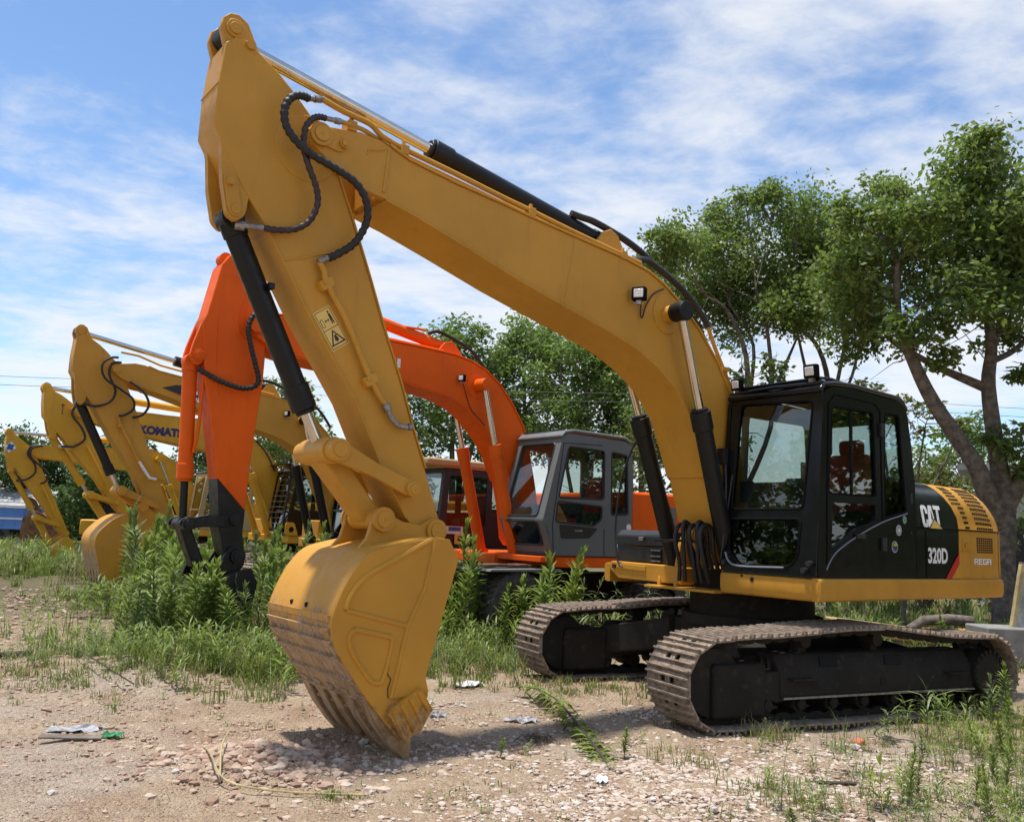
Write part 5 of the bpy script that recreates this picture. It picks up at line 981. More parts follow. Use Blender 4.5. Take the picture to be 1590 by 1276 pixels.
for hp_ in ([(5.16, 0.3, 4.30), (5.30, 0.32, 4.27), (5.42, 0.33, 4.12), (5.35, 0.33, 3.9), (5.10, 0.33, 3.75), (4.86, 0.32, 3.6), (4.82, 0.3, 3.42), (4.95, 0.26, 3.3), (5.05, 0.24, 3.28)], [(5.1, 0.3, 4.22), (5.25, 0.3, 4.18), (5.28, 0.3, 3.98), (5.15, 0.3, 3.7), (5.22, 0.26, 3.5), (5.45, 0.22, 3.40), (5.62, 0.18, 3.44)], [(4.93, 0.3, 3.9), (4.7, 0.35, 3.75), (4.58, 0.35, 3.52), (4.66, 0.3, 3.33), (4.82, 0.25, 3.27)]): hose(c3, hp_, 0.022, lod=1)
MB().tube([(5.06, 0.22, 3.30), (4.98, 0.22, 3.1), (4.62, 0.22, 2.5)], 0.022, 8).box(4.96, 5.04, 0.17, 0.25, 3.08, 3.14).build('grease_pipe', 'cat_yellow_old', c3)
MB().tube([(4.62, 0.22, 2.5), (4.5, 0.22, 2.33), (4.42, 0.23, 2.22), (4.30, 0.24, 2.2)], 0.026, 8).build('pipe_end', 'paper', c3)
MB().tube([(5.1, 0.2, 4.42), (4.8, 0.2, 4.40), (4.4, 0.2, 4.28), (3.3, 0.2, 4.13), (2.2, 0.2, 4.02)], 0.02, 8).build('hydraulic_pipe', 'cat_yellow_old', c3)
hose(c3, [(2.5, 0.1, 4.28), (2.2, 0.1, 4.27), (1.7, 0.12, 4.08), (1.2, 0.12, 3.85), (0.9, 0.12, 3.5)], 0.03, rib=False, lod=1)
work_lamp(c3, (1.95, 0.33, 3.66), (0.9, 0.3, 0), 0.06)
# straps tied round the bucket
MB().tube([(4.9, 0.53, 1.30), (4.75, 0.535, 0.95), (4.62, 0.535, 0.6), (4.55, 0.535, 0.4)], 0.008, 5).tube([(4.55, 0.40, 1.95), (4.70, 0.36, 1.6), (4.80, 0.53, 1.33)], 0.008, 5).tube([(4.30, 0.53, 1.45), (4.42, 0.54, 1.1), (4.50, 0.54, 0.8)], 0.008, 5).build('strap', 'straw', c3)

# ---- third yellow machine, lettered boom
k4 = empty('excavator', spot(16, -2.1), MAIN_YAW, 'yellow excavator with dark blue lettering on its boom and a slatted guard before its cab', 'excavator', GRP)
A4 = build_arm(k4, 'komatsu_yellow', F0, (5.60, 3.84), (4.28, 1.61), -45, 1, 'komatsu_yellow')
simple_house(k4, 'komatsu_yellow'); kc = simple_cab(k4, 'black_paint', 'black_paint', slope=0.22, gl='cab_glass_dark', wz=0.62); MB().box(-0.70, -0.66, 0.35, 1.28, 1.25, 2.86).build('added_back_panel', 'cab_inside', kc); MB().tube([(0.62, 1.28, 2.93), (0.45, 1.30, 2.965), (-0.55, 1.30, 2.965)], 0.025, 8).build('roof_edge', 'komatsu_yellow', kc); simple_track(k4, 1.22); simple_track(k4, -1.22)  # solid dark panel added across the rear window to make the cab interior dark
lettering('KOMATSU', 'navy_decal', A4['boom'], lambda a, b: (4.20 - a * 1.16, 0.255, 3.43 + b * 0.21 + (1 - a) * 0.01), 0.062)
gd = MB().plate(rpoly([(0.30, 1.30), (1.28, 1.30), (1.24, 2.78), (0.36, 2.80)], 0.1), [rpoly([(0.37, 1.38), (1.21, 1.38), (1.18, 2.70), (0.42, 2.71)], 0.08)], 0, 0.03, lambda a, b, t: (0.93 - max(0, b - 1.8) * 0.18 + t, a, b)).build('cab_guard', 'black_arm', k4)
for i in range(9): z = 1.5 + i * 0.135; MB().box(0.93 - max(0, z - 1.8) * 0.18, 0.95 - max(0, z - 1.8) * 0.18, 0.36, 1.22, z - 0.006, z + 0.006).build('slat', 'steel_dull', k4)
MB().box(0.40, 0.96, 0.25, 1.30, 2.93, 2.96).build('rain_visor', 'black_paint', k4)
MB().cyl((0.95, 0.55, 1.27), (0.955, 0.9, 1.27), 0.02, n=8).plate(rpoly([(0.56, 1.22), (0.90, 1.22), (0.90, 1.52), (0.68, 1.54)], 0.06), [arc(0.74, 1.36, 0.07, 0, 340, 12)], 0, 0.03, lambda a, b, t: (a, 1.32 + t, b)).build('lamp_bracket', 'komatsu_yellow', k4)
hose(k4, [(5.45, 0.28, 4.0), (5.62, 0.3, 3.92), (5.66, 0.3, 3.7), (5.45, 0.3, 3.45), (5.35, 0.28, 3.2), (5.55, 0.24, 3.02), (5.80, 0.2, 3.0)], 0.028, lod=1, mat='hose_brown')
MB().tube([(5.62, 0.2, 2.98), (5.85, 0.15, 3.0)], 0.03, 8).build('hose_fitting', 'paper', k4)
MB().tube([(5.28, 0.22, 3.05), (5.0, 0.22, 2.6), (4.72, 0.22, 2.1)], 0.022, 8).build('grease_pipe', 'komatsu_yellow', k4)
MB().cyl((5.85, 0.171, 3.92), (5.85, 0.19, 3.92), 0.03, n=10).box(5.84, 5.86, 0.171, 0.178, 3.70, 3.9).build('rust_streak', 'rust_brown', k4)
hose(k4, [(1.4, 0.3, 3.55), (1.15, 0.3, 3.3), (0.95, 0.3, 3.0), (0.85, 0.3, 2.8)], 0.02, rib=False, lod=1)

# ---- far yellow machine with the blue cross sticker
e5 = empty('excavator', spot(22, -1.9), MAIN_YAW, 'yellow excavator at the far left with blue cross sticker on its stick', 'excavator', GRP)
A5 = build_arm(e5, 'komatsu_yellow', F0, (5.28, 3.22), (4.16, 0.98), -35, 1, 'komatsu_yellow')
simple_house(e5, 'komatsu_yellow'); simple_cab(e5, 'tan_roof', 'black_paint'); simple_track(e5, 1.22); simple_track(e5, -1.22)
cq = [Vector(p) + Vector((0.07, -0.07)) for p in ((5.849, 3.372), (5.674, 3.496), (5.562, 3.327), (5.736, 3.187))]
def cqp(u, v): return cq[0].lerp(cq[1], u).lerp(cq[3].lerp(cq[2], u), v)
def cpoly(pts, y, mat, nm): MB().add([(cqp(u, v).x, y, cqp(u, v).y) for u, v in pts], [tuple(range(len(pts)))]).build(nm, mat, A5['stick'], smooth=0, fix=False)
cpoly([(0, 0), (1, 0), (1, 1), (0, 1)], 0.174, 'white_decal', 'sticker'); cpoly([(0.3, 0.06), (0.7, 0.06), (0.7, 0.3), (0.94, 0.3), (0.94, 0.7), (0.7, 0.7), (0.7, 0.94), (0.3, 0.94), (0.3, 0.7), (0.06, 0.7), (0.06, 0.3), (0.3, 0.3)], 0.177, 'blue_decal', 'sticker_print')
for hp_ in ([(5.12, 0.3, 3.38), (5.3, 0.3, 3.32), (5.35, 0.3, 3.1), (5.15, 0.3, 2.85), (5.12, 0.28, 2.6), (5.3, 0.24, 2.42), (5.55, 0.2, 2.36)], [(5.0, 0.3, 3.38), (5.25, 0.32, 3.30), (5.28, 0.32, 3.05), (5.0, 0.32, 2.8), (4.8, 0.3, 2.6), (4.82, 0.28, 2.4), (4.95, 0.25, 2.32)]): hose(e5, hp_, 0.028, lod=1, mat='hose_brown')
MB().tube([(4.95, 0.22, 2.35), (4.75, 0.22, 2.0), (4.45, 0.22, 1.4)], 0.022, 8).build('grease_pipe', 'komatsu_yellow', e5)

# ---- small dark-cabbed machine with a tan roof, behind the orange one
a6 = empty('tracked_machine', spot(8.2, -1.35), MAIN_YAW, 'tracked machine with black cab and tan roof, seen between yellow stick and orange cab', 'construction machine')
simple_house(a6, 'tan_roof', -1.9, 1.9); ac = simple_cab(a6, 'black_plastic', 'tan_roof', -0.82, 0.72, 0.3, 1.3, 1.225, 2.60, 0.06, 'cab_glass_dark')
MB().box(-0.85, 1.08, 0.25, 1.38, 2.60, 2.72).build('roof_canopy', 'tan_roof', a6, 0.03)
simple_track(a6, 1.1, 0.45); simple_track(a6, -1.1, 0.45)
MB().box(0.25, 0.72, 1.305, 1.312, 1.45, 1.58).build('sticker', 'paper', a6); MB().box(0.30, 0.55, 1.313, 1.316, 1.50, 1.57).build('sticker_print', 'blue_decal', a6); MB().box(0.1, 0.42, 1.317, 1.32, 1.28, 1.46).build('sticker', 'yellow_decal', a6); MB().box(0.16, 0.36, 1.321, 1.323, 1.33, 1.42).build('sticker_print', 'rust', a6)
MB().tube([(0.72, 1.36, 1.3), (0.86, 1.36, 1.3), (0.86, 1.36, 1.62), (0.72, 1.36, 1.62)], 0.02, 8).build('grab_rail', 'black_plastic', a6)
MB().tube([(-0.78, 1.32, 2.3), (-0.78, 1.42, 2.32), (-0.78, 1.42, 1.8), (-0.78, 1.32, 1.8)], 0.018, 8).build('grab_rail', 'black_plastic', a6)
# ================================================================== ground
import numpy as np
def sstep(a, b, x): t = min(1, max(0, (x - a) / (b - a))); return t * t * (3 - 2 * t)
def gz(x, y):
    d = math.hypot(x - 1.0, (y - 8.0))
    z = 0.045 * noise.noise((x * 0.55, y * 0.55, 0.3)) + 0.034 * noise.noise((x * 1.6, y * 1.6, 2.1))
    z *= 1 - 0.8 * math.exp(-(((x + 0.6) / 0.5) ** 2 + ((y - 6.3) / 0.5) ** 2))
    z *= 0.35 + 0.65 * (1 - math.exp(-(((x - 2.5) / 2.2) ** 2 + ((y - 9.2) / 2.0) ** 2)))
    z += 0.13 * math.exp(-(((x + 3.7) / 1.7) ** 2 + ((y - 8.9) / 0.8) ** 2))          # low bank on the left
    z += 0.11 * math.exp(-(((x + 1.55) / 0.42) ** 2 + ((y - 5.85) / 0.33) ** 2))        # dug-up heap
    z -= 0.035 * math.exp(-(((x + 1.0) / 0.5) ** 2 + ((y - 5.9) / 0.4) ** 2))
    z += 0.05 * math.exp(-(((x - 1.1) / 0.9) ** 2 + ((y - 5.6) / 0.5) ** 2))            # gravel spill
    far = sstep(14, 40, y)
    return z * (1 - far) - 0.0
def axis(lo, hi, d0, d1, step, mx):
    v = [d0 + step * i for i in range(int((d1 - d0) / step) + 1)]; s = step; a = v[-1]
    while a < hi: s *= 1.18; a += s; v.append(min(a, hi))
    s = step; a = v[0]; pre = []
    while a > lo: s *= 1.18; a -= s; pre.append(max(a, lo))
    return pre[::-1] + v
gx = axis(-900, 900, -6.5, 6.0, 0.05, 1.2); gy = axis(-300, 1500, 3.6, 12.5, 0.05, 1.2)
gv = []; 
for y in gy:
    near = -2 < y < 16
    for x in gx:
        z = gz(x, y)
        if 3 < y < 13 and abs(x) < 7: z += 0.016 * noise.noise((x * 4.5, y * 4.5, 0)) + 0.010 * abs(noise.noise((x * 11, y * 11, 7))) + 0.007 * noise.noise((x * 23, y * 23, 4))
        gv.append((x, y, z))
nx = len(gx); gf = [(j * nx + i, j * nx + i + 1, (j + 1) * nx + i + 1, (j + 1) * nx + i) for j in range(len(gy) - 1) for i in range(nx - 1)]
q = NT('dirt'); v_ = q.geo.outputs['Object']
big = q.noise(0.45, 4, 0.55); mid = q.noise(2.2, 6, 0.6, 0.3); fine = q.noise(14, 8, 0.7); vf = q.noise(70, 5, 0.7)
vo = q.n('ShaderNodeTexVoronoi'); q.l(v_, vo.inputs['Vector']); vo.inputs['Scale'].default_value = 42
vo2 = q.n('ShaderNodeTexVoronoi'); q.l(v_, vo2.inputs['Vector']); vo2.inputs['Scale'].default_value = 95
c = q.mix(q.ramp(mid, 0.35, 0.65), (0.44, 0.31, 0.205), (0.56, 0.435, 0.30))
c = q.mix(q.ramp(big, 0.48, 0.66, 0, 0.7), c, (0.53, 0.455, 0.375))
c = q.mix(q.ramp(fine, 0.50, 0.68, 0, 0.6), c, (0.30, 0.195, 0.14)); c = q.mix(q.ramp(q.noise(1.1, 5, 0.6, 0.6), 0.55, 0.72, 0, 0.5), c, (0.34, 0.215, 0.155))
sp3 = q.n('ShaderNodeSeparateXYZ'); q.l(vo.outputs['Color'], sp3.inputs[0])
c = q.mix(q.ramp(sp3.outputs[0], 0.6, 1.0, 0, 0.35), c, (0.50, 0.40, 0.32))
c = q.mix(q.ramp(sp3.outputs[1], 0.75, 1.0, 0, 0.3), c, (0.20, 0.125, 0.09))
sp4 = q.n('ShaderNodeSeparateXYZ'); q.l(v_, sp4.inputs[0])
c = q.mix(q.ramp(q.math('ADD', sp4.outputs[1], q.math('MULTIPLY', mid, 6.0)), 13.5, 18.5, 0, 0.85), c, q.mix(mid, (0.10, 0.105, 0.045), (0.20, 0.17, 0.09)))
q.set(col=c, rough=0.95, spec=0.15)
hgt = q.math('ADD', q.math('MULTIPLY', vf, 0.35), q.math('ADD', q.math('MULTIPLY', fine, 1.2), q.math('SUBTRACT', 0.5, q.math('ADD', vo.outputs['Distance'], q.math('MULTIPLY', vo2.outputs['Distance'], 0.6)))))
q.bump(hgt, 1.0, 0.03); MATS['dirt'] = q.m
gm = bpy.data.meshes.new('ground'); gm.from_pydata(gv, [], gf); gm.polygons.foreach_set('use_smooth', [True] * len(gm.polygons)); gm.materials.append(MATS['dirt'])
ground = bpy.data.objects.new('ground', gm); COL.objects.link(ground); ground['kind'] = 'structure'

# ---- loose gravel and clods
q = NT('gravel'); g_ = q.n('ShaderNodeNewGeometry'); rnd = g_.outputs['Random Per Island']; nn = q.noise(40, 4)
c = q.mix(q.ramp(rnd, 0.0, 0.6), (0.33, 0.23, 0.17), (0.50, 0.41, 0.335)); c = q.mix(q.ramp(rnd, 0.84, 0.99), c, (0.56, 0.525, 0.48)); gx_ = q.n('ShaderNodeSeparateXYZ'); q.l(q.geo.outputs['Object'], gx_.inputs[0]); c = q.mix(q.ramp(gx_.outputs[0], -0.4, -1.2, 0, 0.8), c, q.mix(rnd, (0.27, 0.165, 0.115), (0.48, 0.36, 0.27))); c = q.mix(q.ramp(nn, 0.5, 0.8, 0, 0.35), c, (0.2, 0.14, 0.1))
q.set(col=c, rough=0.92, spec=0.2); q.bump(nn, 0.4, 0.004); MATS['gravel'] = q.m
ico = bmesh.new(); bmesh.ops.create_icosphere(ico, subdivisions=1, radius=1.0); IV = np.array([v.co[:] for v in ico.verts]); IF = np.array([[v.index for v in f.verts] for f in ico.faces]); ico.free()
rs = np.random.RandomState(3)
def scatter(name, mat, pts, kind='stuff', label=None, cat=None):
    V = []; Fc = []; o = 0
    for (x, y, r) in pts:
        s = r * (0.75 + 0.5 * rs.rand(3)); s[2] *= 0.62
        v = IV * (1 + 0.55 * (rs.rand(12, 1) - 0.5)); v = v * s; a = rs.rand() * 6.28; ca, sa = math.cos(a), math.sin(a)
        xx = v[:, 0] * ca - v[:, 1] * sa; yy = v[:, 0] * sa + v[:, 1] * ca
        V.append(np.stack([xx + x, yy + y, v[:, 2] + gz(x, y) + r * 0.18], 1)); Fc.append(IF + o); o += 12
    V = np.concatenate(V); Fc = np.concatenate(Fc)
    m = bpy.data.meshes.new(name); m.from_pydata(V.tolist(), [], Fc.tolist()); m.materials.append(MATS[mat]); ob_ = bpy.data.objects.new(name, m); COL.objects.link(ob_)
    tag(ob_, label, cat, None, kind); return ob_
pts = []
def gauss_patch(cx_, cy_, sx, sy, n, r0, r1):
    for _ in range(n):
        x = cx_ + rs.randn() * sx; y = cy_ + rs.randn() * sy
        if y > 4.2: pts.append((x, y, r0 + (r1 - r0) * rs.rand() ** 2.5))
for _ in range(6500):
    y = 4.5 + 6.5 * rs.rand() ** 1.3; x = (rs.rand() - 0.5) * 2 * (0.66 * y); 
    if noise.noise((x * 0.8, y * 0.8, 9)) > -0.25: pts.append((x, y, 0.003 + 0.013 * rs.rand() ** 3.5))
gauss_patch(1.2, 5.6, 0.7, 0.5, 4200, 0.007, 0.026); gauss_patch(2.6, 6.3, 0.7, 0.45, 2400, 0.006, 0.026); gauss_patch(0.4, 5.1, 0.6, 0.25, 1500, 0.006, 0.02)
gauss_patch(-1.5, 5.8, 0.33, 0.24, 1300, 0.008, 0.045); gauss_patch(-0.55, 6.3, 0.4, 0.2, 400, 0.005, 0.02); gauss_patch(-2.2, 6.6, 0.8, 0.35, 700, 0.006, 0.022); gauss_patch(-5.2, 11.6, 1.3, 1.0, 1500, 0.012, 0.04); gauss_patch(-8.0, 15.5, 1.8, 1.6, 1200, 0.02, 0.05); gauss_patch(-2.6, 5.6, 0.9, 0.4, 900, 0.004, 0.02); gauss_patch(-0.2, 7.4, 0.9, 0.5, 900, 0.004, 0.022); gauss_patch(-3.6, 7.6, 0.8, 0.5, 700, 0.005, 0.028); gauss_patch(1.3, 8.0, 0.5, 0.3, 500, 0.004, 0.018)
for _ in range(26):
    cx_, cy_ = (rs.rand() - 0.55) * 5.5, 4.9 + 3.4 * rs.rand(); gauss_patch(cx_, cy_, 0.10 + 0.12 * rs.rand(), 0.06 + 0.06 * rs.rand(), 60, 0.005, 0.032)
scatter('gravel', 'gravel', pts, 'stuff', 'loose pale gravel and reddish clods strewn over the dirt', 'gravel')

# ---- grass
def blades(name, mat, specs, label):
    V = []; Fc = []; o = 0
    for (x, y, h, w) in specs:
        a = rs.rand() * 6.283; b = rs.rand() * 6.283; lean = h * (0.15 + 1.0 * rs.rand() ** 1.5); dx, dy = math.cos(a), math.sin(a); px, py = -dy * w, dx * w
        z = gz(x, y) - 0.01
        m1 = (x + dx * lean * 0.35, y + dy * lean * 0.35, z + h * 0.55); m2 = (x + dx * lean, y + dy * lean, z + h * (0.75 + 0.25 * rs.rand()))
        V += [(x - px, y - py, z), (x + px, y + py, z), (m1[0] + px * 0.8, m1[1] + py * 0.8, m1[2]), (m1[0] - px * 0.8, m1[1] - py * 0.8, m1[2]), m2]
        Fc += [(o, o + 1, o + 2, o + 3), (o + 3, o + 2, o + 4)]; o += 5
    m = bpy.data.meshes.new(name); m.from_pydata(V, [], Fc); m.materials.append(MATS[mat]); ob_ = bpy.data.objects.new(name, m); COL.objects.link(ob_); tag(ob_, label, 'grass', None, 'stuff'); return ob_
G1 = []; G2 = []
def tufts(cx_, cy_, sx, sy, n, h, dry=0.25, w=0.004, per=14):
    for _ in range(int(n * 0.7)):
        x = cx_ + rs.randn() * sx; y = cy_ + rs.randn() * sy
        if y < 4.3: continue
        hh = h * (0.3 + 1.1 * rs.rand() ** 1.6); d = rs.rand() < dry
        for _k in range(per):
            s_ = (x + rs.randn() * 0.04 * (1 + hh), y + rs.randn() * 0.04 * (1 + hh), hh * (0.5 + 0.6 * rs.rand()), w * (0.7 + 0.8 * rs.rand()) * (1 + 0.06 * max(0, y - 6)))
            (G2 if (d or rs.rand() < 0.12) else G1).append(s_)
tufts(-3.0, 9.1, 0.75, 0.6, 330, 0.20, 0.25)           # bank in front of the black bucket
tufts(-2.3, 9.0, 0.35, 0.45, 170, 0.30, 0.15)
tufts(-4.3, 9.3, 0.9, 0.5, 230, 0.10, 0.5)
tufts(-3.6, 10.6, 0.9, 0.6, 260, 0.28, 0.2)
tufts(-12.5, 25.0, 3.4, 2.2, 900, 0.55, 0.25, 0.006, 16)  # tall grass on the left
tufts(-15.0, 28.5, 3.0, 2.0, 500, 0.65, 0.3, 0.007, 14)
tufts(-6.6, 16.2, 0.8, 1.0, 200, 0.40, 0.2, 0.005); tufts(-7.5, 14.0, 1.6, 1.6, 60, 0.10, 0.6, 0.004)
tufts(-0.5, 10.4, 0.55, 0.8, 420, 0.26, 0.3)           # right of the yellow bucket
tufts(-0.2, 11.8, 0.6, 0.5, 160, 0.35, 0.2)
tufts(-1.3, 12.2, 0.8, 0.6, 160, 0.35, 0.25)
tufts(0.9, 9.0, 0.35, 0.25, 110, 0.10, 0.7)
tufts(3.6, 6.7, 0.6, 0.8, 190, 0.12, 0.45, 0.003); tufts(4.4, 7.8, 0.5, 0.6, 180, 0.13, 0.35, 0.003)
tufts(2.7, 5.3, 0.5, 0.4, 110, 0.10, 0.6, 0.0025); tufts(2.15, 7.2, 0.12, 0.12, 34, 0.16, 0.6, 0.0025); tufts(1.25, 6.2, 0.14, 0.12, 26, 0.13, 0.8, 0.0025); tufts(1.7, 5.4, 0.2, 0.2, 40, 0.13, 0.3, 0.0025)
tufts(0.7, 5.3, 0.5, 0.3, 40, 0.05, 0.4, 0.0025); tufts(-0.5, 5.2, 0.7, 0.3, 45, 0.05, 0.5, 0.0025); tufts(-0.9, 5.25, 0.1, 0.06, 14, 0.05, 0.1, 0.004)
tufts(0.3, 7.3, 1.0, 0.5, 70, 0.05, 0.6, 0.0025); tufts(-2.3, 7.0, 1.2, 0.6, 120, 0.05, 0.6, 0.0025); tufts(-4.2, 8.0, 0.6, 0.4, 150, 0.09, 0.5, 0.003)
tufts(7.5, 17.0, 2.2, 1.6, 420, 0.35, 0.45, 0.006); tufts(6.0, 13.0, 1.2, 1.0, 300, 0.25, 0.4, 0.005); tufts(9, 22, 3, 3, 350, 0.5, 0.3, 0.008)
tufts(0.5, 16.0, 3.0, 2.0, 320, 0.40, 0.3, 0.006); tufts(-3.5, 18, 2.5, 2.5, 320, 0.45, 0.3, 0.006); tufts(2.5, 13.2, 1.2, 0.8, 220, 0.3, 0.4, 0.005)
tufts(-2.55, 9.3, 0.45, 0.5, 150, 0.42, 0.3, 0.003, 12); tufts(-3.6, 11.0, 0.9, 0.6, 160, 0.5, 0.25, 0.004, 12); tufts(-11.0, 23.0, 2.5, 1.8, 260, 0.85, 0.45, 0.005, 9); tufts(-1.0, 10.9, 0.6, 0.5, 120, 0.42, 0.35, 0.003, 10); tufts(4.0, 7.0, 0.6, 0.8, 120, 0.22, 0.5, 0.0022, 9)
blades('grass', 'grass_green', G1, 'green grass in tufts between weeds and machines'); blades('dry_grass', 'grass_dry', G2, 'dry straw coloured grass among the gravel')

# ---- tall weeds: a stem with whorls of narrow leaves
def leaf_strip(V, Fc, p, d, up, L, w, droop, n=3, fold=0.0):
    o = len(V); side = d.cross(up).normalized()
    for i in range(n + 1):
        t = i / n; c_ = p + d * (L * t) + up * (L * (0.35 * t - droop * t * t)); ww = w * (math.sin(PI * (0.12 + 0.88 * (1 - t))) ** 0.8 if t < 1 else 0.02)
        V.append(tuple(c_ - side * ww)); V.append(tuple(c_ + side * ww))
    for i in range(n): Fc.append((o + 2 * i, o + 2 * i + 1, o + 2 * i + 3, o + 2 * i + 2))
def weed_variant(seed, nleaf=110, L=0.21, w=0.0165, low=0.15, droop=0.42):
    r_ = random.Random(seed); V = []; Fc = []; up = Vector((0, 0, 1)); bend = Vector((r_.uniform(-0.09, 0.09), r_.uniform(-0.09, 0.09), 0))
    sp_ = lambda t: Vector((bend.x * t * t, bend.y * t * t, t))
    for i in range(nleaf):
        t = low + (1 - low) * (i / nleaf) ** 0.9; a = i * 2.39996 + r_.uniform(-0.3, 0.3); top_ = t > 0.86
        el = r_.uniform(0.25, 0.75) if not top_ else r_.uniform(0.7, 1.2); d = Vector((math.cos(a) * math.cos(el), math.sin(a) * math.cos(el), math.sin(el)))
        upv = (up - d * d.dot(up)).normalized(); l_ = L * r_.uniform(0.75, 1.2) * (1.0 if not top_ else 0.7) * (0.75 + 0.35 * math.sin(PI * min(1, (t - low) / (1 - low) + 0.15)))
        leaf_strip(V, Fc, sp_(t), d, upv, l_, w * r_.uniform(0.8, 1.2), droop * r_.uniform(0.6, 1.3) * (1 if not top_ else 0.3))
    m = MB(); m.add(V, Fc); lm = m.mesh('foliage', 60, False)
    s = MB().tube([sp_(t / 6) for t in range(7)], [0.009 - 0.0011 * t for t in range(7)], 6).mesh('stem', 60)
    return lm, s
WV = [weed_variant(11), weed_variant(12, 125, 0.19), weed_variant(13, 95, 0.23), weed_variant(14, 130, 0.20, 0.015)]
WP = [weed_variant(21, 46, 0.17, 0.008, 0.15, 0.9), weed_variant(22, 40, 0.20, 0.008, 0.15, 0.9)]
WB = [weed_variant(31, 11, 0.62, 0.026, 0.35, 0.95), weed_variant(32, 16, 0.42, 0.035, 0.2, 0.7)]
plain('weed_stem', (0.14, 0.13, 0.06), 0.8, 0, 0.3, 20, 0.1)
MCACHE = {}
def weed(x, y, h, var, mat, label, group, name='tall_weed', wid=1.0):
    lm, sm_ = var; e_ = empty(name, (x, y, gz(x, y) - 0.01), R.uniform(0, 6.28), label, 'weed', group)
    e_.scale = (min(1.15, max(0.35, h)) * wid, min(1.15, max(0.35, h)) * wid, h); e_.rotation_euler = (R.gauss(0, 0.11), R.gauss(0, 0.11), R.uniform(0, 6.28))
    key = (lm.name, mat)
    if key not in MCACHE: c_ = lm.copy(); c_.materials.clear(); c_.materials.append(MATS[mat]); MCACHE[key] = c_
    link_mesh('foliage', MCACHE[key], e_); link_mesh('stem', sm_, e_, 'weed_stem'); return e_
LB = 'tall leafy green weed in the thicket round the black bucket'; GB = 'weeds round the black bucket'
w1 = [(-5.69, 14.06, 1.59), (-5.3, 13.71, 1.5), (-4.55, 12.2, 1.35), (-4.5, 11.7, 1.0), (-4.1, 11.5, 1.12), (-3.75, 11.1, 0.9), (-3.5, 11.0, 0.78), (-5.6, 14.6, 1.73), (-6.3, 15.83, 0.95), (-3.85, 14.32, 1.47), (-3.59, 13.92, 1.33), (-3.53, 14.45, 1.12), (-3.37, 12.28, 1.25), (-3.05, 10.74, 0.6), (-2.84, 10.81, 0.98), (-3.64, 15.54, 1.49), (-3.46, 16.27, 1.5), (-3.25, 14.57, 1.03), (-4.53, 14.03, 1.24), (-3.3, 11.1, 0.75), (-5.0, 13.83, 1.17), (-4.55, 13.53, 1.14), (-6.1, 14.42, 1.02), (-5.26, 12.79, 1.17), (-4.8, 12.6, 1.25), (-4.95, 12.1, 1.05), (-4.3, 11.2, 0.85), (-3.9, 10.9, 0.7), (-4.25, 12.8, 1.2), (-2.9, 11.6, 0.95), (-2.7, 11.3, 0.8), (-2.55, 12.2, 1.1), (-3.05, 12.7, 1.3), (-2.75, 13.3, 1.25), (-4.9, 15.0, 1.35), (-4.3, 15.4, 1.3), (-2.9, 15.6, 1.4), (-2.5, 14.8, 1.2), (-4.7, 10.9, 0.6), (-4.0, 10.4, 0.5), (-3.2, 10.2, 0.45), (-2.5, 10.6, 0.6)]
w1 += [(-5.45, 13.2, 1.3), (-5.1, 13.1, 1.35), (-4.75, 11.6, 0.95), (-4.35, 12.4, 1.3), (-3.95, 12.0, 1.05), (-3.6, 11.7, 0.85), (-3.1, 11.9, 1.1), (-2.7, 12.8, 1.2), (-5.9, 15.1, 1.3), (-6.5, 15.2, 0.9), (-2.3, 11.6, 0.75), (-2.6, 10.2, 0.5), (-3.6, 9.9, 0.45), (-4.4, 10.2, 0.45), (-2.2, 13.6, 1.2), (-2.0, 14.4, 1.15)]
w1 += [(-4.62 + 0.19 * k + 0.09 * ((k * 7) % 5 - 2), 10.85 + 0.35 * ((k * 3) % 5 - 2) * 0.5, 0.62 + 0.12 * ((k * 5) % 7 - 3) * 0.6) for k in range(12)]
w1 += [(-4.15, 10.15, 0.8), (-3.85, 10.0, 0.95), (-3.6, 9.85, 0.75), (-3.4, 10.1, 0.9), (-3.15, 9.9, 0.7), (-2.95, 10.15, 0.8), (-4.4, 10.4, 0.95), (-3.7, 10.25, 1.0), (-4.6, 11.3, 1.25), (-4.85, 11.9, 1.5), (-5.05, 12.4, 1.6), (-5.3, 13.0, 1.62), (-4.45, 11.5, 1.25), (-2.7, 10.4, 0.9), (-2.45, 10.9, 1.1), (-2.35, 11.6, 1.3), (-2.2, 12.2, 1.35), (-3.5, 9.95, 1.05), (-3.3, 9.8, 0.95), (-3.05, 9.95, 1.0), (-3.75, 9.9, 0.9), (-2.85, 9.8, 0.8), (-3.95, 10.3, 1.1), (-3.2, 10.2, 1.1)]
for i, (x, y, h) in enumerate(w1): weed(x, y, h, WV[i % 4], 'weed_leaf' if i % 5 else 'weed_leaf_pale', LB, GB)
for i, (x, y, h) in enumerate([(-4.9, 12.0, 1.0), (-4.4, 11.2, 0.8), (-3.95, 10.3, 0.7), (-3.3, 10.0, 0.6), (-2.75, 10.5, 0.75), (-5.2, 13.2, 1.2), (-2.5, 11.4, 0.9), (-4.1, 9.7, 0.45), (-3.0, 9.4, 0.4), (-2.3, 9.6, 0.5)]): weed(x, y, h, WP[i % 2], 'grass_dry', 'dry brown weed stalk by the black bucket', 'dry stalks by the black bucket', 'dry_weed', 0.7)
ordinals_later = 'dry stalks by the black bucket'
LT = 'tall leafy weed growing before the twin tyres of the orange excavator'; GT = 'weeds by the orange tyres'
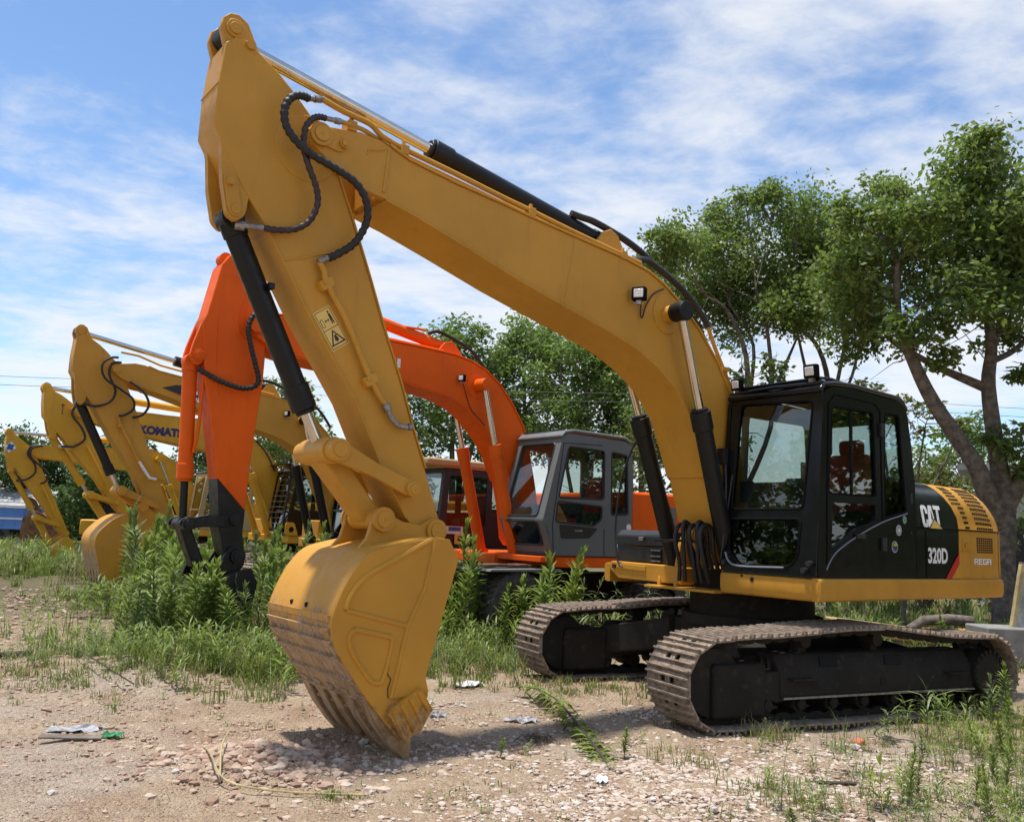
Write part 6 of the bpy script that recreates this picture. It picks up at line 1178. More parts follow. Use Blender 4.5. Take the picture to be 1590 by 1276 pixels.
w2 = [(-0.62, 12.3, 1.62), (-0.66, 11.6, 1.2), (-0.45, 11.8, 1.4), (0.0, 11.4, 0.85), (0.1, 11.7, 0.75), (0.32, 11.7, 0.95), (-0.74, 11.2, 0.81), (-0.3, 11.3, 0.5), (-0.9, 12.0, 1.1), (-0.2, 11.9, 0.9), (0.6, 11.3, 1.38), (0.52, 11.1, 1.05), (0.72, 11.2, 1.1), (0.66, 11.6, 1.25), (0.45, 11.9, 0.9), (-1.1, 12.6, 1.3), (-1.4, 12.9, 1.25), (-0.95, 11.5, 0.6), (0.25, 10.9, 0.55), (-0.05, 12.1, 0.95)]
for i, (x, y, h) in enumerate(w2): weed(x, y, h, WV[(i + 1) % 4], 'weed_leaf' if i % 4 else 'weed_leaf_yellow', LT, GT)
for i, (x, y, h) in enumerate([(0.92, 11.0, 1.08), (1.02, 11.3, 0.95), (1.6, 11.8, 1.0), (1.9, 11.9, 1.05)]): weed(x, y, h, WP[i % 2], 'weed_leaf_pale', 'pale thin weed behind the far track of the front excavator', 'pale weeds behind the far track')
for i, (x, y, h) in enumerate([(-3.1, 10.6, 0.85), (-2.95, 10.9, 0.9), (-2.8, 10.5, 0.7), (-3.3, 10.5, 0.6), (-2.6, 11.0, 0.85), (-4.2, 10.8, 0.6), (-3.5, 9.9, 0.4)]): weed(x, y, h, WP[i % 2], 'weed_leaf_pale', 'pale narrow leaved weed in front of the black bucket', 'pale weeds by the black bucket')
weed(3.44, 7.34, 0.46, WB[0], 'weed_leaf_pale', 'young weed with long arching leaves before the right half of the near track', None, 'broad_leaf_weed')
weed(2.23, 7.62, 0.43, WP[0], 'weed_leaf_pale', 'thin pale weed in front of the front end of the near track', None, 'thin_weed', 0.8)
weed(2.38, 5.35, 0.36, WV[1], 'weed_leaf', 'dense bottle brush weed at the lower right edge', None, 'tall_weed', 0.85)
weed(1.59, 5.15, 0.42, WP[1], 'weed_leaf_pale', 'thin branching weed in the gravel right of the bottom centre', None, 'thin_weed', 0.7)
weed(2.22, 5.3, 0.30, WB[1], 'weed_leaf_yellow', 'yellow green broad leaved weed beside the bottle brush weed', None, 'broad_leaf_weed', 0.8)
weed(0.87, 6.32, 0.21, WV[0], 'weed_leaf', 'small bushy weed right of the fallen stalk', None, 'tall_weed', 0.9)
weed(0.01, 6.27, 0.14, WV[2], 'weed_leaf', 'tiny weed on bare dirt right of the bucket teeth', None, 'tall_weed', 0.7)
weed(1.40, 7.35, 0.20, WB[1], 'weed_leaf', 'small broad leaved weed at the foot of the near track front', None, 'broad_leaf_weed', 0.9)
weed(1.59, 4.95, 0.10, WV[3], 'weed_leaf', 'tiny dark weed at the bottom edge, right of centre', None, 'tall_weed', 0.8)
LR = 'green weed in the patch at the right edge before the track'; GR = 'weeds at the right edge'
for i, (x, y, h) in enumerate([(4.16, 7.46, 0.38), (3.54, 6.4, 0.40), (3.34, 6.21, 0.29), (2.90, 5.58, 0.24), (3.69, 6.42, 0.45), (2.99, 5.29, 0.36), (3.66, 6.96, 0.24), (2.79, 5.26, 0.3), (4.3, 7.9, 0.45), (4.5, 8.1, 0.55), (4.05, 7.2, 0.3), (3.85, 6.8, 0.35), (3.2, 5.9, 0.3), (4.6, 7.6, 0.4), (3.05, 6.6, 0.2), (3.1, 5.6, 0.42), (3.25, 5.45, 0.5), (2.95, 5.0, 0.4), (2.7, 5.0, 0.3), (3.45, 5.95, 0.45), (3.75, 6.1, 0.5), (2.55, 5.6, 0.25), (4.0, 6.6, 0.45)]): weed(x, y, h, (WV + WP)[i % 6], ('weed_leaf', 'weed_leaf_yellow', 'weed_leaf_pale')[i % 3], LR, GR, 'tall_weed', 0.8)
LN = 'green weed on the waste ground behind the front excavator'; GN = 'weeds behind the front excavator'
for i in range(26):
    x, y = R.uniform(4.5, 10.5), R.uniform(12.8, 20.0); weed(x, y, R.uniform(0.5, 0.95), WV[i % 4], 'weed_leaf', LN, GN)
LM = 'green weed standing between the parked machines'; GM = 'weeds between the machines'
for i in range(40):
    t_ = R.random(); x, y = -1.0 - 5.5 * t_ + R.uniform(-1.5, 1.5), 15.5 + 7 * t_ + R.uniform(-1.2, 1.2); weed(x, y, R.uniform(0.7, 1.15), WV[i % 4], 'weed_leaf', LM, GM)
# low leafy growth, too dense to count
def small_plant(seed, n=34, L=0.34, w=0.035):
    r_ = random.Random(seed); V = []; Fc = []
    for i in range(n):
        t = 0.1 + 0.85 * i / n; a = i * 2.4 + r_.uniform(-0.4, 0.4); el = r_.uniform(0.2, 1.0); d = Vector((math.cos(a) * math.cos(el), math.sin(a) * math.cos(el), math.sin(el))); leaf_strip(V, Fc, Vector((0.05 * math.cos(a), 0.05 * math.sin(a), t)), d, (Vector((0, 0, 1)) - d * d.z).normalized(), L * r_.uniform(0.6, 1.2), w * r_.uniform(0.7, 1.2), 0.5, 2)
    return np.array(V), np.array(Fc)
SPL = [small_plant(41), small_plant(42, 28, 0.45, 0.03), small_plant(43, 44, 0.3, 0.028)]
def mass(name, mat, specs, label):
    VV = []; FF = []; o = 0
    for (x, y, h) in specs:
        V_, F_ = SPL[rs.randint(3)]; a = rs.rand() * 6.28; ca, sa = math.cos(a), math.sin(a); k = h * (0.8 + 0.4 * rs.rand()); lx, ly = rs.randn(2) * 0.18
        X = (V_[:, 0] + lx * V_[:, 2]) * k; Y = (V_[:, 1] + ly * V_[:, 2]) * k; VV.append(np.stack([X * ca - Y * sa + x, X * sa + Y * ca + y, V_[:, 2] * h + gz(x, y) - 0.01], 1)); FF.append(F_ + o); o += len(V_)
    m = bpy.data.meshes.new(name); m.from_pydata(np.concatenate(VV).tolist(), [], np.concatenate(FF).tolist()); m.materials.append(MATS[mat]); return tag(link_mesh(name, m), label, 'ground cover', None, 'stuff')
LG = []; LP = []
def low(cx_, cy_, sx, sy, n, h, pale=0.35):
    for _ in range(n): (LP if rs.rand() < pale else LG).append((cx_ + rs.randn() * sx, max(4.6, cy_ + rs.randn() * sy), h * (0.4 + 0.9 * rs.rand())))
low(-2.9, 9.3, 0.7, 0.5, 170, 0.26); low(-2.35, 9.0, 0.3, 0.35, 70, 0.30, 0.15); low(-4.2, 9.1, 0.7, 0.4, 90, 0.14, 0.6); low(-3.6, 10.4, 0.8, 0.5, 110, 0.34); low(-5.8, 14.8, 0.8, 1.0, 110, 0.42); low(-12.0, 24.5, 2.8, 2.0, 300, 0.6); low(-6.5, 12.5, 1.6, 1.2, 60, 0.10, 0.6); low(-0.6, 10.6, 0.5, 0.6, 110, 0.26); low(-0.9, 11.8, 0.8, 0.5, 110, 0.38); low(3.9, 7.1, 0.6, 0.8, 90, 0.20); low(2.8, 5.4, 0.45, 0.35, 80, 0.17); low(1.9, 5.2, 0.4, 0.2, 30, 0.12, 0.5); low(1.3, 6.6, 0.7, 0.5, 30, 0.08, 0.5); low(6.5, 14.0, 1.8, 1.5, 150, 0.35); low(2.2, 7.0, 0.3, 0.3, 22, 0.12, 0.6); low(-0.3, 5.1, 0.8, 0.2, 16, 0.05, 0.5); low(-3.2, 7.6, 0.8, 0.4, 34, 0.07, 0.7); low(1.0, 12.5, 1.5, 0.8, 90, 0.4); low(4.6, 8.6, 0.35, 0.5, 60, 0.26)
mass('low_weeds', 'weed_leaf', LG, 'low leafy green weeds matted between the taller ones'); mass('pale_low_weeds', 'weed_leaf_pale', LP, 'low greyish green weeds along the edge of the dirt')
# fallen stalk with drooping leaves
fs = empty('fallen_weed_stalk', (0.27, 8.6, gz(0.27, 8.6)), 0, 'uprooted leafy weed stalk lying across the dirt right of the bucket', 'weed')
FP = smooth_path([(0.0, 0.0, 0.10), (0.21, -0.55, 0.10), (0.34, -1.5, 0.08), (0.43, -2.2, 0.05), (0.48, -2.72, 0.02)], 5); MB().tube(FP, [0.006 + 0.0004 * i for i in range(len(FP))], 6).build('stem', 'twig_dark', fs)
V = []; Fc = []; rr_ = random.Random(5)
for i in range(230):
    t = (i / 230) * 0.88; j = t * (len(FP) - 1); p = FP[int(j)].lerp(FP[min(int(j) + 1, len(FP) - 1)], j % 1); a = rr_.uniform(0, 6.28); d = Vector((math.cos(a), 0.35 * math.sin(a) + 0.35, rr_.uniform(-0.35, 0.2))).normalized(); leaf_strip(V, Fc, p, d, (Vector((0, 0, 1)) - d * d.z).normalized(), rr_.uniform(0.12, 0.2), 0.017, 0.8)
MB().add(V, Fc).build('foliage', 'weed_leaf', fs, smooth=60, fix=False)
MB().tube([(0.46, -2.68, 0.03), (0.52, -2.82, 0.05), (0.58, -2.86, 0.02)], [0.02, 0.03, 0.01], 8).tube([(0.48, -2.72, 0.03), (0.44, -2.86, 0.03)], [0.02, 0.005], 6).tube([(0.48, -2.72, 0.03), (0.53, -2.9, 0.02)], [0.02, 0.005], 6).build('root', 'twig_dark', fs)

# ---- litter and small things on the ground
def crumple(name, x, y, w, d, h, mat, label, cat, seed, rz=0.0):
    r_ = random.Random(seed); n = 6; vs = []; fs_ = []
    for j in range(n + 1):
        for i in range(n + 1): vs.append(((i / n - 0.5) * w + r_.uniform(-0.1, 0.1) * w * 0.6, (j / n - 0.5) * d + r_.uniform(-0.1, 0.1) * d * 0.6, h * r_.random() ** 1.5 + 0.006))
    for j in range(n):
        for i in range(n): a = j * (n + 1) + i; fs_.append((a, a + 1, a + n + 2, a + n + 1))
    o = MB().add(vs, fs_).build(name, mat, None, smooth=0, fix=False); s_ = o.modifiers.new('s', 'SOLIDIFY'); s_.thickness = 0.002; o.location = (x, y, gz(x, y)); o.rotation_euler = (0, 0, rz); return tag(o, label, cat)
crumple('paper_scrap', -0.32, 8.95, 0.30, 0.12, 0.06, 'paper', 'crumpled white sheet on the grass right of the bucket', 'litter', 1, 0.2)
crumple('foil_scrap', -0.50, 7.45, 0.13, 0.09, 0.05, 'grey_trash', 'small grey crumpled scrap beside the bucket teeth', 'litter', 2)
crumple('plastic_scrap', -2.62, 6.22, 0.14, 0.10, 0.04, 'green_plastic', 'torn green plastic scrap at the end of the flat board', 'litter', 3)
crumple('plastic_bag', 0.18, 7.55, 0.26, 0.12, 0.04, 'grey_trash', 'flattened grey plastic bag on dirt left of the fallen stalk', 'litter', 4, -0.2)
crumple('plaster_slab', 0.63, 5.55, 0.07, 0.10, 0.04, 'paper', 'white broken piece near the root of the fallen stalk', 'rubble', 6)
crumple('plaster_crumbs', -1.45, 8.0, 0.35, 0.16, 0.05, 'stone_pale', 'pale plaster rubble on the dirt left of the bucket teeth', 'rubble', 8, 0.1)
crumple('ash_patch', -2.95, 6.38, 0.34, 0.14, 0.035, 'grey_trash', 'patch of grey ash and rags behind the flat board', 'litter', 9, 0.1)
o = MB().obox((0, 0, 0.025), (0.20, 0.02, 0), (-0.005, 0.03, 0.004), (0, 0, 0.006)).build('flat_board', 'wood_grey', None, 0.003); o.location = (-2.85, 6.12, gz(-2.85, 6.12)); tag(o, 'grey weathered board lying flat on the dirt at left', 'board')
o = MB().obox((0, 0, 0.012), (0.16, 0.01, 0), (-0.01, 0.02, 0), (0, 0, 0.009)).build('wood_splinter', 'twig_dark', None, 0.003); o.location = (2.12, 5.85, gz(2.12, 5.85)); tag(o, 'dark splinter of wood in the gravel near the lower right', 'wood')
o = MB().obox((0, 0, 0.02), (0.035, 0.02, 0.01), (-0.02, 0.03, 0), (0, 0, 0.02)).build('brick_piece', 'brick_red', None, 0.006); o.location = (2.84, 7.22, gz(2.84, 7.22)); tag(o, 'orange red piece of broken brick in front of the near track', 'brick')
o = MB().obox((0, 0, 0.03), (0.22, 0.05, 0.02), (-0.02, 0.05, 0.0), (0, 0, 0.03)).build('charred_log', 'twig_dark', None, 0.015); o.location = (-5.0, 9.2, gz(-5.0, 9.2)); tag(o, 'charred log end on the dirt at the left edge', 'log')
tw = MB()
for i in range(60): a = R.uniform(0, 6.28); l_ = R.uniform(0.05, 0.14); x, y = R.gauss(0, 0.05), R.gauss(0, 0.035); tw.tube([(x, y, 0.01), (x + l_ * math.cos(a) * 0.5, y + l_ * math.sin(a) * 0.5, 0.05 * R.random() + 0.02), (x + l_ * math.cos(a), y + l_ * math.sin(a), 0.03 * R.random())], 0.002, 4, False)
o = tw.build('twig_clump', 'twig_dark', None); o.location = (0.30, 6.75, gz(0.3, 6.75)); tag(o, 'dark clump of dry twigs and roots on the dirt in the centre', 'twigs')
for i, (pp, lb) in enumerate([([(-1.95, 6.05, 0.02), (-1.75, 5.6, 0.07), (-1.55, 5.3, 0.05), (-1.2, 5.22, 0.03), (-0.75, 5.25, 0.02)], 'long bent straw stalk on the dug up heap'), ([(-1.75, 5.95, 0.10), (-1.70, 5.65, 0.09), (-1.62, 5.4, 0.04)], 'short straw stalk leaning on the dug up heap'), ([(-4.35, 13.9, 0.5), (-3.4, 12.2, 0.42), (-3.0, 11.6, 0.2)], 'dry cane leaning over weeds left of the black bucket'), ([(-4.9, 10.2, 0.05), (-4.0, 8.6, 0.12), (-3.1, 7.7, 0.10)], 'thin dark fallen branch on the bank at left')]):
    o = MB().tube(smooth_path([(x, y, z + gz(x, y)) for x, y, z in pp], 4), 0.006, 6).build(('straw_stalk', 'straw_stalk', 'dry_cane', 'fallen_branch')[i], 'straw' if i < 3 else 'twig_dark', None); tag(o, lb, 'stalk' if i < 3 else 'branch')
STM = [MB().add((IV * (1 + 0.3 * (rs.rand(12, 1) - 0.5))).tolist(), IF.tolist()).mesh('stone', 25) for _ in range(3)]
for m_ in STM: m_.materials.append(MATS['stone_pale'])
for i, (x, y, s_) in enumerate([(0.55, 5.75, 0.035), (0.38, 5.2, 0.03), (2.6, 6.2, 0.05), (1.55, 6.3, 0.04), (2.1, 5.0, 0.05), (-1.9, 5.45, 0.03), (-1.35, 5.6, 0.035), (-2.4, 5.0, 0.03), (1.2, 5.1, 0.035), (0.1, 5.05, 0.03), (2.75, 7.05, 0.045), (-0.95, 6.5, 0.04)]):
    o = link_mesh('stone', STM[i % 3]); o.location = (x, y, gz(x, y) + s_ * 0.3); o.scale = (s_ * 1.3, s_, s_ * 0.7); o.rotation_euler = (R.uniform(-0.3, 0.3), R.uniform(-0.3, 0.3), R.uniform(0, 6)); tag(o, 'pale stone bigger than the gravel around it', 'stone', 'larger stones on the gravel')

def ordinals(objs, text, right=False):
    """single out look-alikes by their order across the picture"""
    def od(n): return ('first', 'second', 'third', 'fourth', 'fifth', 'sixth', 'seventh', 'eighth', 'ninth', 'tenth')[n - 1] if n <= 10 else '%d%s' % (n, {1: 'st', 2: 'nd', 3: 'rd'}.get(n % 10 if n % 100 not in (11, 12, 13) else 0, 'th'))
    for k, o_ in enumerate(sorted(objs, key=lambda q_: q_.location.x / q_.location.y)): o_['label'] = text + ', ' + od(k + 1) + ' from the left'
def grp(g): return [o_ for o_ in COL.objects if o_.get('group') == g and o_.parent is None]
ordinals(grp(GB), 'tall leafy weed round the black bucket'); ordinals(grp(ordinals_later), 'dry brown weed stalk by the black bucket'); ordinals(grp(GT), 'tall leafy weed before the orange tyres'); ordinals(grp(GR), 'green weed of the right edge patch'); ordinals(grp('larger stones on the gravel'), 'pale stone bigger than the gravel'); ordinals(grp('pale weeds behind the far track'), 'pale thin weed behind the far track'); ordinals(grp('pale weeds by the black bucket'), 'pale narrow leaved weed by the black bucket'); ordinals(grp(GN), 'weed on waste ground behind the front excavator')
# ================================================================== trees
def leaf_cloud(centres, size, seed, sub=9, per=38, up=0.25):
    """centres: (x, y, z, r); returns verts, faces of folded leaf quads"""
    r = np.random.RandomState(seed); V = []; 
    for (x, y, z, rad) in centres:
        k = max(3, int(sub * (rad / 0.7) ** 2))
        for _ in range(k):
            d = r.randn(3); d /= np.linalg.norm(d); d[2] = d[2] * 0.85 + up * 0.3; c_ = np.array([x, y, z]) + d * rad * (0.40 + 0.55 * r.rand())
            n = int(per * (0.5 + r.rand())); P = c_ + np.clip(r.randn(n, 3), -1.45, 1.45) * rad * np.array([0.26, 0.26, 0.18])
            a = r.rand(n) * 6.283; el = r.randn(n) * 0.45 - 0.35; L = size * (0.65 + 0.7 * r.rand(n)); ro = r.rand(n) * 6.283
            D = np.stack([np.cos(a) * np.cos(el), np.sin(a) * np.cos(el), np.sin(el)], 1)
            S = np.stack([-np.sin(a), np.cos(a), np.zeros(n)], 1); U = np.cross(D, S); S2 = S * np.cos(ro)[:, None] * 0.9 + U * np.sin(ro)[:, None] * 0.5
            S2 /= np.linalg.norm(S2, axis=1)[:, None]
            L_ = L[:, None]; V.append(np.stack([P, P + D * L_ * 0.5 + S2 * L_ * 0.26, P + D * L_, P + D * L_ * 0.5 - S2 * L_ * 0.26], 1).reshape(-1, 3))
    V = np.concatenate(V); n = len(V) // 4; F_ = np.arange(n * 4).reshape(n, 4)
    return V, F_
def np_mesh(name, V, F_, mat):
    m = bpy.data.meshes.new(name); m.vertices.add(len(V)); m.vertices.foreach_set('co', V.astype(np.float32).ravel()); k = F_.shape[1]
    m.loops.add(F_.size); m.loops.foreach_set('vertex_index', F_.astype(np.int32).ravel()); m.polygons.add(len(F_)); m.polygons.foreach_set('loop_start', np.arange(0, F_.size, k, dtype=np.int32))
    m.update(calc_edges=True); m.materials.append(MATS[mat]); return m
def tree(name, label, stems, clumps, leafsize, mat, seed, per=38, sub=9, twigs=5, group=None, dead=0):
    """stems: list of (points, r0, r1); clumps: (x, y, z, r)"""
    rr = random.Random(seed); base = stems[0][0][0]
    root = empty(name, base, 0, label, 'tree', group); B0 = Vector(base); tr = MB(); nodes = []
    for pts, r0, r1 in stems:
        P = smooth_path([Vector(p) + Vector((rr.uniform(-0.04, 0.04), 0, 0)) * (0 if i == 0 else 1) for i, p in enumerate(pts)], 4); n = len(P)
        tr.tube([p - B0 for p in P], [r0 + (r1 - r0) * (i / (n - 1)) for i in range(n)], 9); nodes += [(p, r0 + (r1 - r0) * i / (n - 1)) for i, p in enumerate(P) if i > n * 0.3]
    lim = MB()
    for (x, y, z, rad) in clumps:
        c_ = Vector((x, y, z)); best = min(nodes, key=lambda q: (q[0] - c_).length + (2.0 if q[0].z > c_.z - 0.1 else 0)); s_ = best[0]
        mid_ = s_.lerp(c_, 0.5) + Vector((rr.uniform(-0.15, 0.15), rr.uniform(-0.15, 0.15), rr.uniform(-0.05, 0.2))); r_ = min(best[1] * 0.7, 0.012 + 0.022 * (c_ - s_).length)
        lim.tube([p - B0 for p in smooth_path([s_, mid_, c_], 4)], [r_ + (0.007 - r_) * i / 8 for i in range(9)], 6, False)
        for _ in range(twigs):
            d = Vector((rr.gauss(0, 1), rr.gauss(0, 1), rr.gauss(0.2, 0.8))).normalized() * rad * rr.uniform(0.7, 1.1); st_ = mid_.lerp(c_, rr.uniform(0.2, 1))
            lim.tube([st_ - B0, st_.lerp(c_ + d, 0.5) + Vector((0, 0, 0.06)) - B0, c_ + d - B0], [0.009, 0.006, 0.003], 4, False)
    for _ in range(dead):
        s_ = rr.choice(nodes)[0]; d = Vector((rr.gauss(0, 1), rr.gauss(0, 0.6), rr.gauss(0.1, 0.5))).normalized() * rr.uniform(0.5, 1.3); lim.tube([s_ - B0, s_ + d * 0.5 + Vector((0, 0, rr.uniform(-0.1, 0.15))) - B0, s_ + d - B0], [0.012, 0.008, 0.003], 4, False)
    tr.add(lim.v, lim.f); tr.build('trunk', 'bark', root, smooth=60, fix=False)
    V, F_ = leaf_cloud([(x - B0.x, y - B0.y, z - B0.z, r) for x, y, z, r in clumps], leafsize, seed, sub, per)
    link_mesh('crown', np_mesh('crown', V, F_, mat), root); return root
def deep(lst, Y, sp, seed):
    r = random.Random(seed); return [(x, Y + r.uniform(-sp, sp), z - (0.30 if sp > 1 else 0), rad * (1.14 if sp > 1 else 1)) for x, z, rad in lst]
# right-hand tree with a fork and a long leaning trunk
T1 = [(7.61, 8.19, 0.71), (8.42, 7.99, 0.76), (6.85, 7.56, 0.65), (8.97, 7.53, 0.76), (8.71, 6.69, 0.76), (7.23, 6.74, 0.82), (6.2, 6.23, 0.54), (6.47, 5.66, 0.6), (7.89, 5.95, 0.6), (7.1, 5.8, 0.6), (8.91, 5.76, 0.43), (8.82, 4.89, 0.33), (6.92, 8.31, 0.35), (7.74, 8.66, 0.27), (6.45, 8.02, 0.33), (9.55, 7.55, 0.87), (9.73, 6.38, 0.76), (6.09, 6.93, 0.54), (6.16, 7.41, 0.38), (8.0, 7.3, 0.8), (9.9, 7.6, 0.7), (7.5, 7.5, 0.7), (6.7, 6.7, 0.6), (8.2, 6.4, 0.6), (7.8, 8.3, 0.6), (9.2, 6.2, 0.6), (6.6, 7.4, 0.5), (9.0, 7.9, 0.5), (6.0, 6.0, 0.5), (5.9, 6.6, 0.5), (6.3, 7.0, 0.5), (5.75, 7.2, 0.5), (5.6, 6.5, 0.45), (5.9, 5.7, 0.4), (7.0, 5.2, 0.4), (6.3, 5.3, 0.4)]
def st(pts, Y, dy=0): return [(x, Y + dy * i / max(1, len(pts) - 1), z) for i, (x, z) in enumerate(pts)]
tree('camphor_tree', 'tall spreading tree with a forked leaning trunk behind the engine hood, far right', [(st([(8.38, -0.05), (8.42, 1.2), (8.42, 2.3), (8.31, 3.24), (8.24, 4.36), (8.30, 5.04), (8.28, 5.73), (8.15, 6.6), (7.9, 7.4)], 15), 0.21, 0.03), (st([(8.40, 2.0), (8.1, 2.55), (7.81, 2.99), (7.17, 3.97), (6.74, 4.75), (6.50, 5.3), (6.4, 6.3)], 15, -0.6), 0.19, 0.05), (st([(8.26, 4.30), (7.90, 4.50), (7.63, 4.67), (7.19, 4.94), (6.75, 5.32), (6.7, 6.2)], 15, 0.7), 0.09, 0.03), (st([(8.42, 2.2), (8.75, 2.9), (8.95, 3.4), (9.3, 4.6), (9.5, 6.2)], 15, -0.5), 0.16, 0.05), (st([(8.30, 5.0), (8.55, 5.6), (8.6, 6.4), (8.8, 7.2)], 15, 0.5), 0.07, 0.03), (st([(8.3, 4.8), (8.9, 5.1), (9.4, 5.6), (9.7, 6.2)], 15, 0.8), 0.06, 0.03)],
     deep(T1, 15, 1.3, 1) + [(8.43, 14.6, 3.35, 0.41), (8.69, 14.6, 3.03, 0.38), (8.15, 14.7, 3.45, 0.27)], 0.118, 'leaf_camphor', 101, 56, 22, 9, 'trees behind the machines', 8)
# many-stemmed tree left of it
T2 = [(5.11, 9.01, 0.83), (4.1, 8.52, 0.76), (3.38, 7.89, 0.62), (2.95, 7.72, 0.48), (6.13, 8.91, 0.83), (7.0, 8.94, 0.76), (7.28, 8.05, 0.69), (6.41, 7.87, 0.83), (5.4, 7.82, 0.89), (4.4, 7.33, 0.83), (3.68, 7.16, 0.69), (6.98, 7.0, 0.62), (5.98, 6.81, 0.69), (4.98, 6.62, 0.69), (7.73, 9.28, 0.48), (5.18, 9.4, 0.41), (4.6, 8.0, 0.8), (2.7, 7.2, 0.5), (3.1, 6.6, 0.45), (5.6, 9.3, 0.5), (6.6, 9.3, 0.5), (4.6, 9.1, 0.5), (5.9, 7.4, 0.6), (3.6, 8.3, 0.5), (7.6, 8.6, 0.5), (6.8, 7.4, 0.5)]
S2 = [[(5.0, -0.05), (5.0, 2.63), (5.06, 4.17), (4.98, 5.46), (4.55, 6.75), (4.11, 7.77)], [(5.05, 2.5), (5.6, 4.0), (5.6, 5.3), (5.4, 6.4), (5.26, 7.37), (5.11, 8.71)], [(5.02, 2.4), (4.75, 4.2), (4.56, 5.01), (4.05, 6.29), (3.54, 7.3)], [(5.55, 4.3), (6.0, 5.4), (6.26, 5.9), (6.55, 6.98)], [(5.03, 3.0), (5.2, 4.6), (5.25, 5.8), (4.9, 7.0), (4.7, 8.0)], [(4.95, 3.2), (4.35, 4.6), (3.8, 5.6), (3.2, 6.6)]]
S2 = [[(a, min(b, 6.3 + 0.25 * (b - 6.3)) if b > 6.3 else b) for a, b in q_] for q_ in S2]
tree('camphor_tree', 'broad many-stemmed tree rising behind the boom bend and the black cab', [(st(s, 19, R.uniform(-0.8, 0.8)), (0.11, 0.06, 0.06, 0.045, 0.055, 0.04)[i], 0.02) for i, s in enumerate(S2)], deep([c for c in T2 if c[0] < 6.0], 19, 1.5, 2), 0.105, 'leaf_camphor', 102, 58, 24, 16, 'trees behind the machines', 12)
S2b = [[(7.05, -0.05), (7.09, 3.27), (7.11, 5.11), (6.83, 6.12), (6.27, 7.27), (5.98, 8.15)], [(7.11, 4.4), (7.3, 5.4), (7.40, 6.14), (7.49, 7.17), (7.28, 8.05)], [(7.1, 3.6), (6.7, 5.0), (6.4, 6.4), (6.3, 7.6)], [(7.1, 4.2), (7.6, 5.3), (7.8, 6.5), (7.6, 7.6)]]
S2b = [[(a, min(b, 6.3 + 0.25 * (b - 6.3)) if b > 6.3 else b) for a, b in q_] for q_ in S2b]
tree('camphor_tree', 'slim-stemmed tree between the black cab lamp and the far right tree', [(st(s, 19.4, R.uniform(-0.6, 0.6)), (0.09, 0.05, 0.045, 0.04)[i], 0.02) for i, s in enumerate(S2b)], deep([c for c in T2 if c[0] >= 5.9] + [(6.6, 8.3, 0.7), (7.7, 8.3, 0.5), (7.5, 7.5, 0.5)], 19.4, 1.4, 3), 0.105, 'leaf_camphor', 103, 58, 24, 14, 'trees behind the machines', 10)
# sparse shrubs behind the cab and hood
tree('shrub_tree', 'sparse shrub with reddish leaves just behind the cab roof', [(st([(7.6, 0), (7.5, 1.6), (7.3, 2.8), (7.2, 4.2)], 17), 0.05, 0.012), (st([(7.6, 0.4), (7.8, 2.0), (8.1, 3.3), (8.3, 4.0)], 17, 0.4), 0.04, 0.012), (st([(7.55, 0.9), (7.2, 2.4), (6.9, 3.8), (6.8, 4.5)], 17, -0.4), 0.035, 0.012), (st([(7.7, 1.0), (8.0, 2.2), (8.6, 3.4), (8.75, 3.9)], 17, 0.2), 0.03, 0.01)], deep([(6.8, 4.63, 0.25), (7.24, 4.54, 0.27), (7.62, 4.34, 0.3), (8.37, 4.18, 0.34), (8.75, 4.01, 0.22), (7.99, 3.91, 0.27), (7.55, 4.02, 0.25), (7.1, 3.9, 0.25), (8.05, 4.2, 0.28)], 17, 0.4, 5), 0.11, 'leaf_autumn', 105, 26, 14, 6, None, 10)
def bush(label, cl, mat, seed, leaf=0.12, per=40, name='bush', group=None):
    x = sum(c[0] for c in cl) / len(cl); y = sum(c[1] for c in cl) / len(cl)
    return tree(name, label, [([(x, y, -0.02), (x, y, 0.8), (x + 0.1, y, 1.6)], 0.07, 0.03), ([(x, y, 0.1), (x - 0.4, y, 0.9), (x - 0.7, y + 0.1, 1.7)], 0.05, 0.02), ([(x, y, 0.1), (x + 0.4, y, 0.9), (x + 0.8, y - 0.1, 1.7)], 0.05, 0.02)], cl, leaf, mat, seed, per, 18, 3, group)
bush('thick low bushes seen over the engine hood', deep([(9.52, 2.9, 0.65), (10.25, 2.8, 0.6), (8.93, 2.9, 0.6), (10.98, 2.6, 0.6), (8.2, 3.0, 0.6), (9.75, 3.3, 0.43), (9.0, 2.0, 0.7), (10.0, 1.8, 0.7), (8.2, 1.9, 0.7), (11.0, 1.7, 0.6), (7.5, 2.4, 0.6), (9.5, 1.0, 0.7), (8.4, 0.9, 0.7), (10.6, 0.8, 0.7)], 20, 0.5, 6), 'leaf_autumn', 106)
bush('dark bush below the big tree at the right edge', deep([(10.9, 2.2, 0.5), (11.4, 1.8, 0.6), (11.9, 2.4, 0.6), (11.2, 1.0, 0.6), (12.0, 1.2, 0.6)], 18, 0.4, 16), 'leaf_dark', 116)
bush('yellowish bush behind the front boom foot and orange hood', deep([(3.34, 4.32, 0.56), (3.03, 3.66, 0.64), (4.0, 3.7, 0.64), (3.21, 2.7, 0.64), (4.18, 2.74, 0.64), (3.65, 5.0, 0.48), (2.6, 3.0, 0.55), (4.8, 3.2, 0.6), (5.4, 3.6, 0.6), (5.2, 2.4, 0.6), (3.6, 1.8, 0.6), (4.6, 1.7, 0.6)], 22, 0.6, 7), 'leaf_autumn', 107, 0.13, 34)
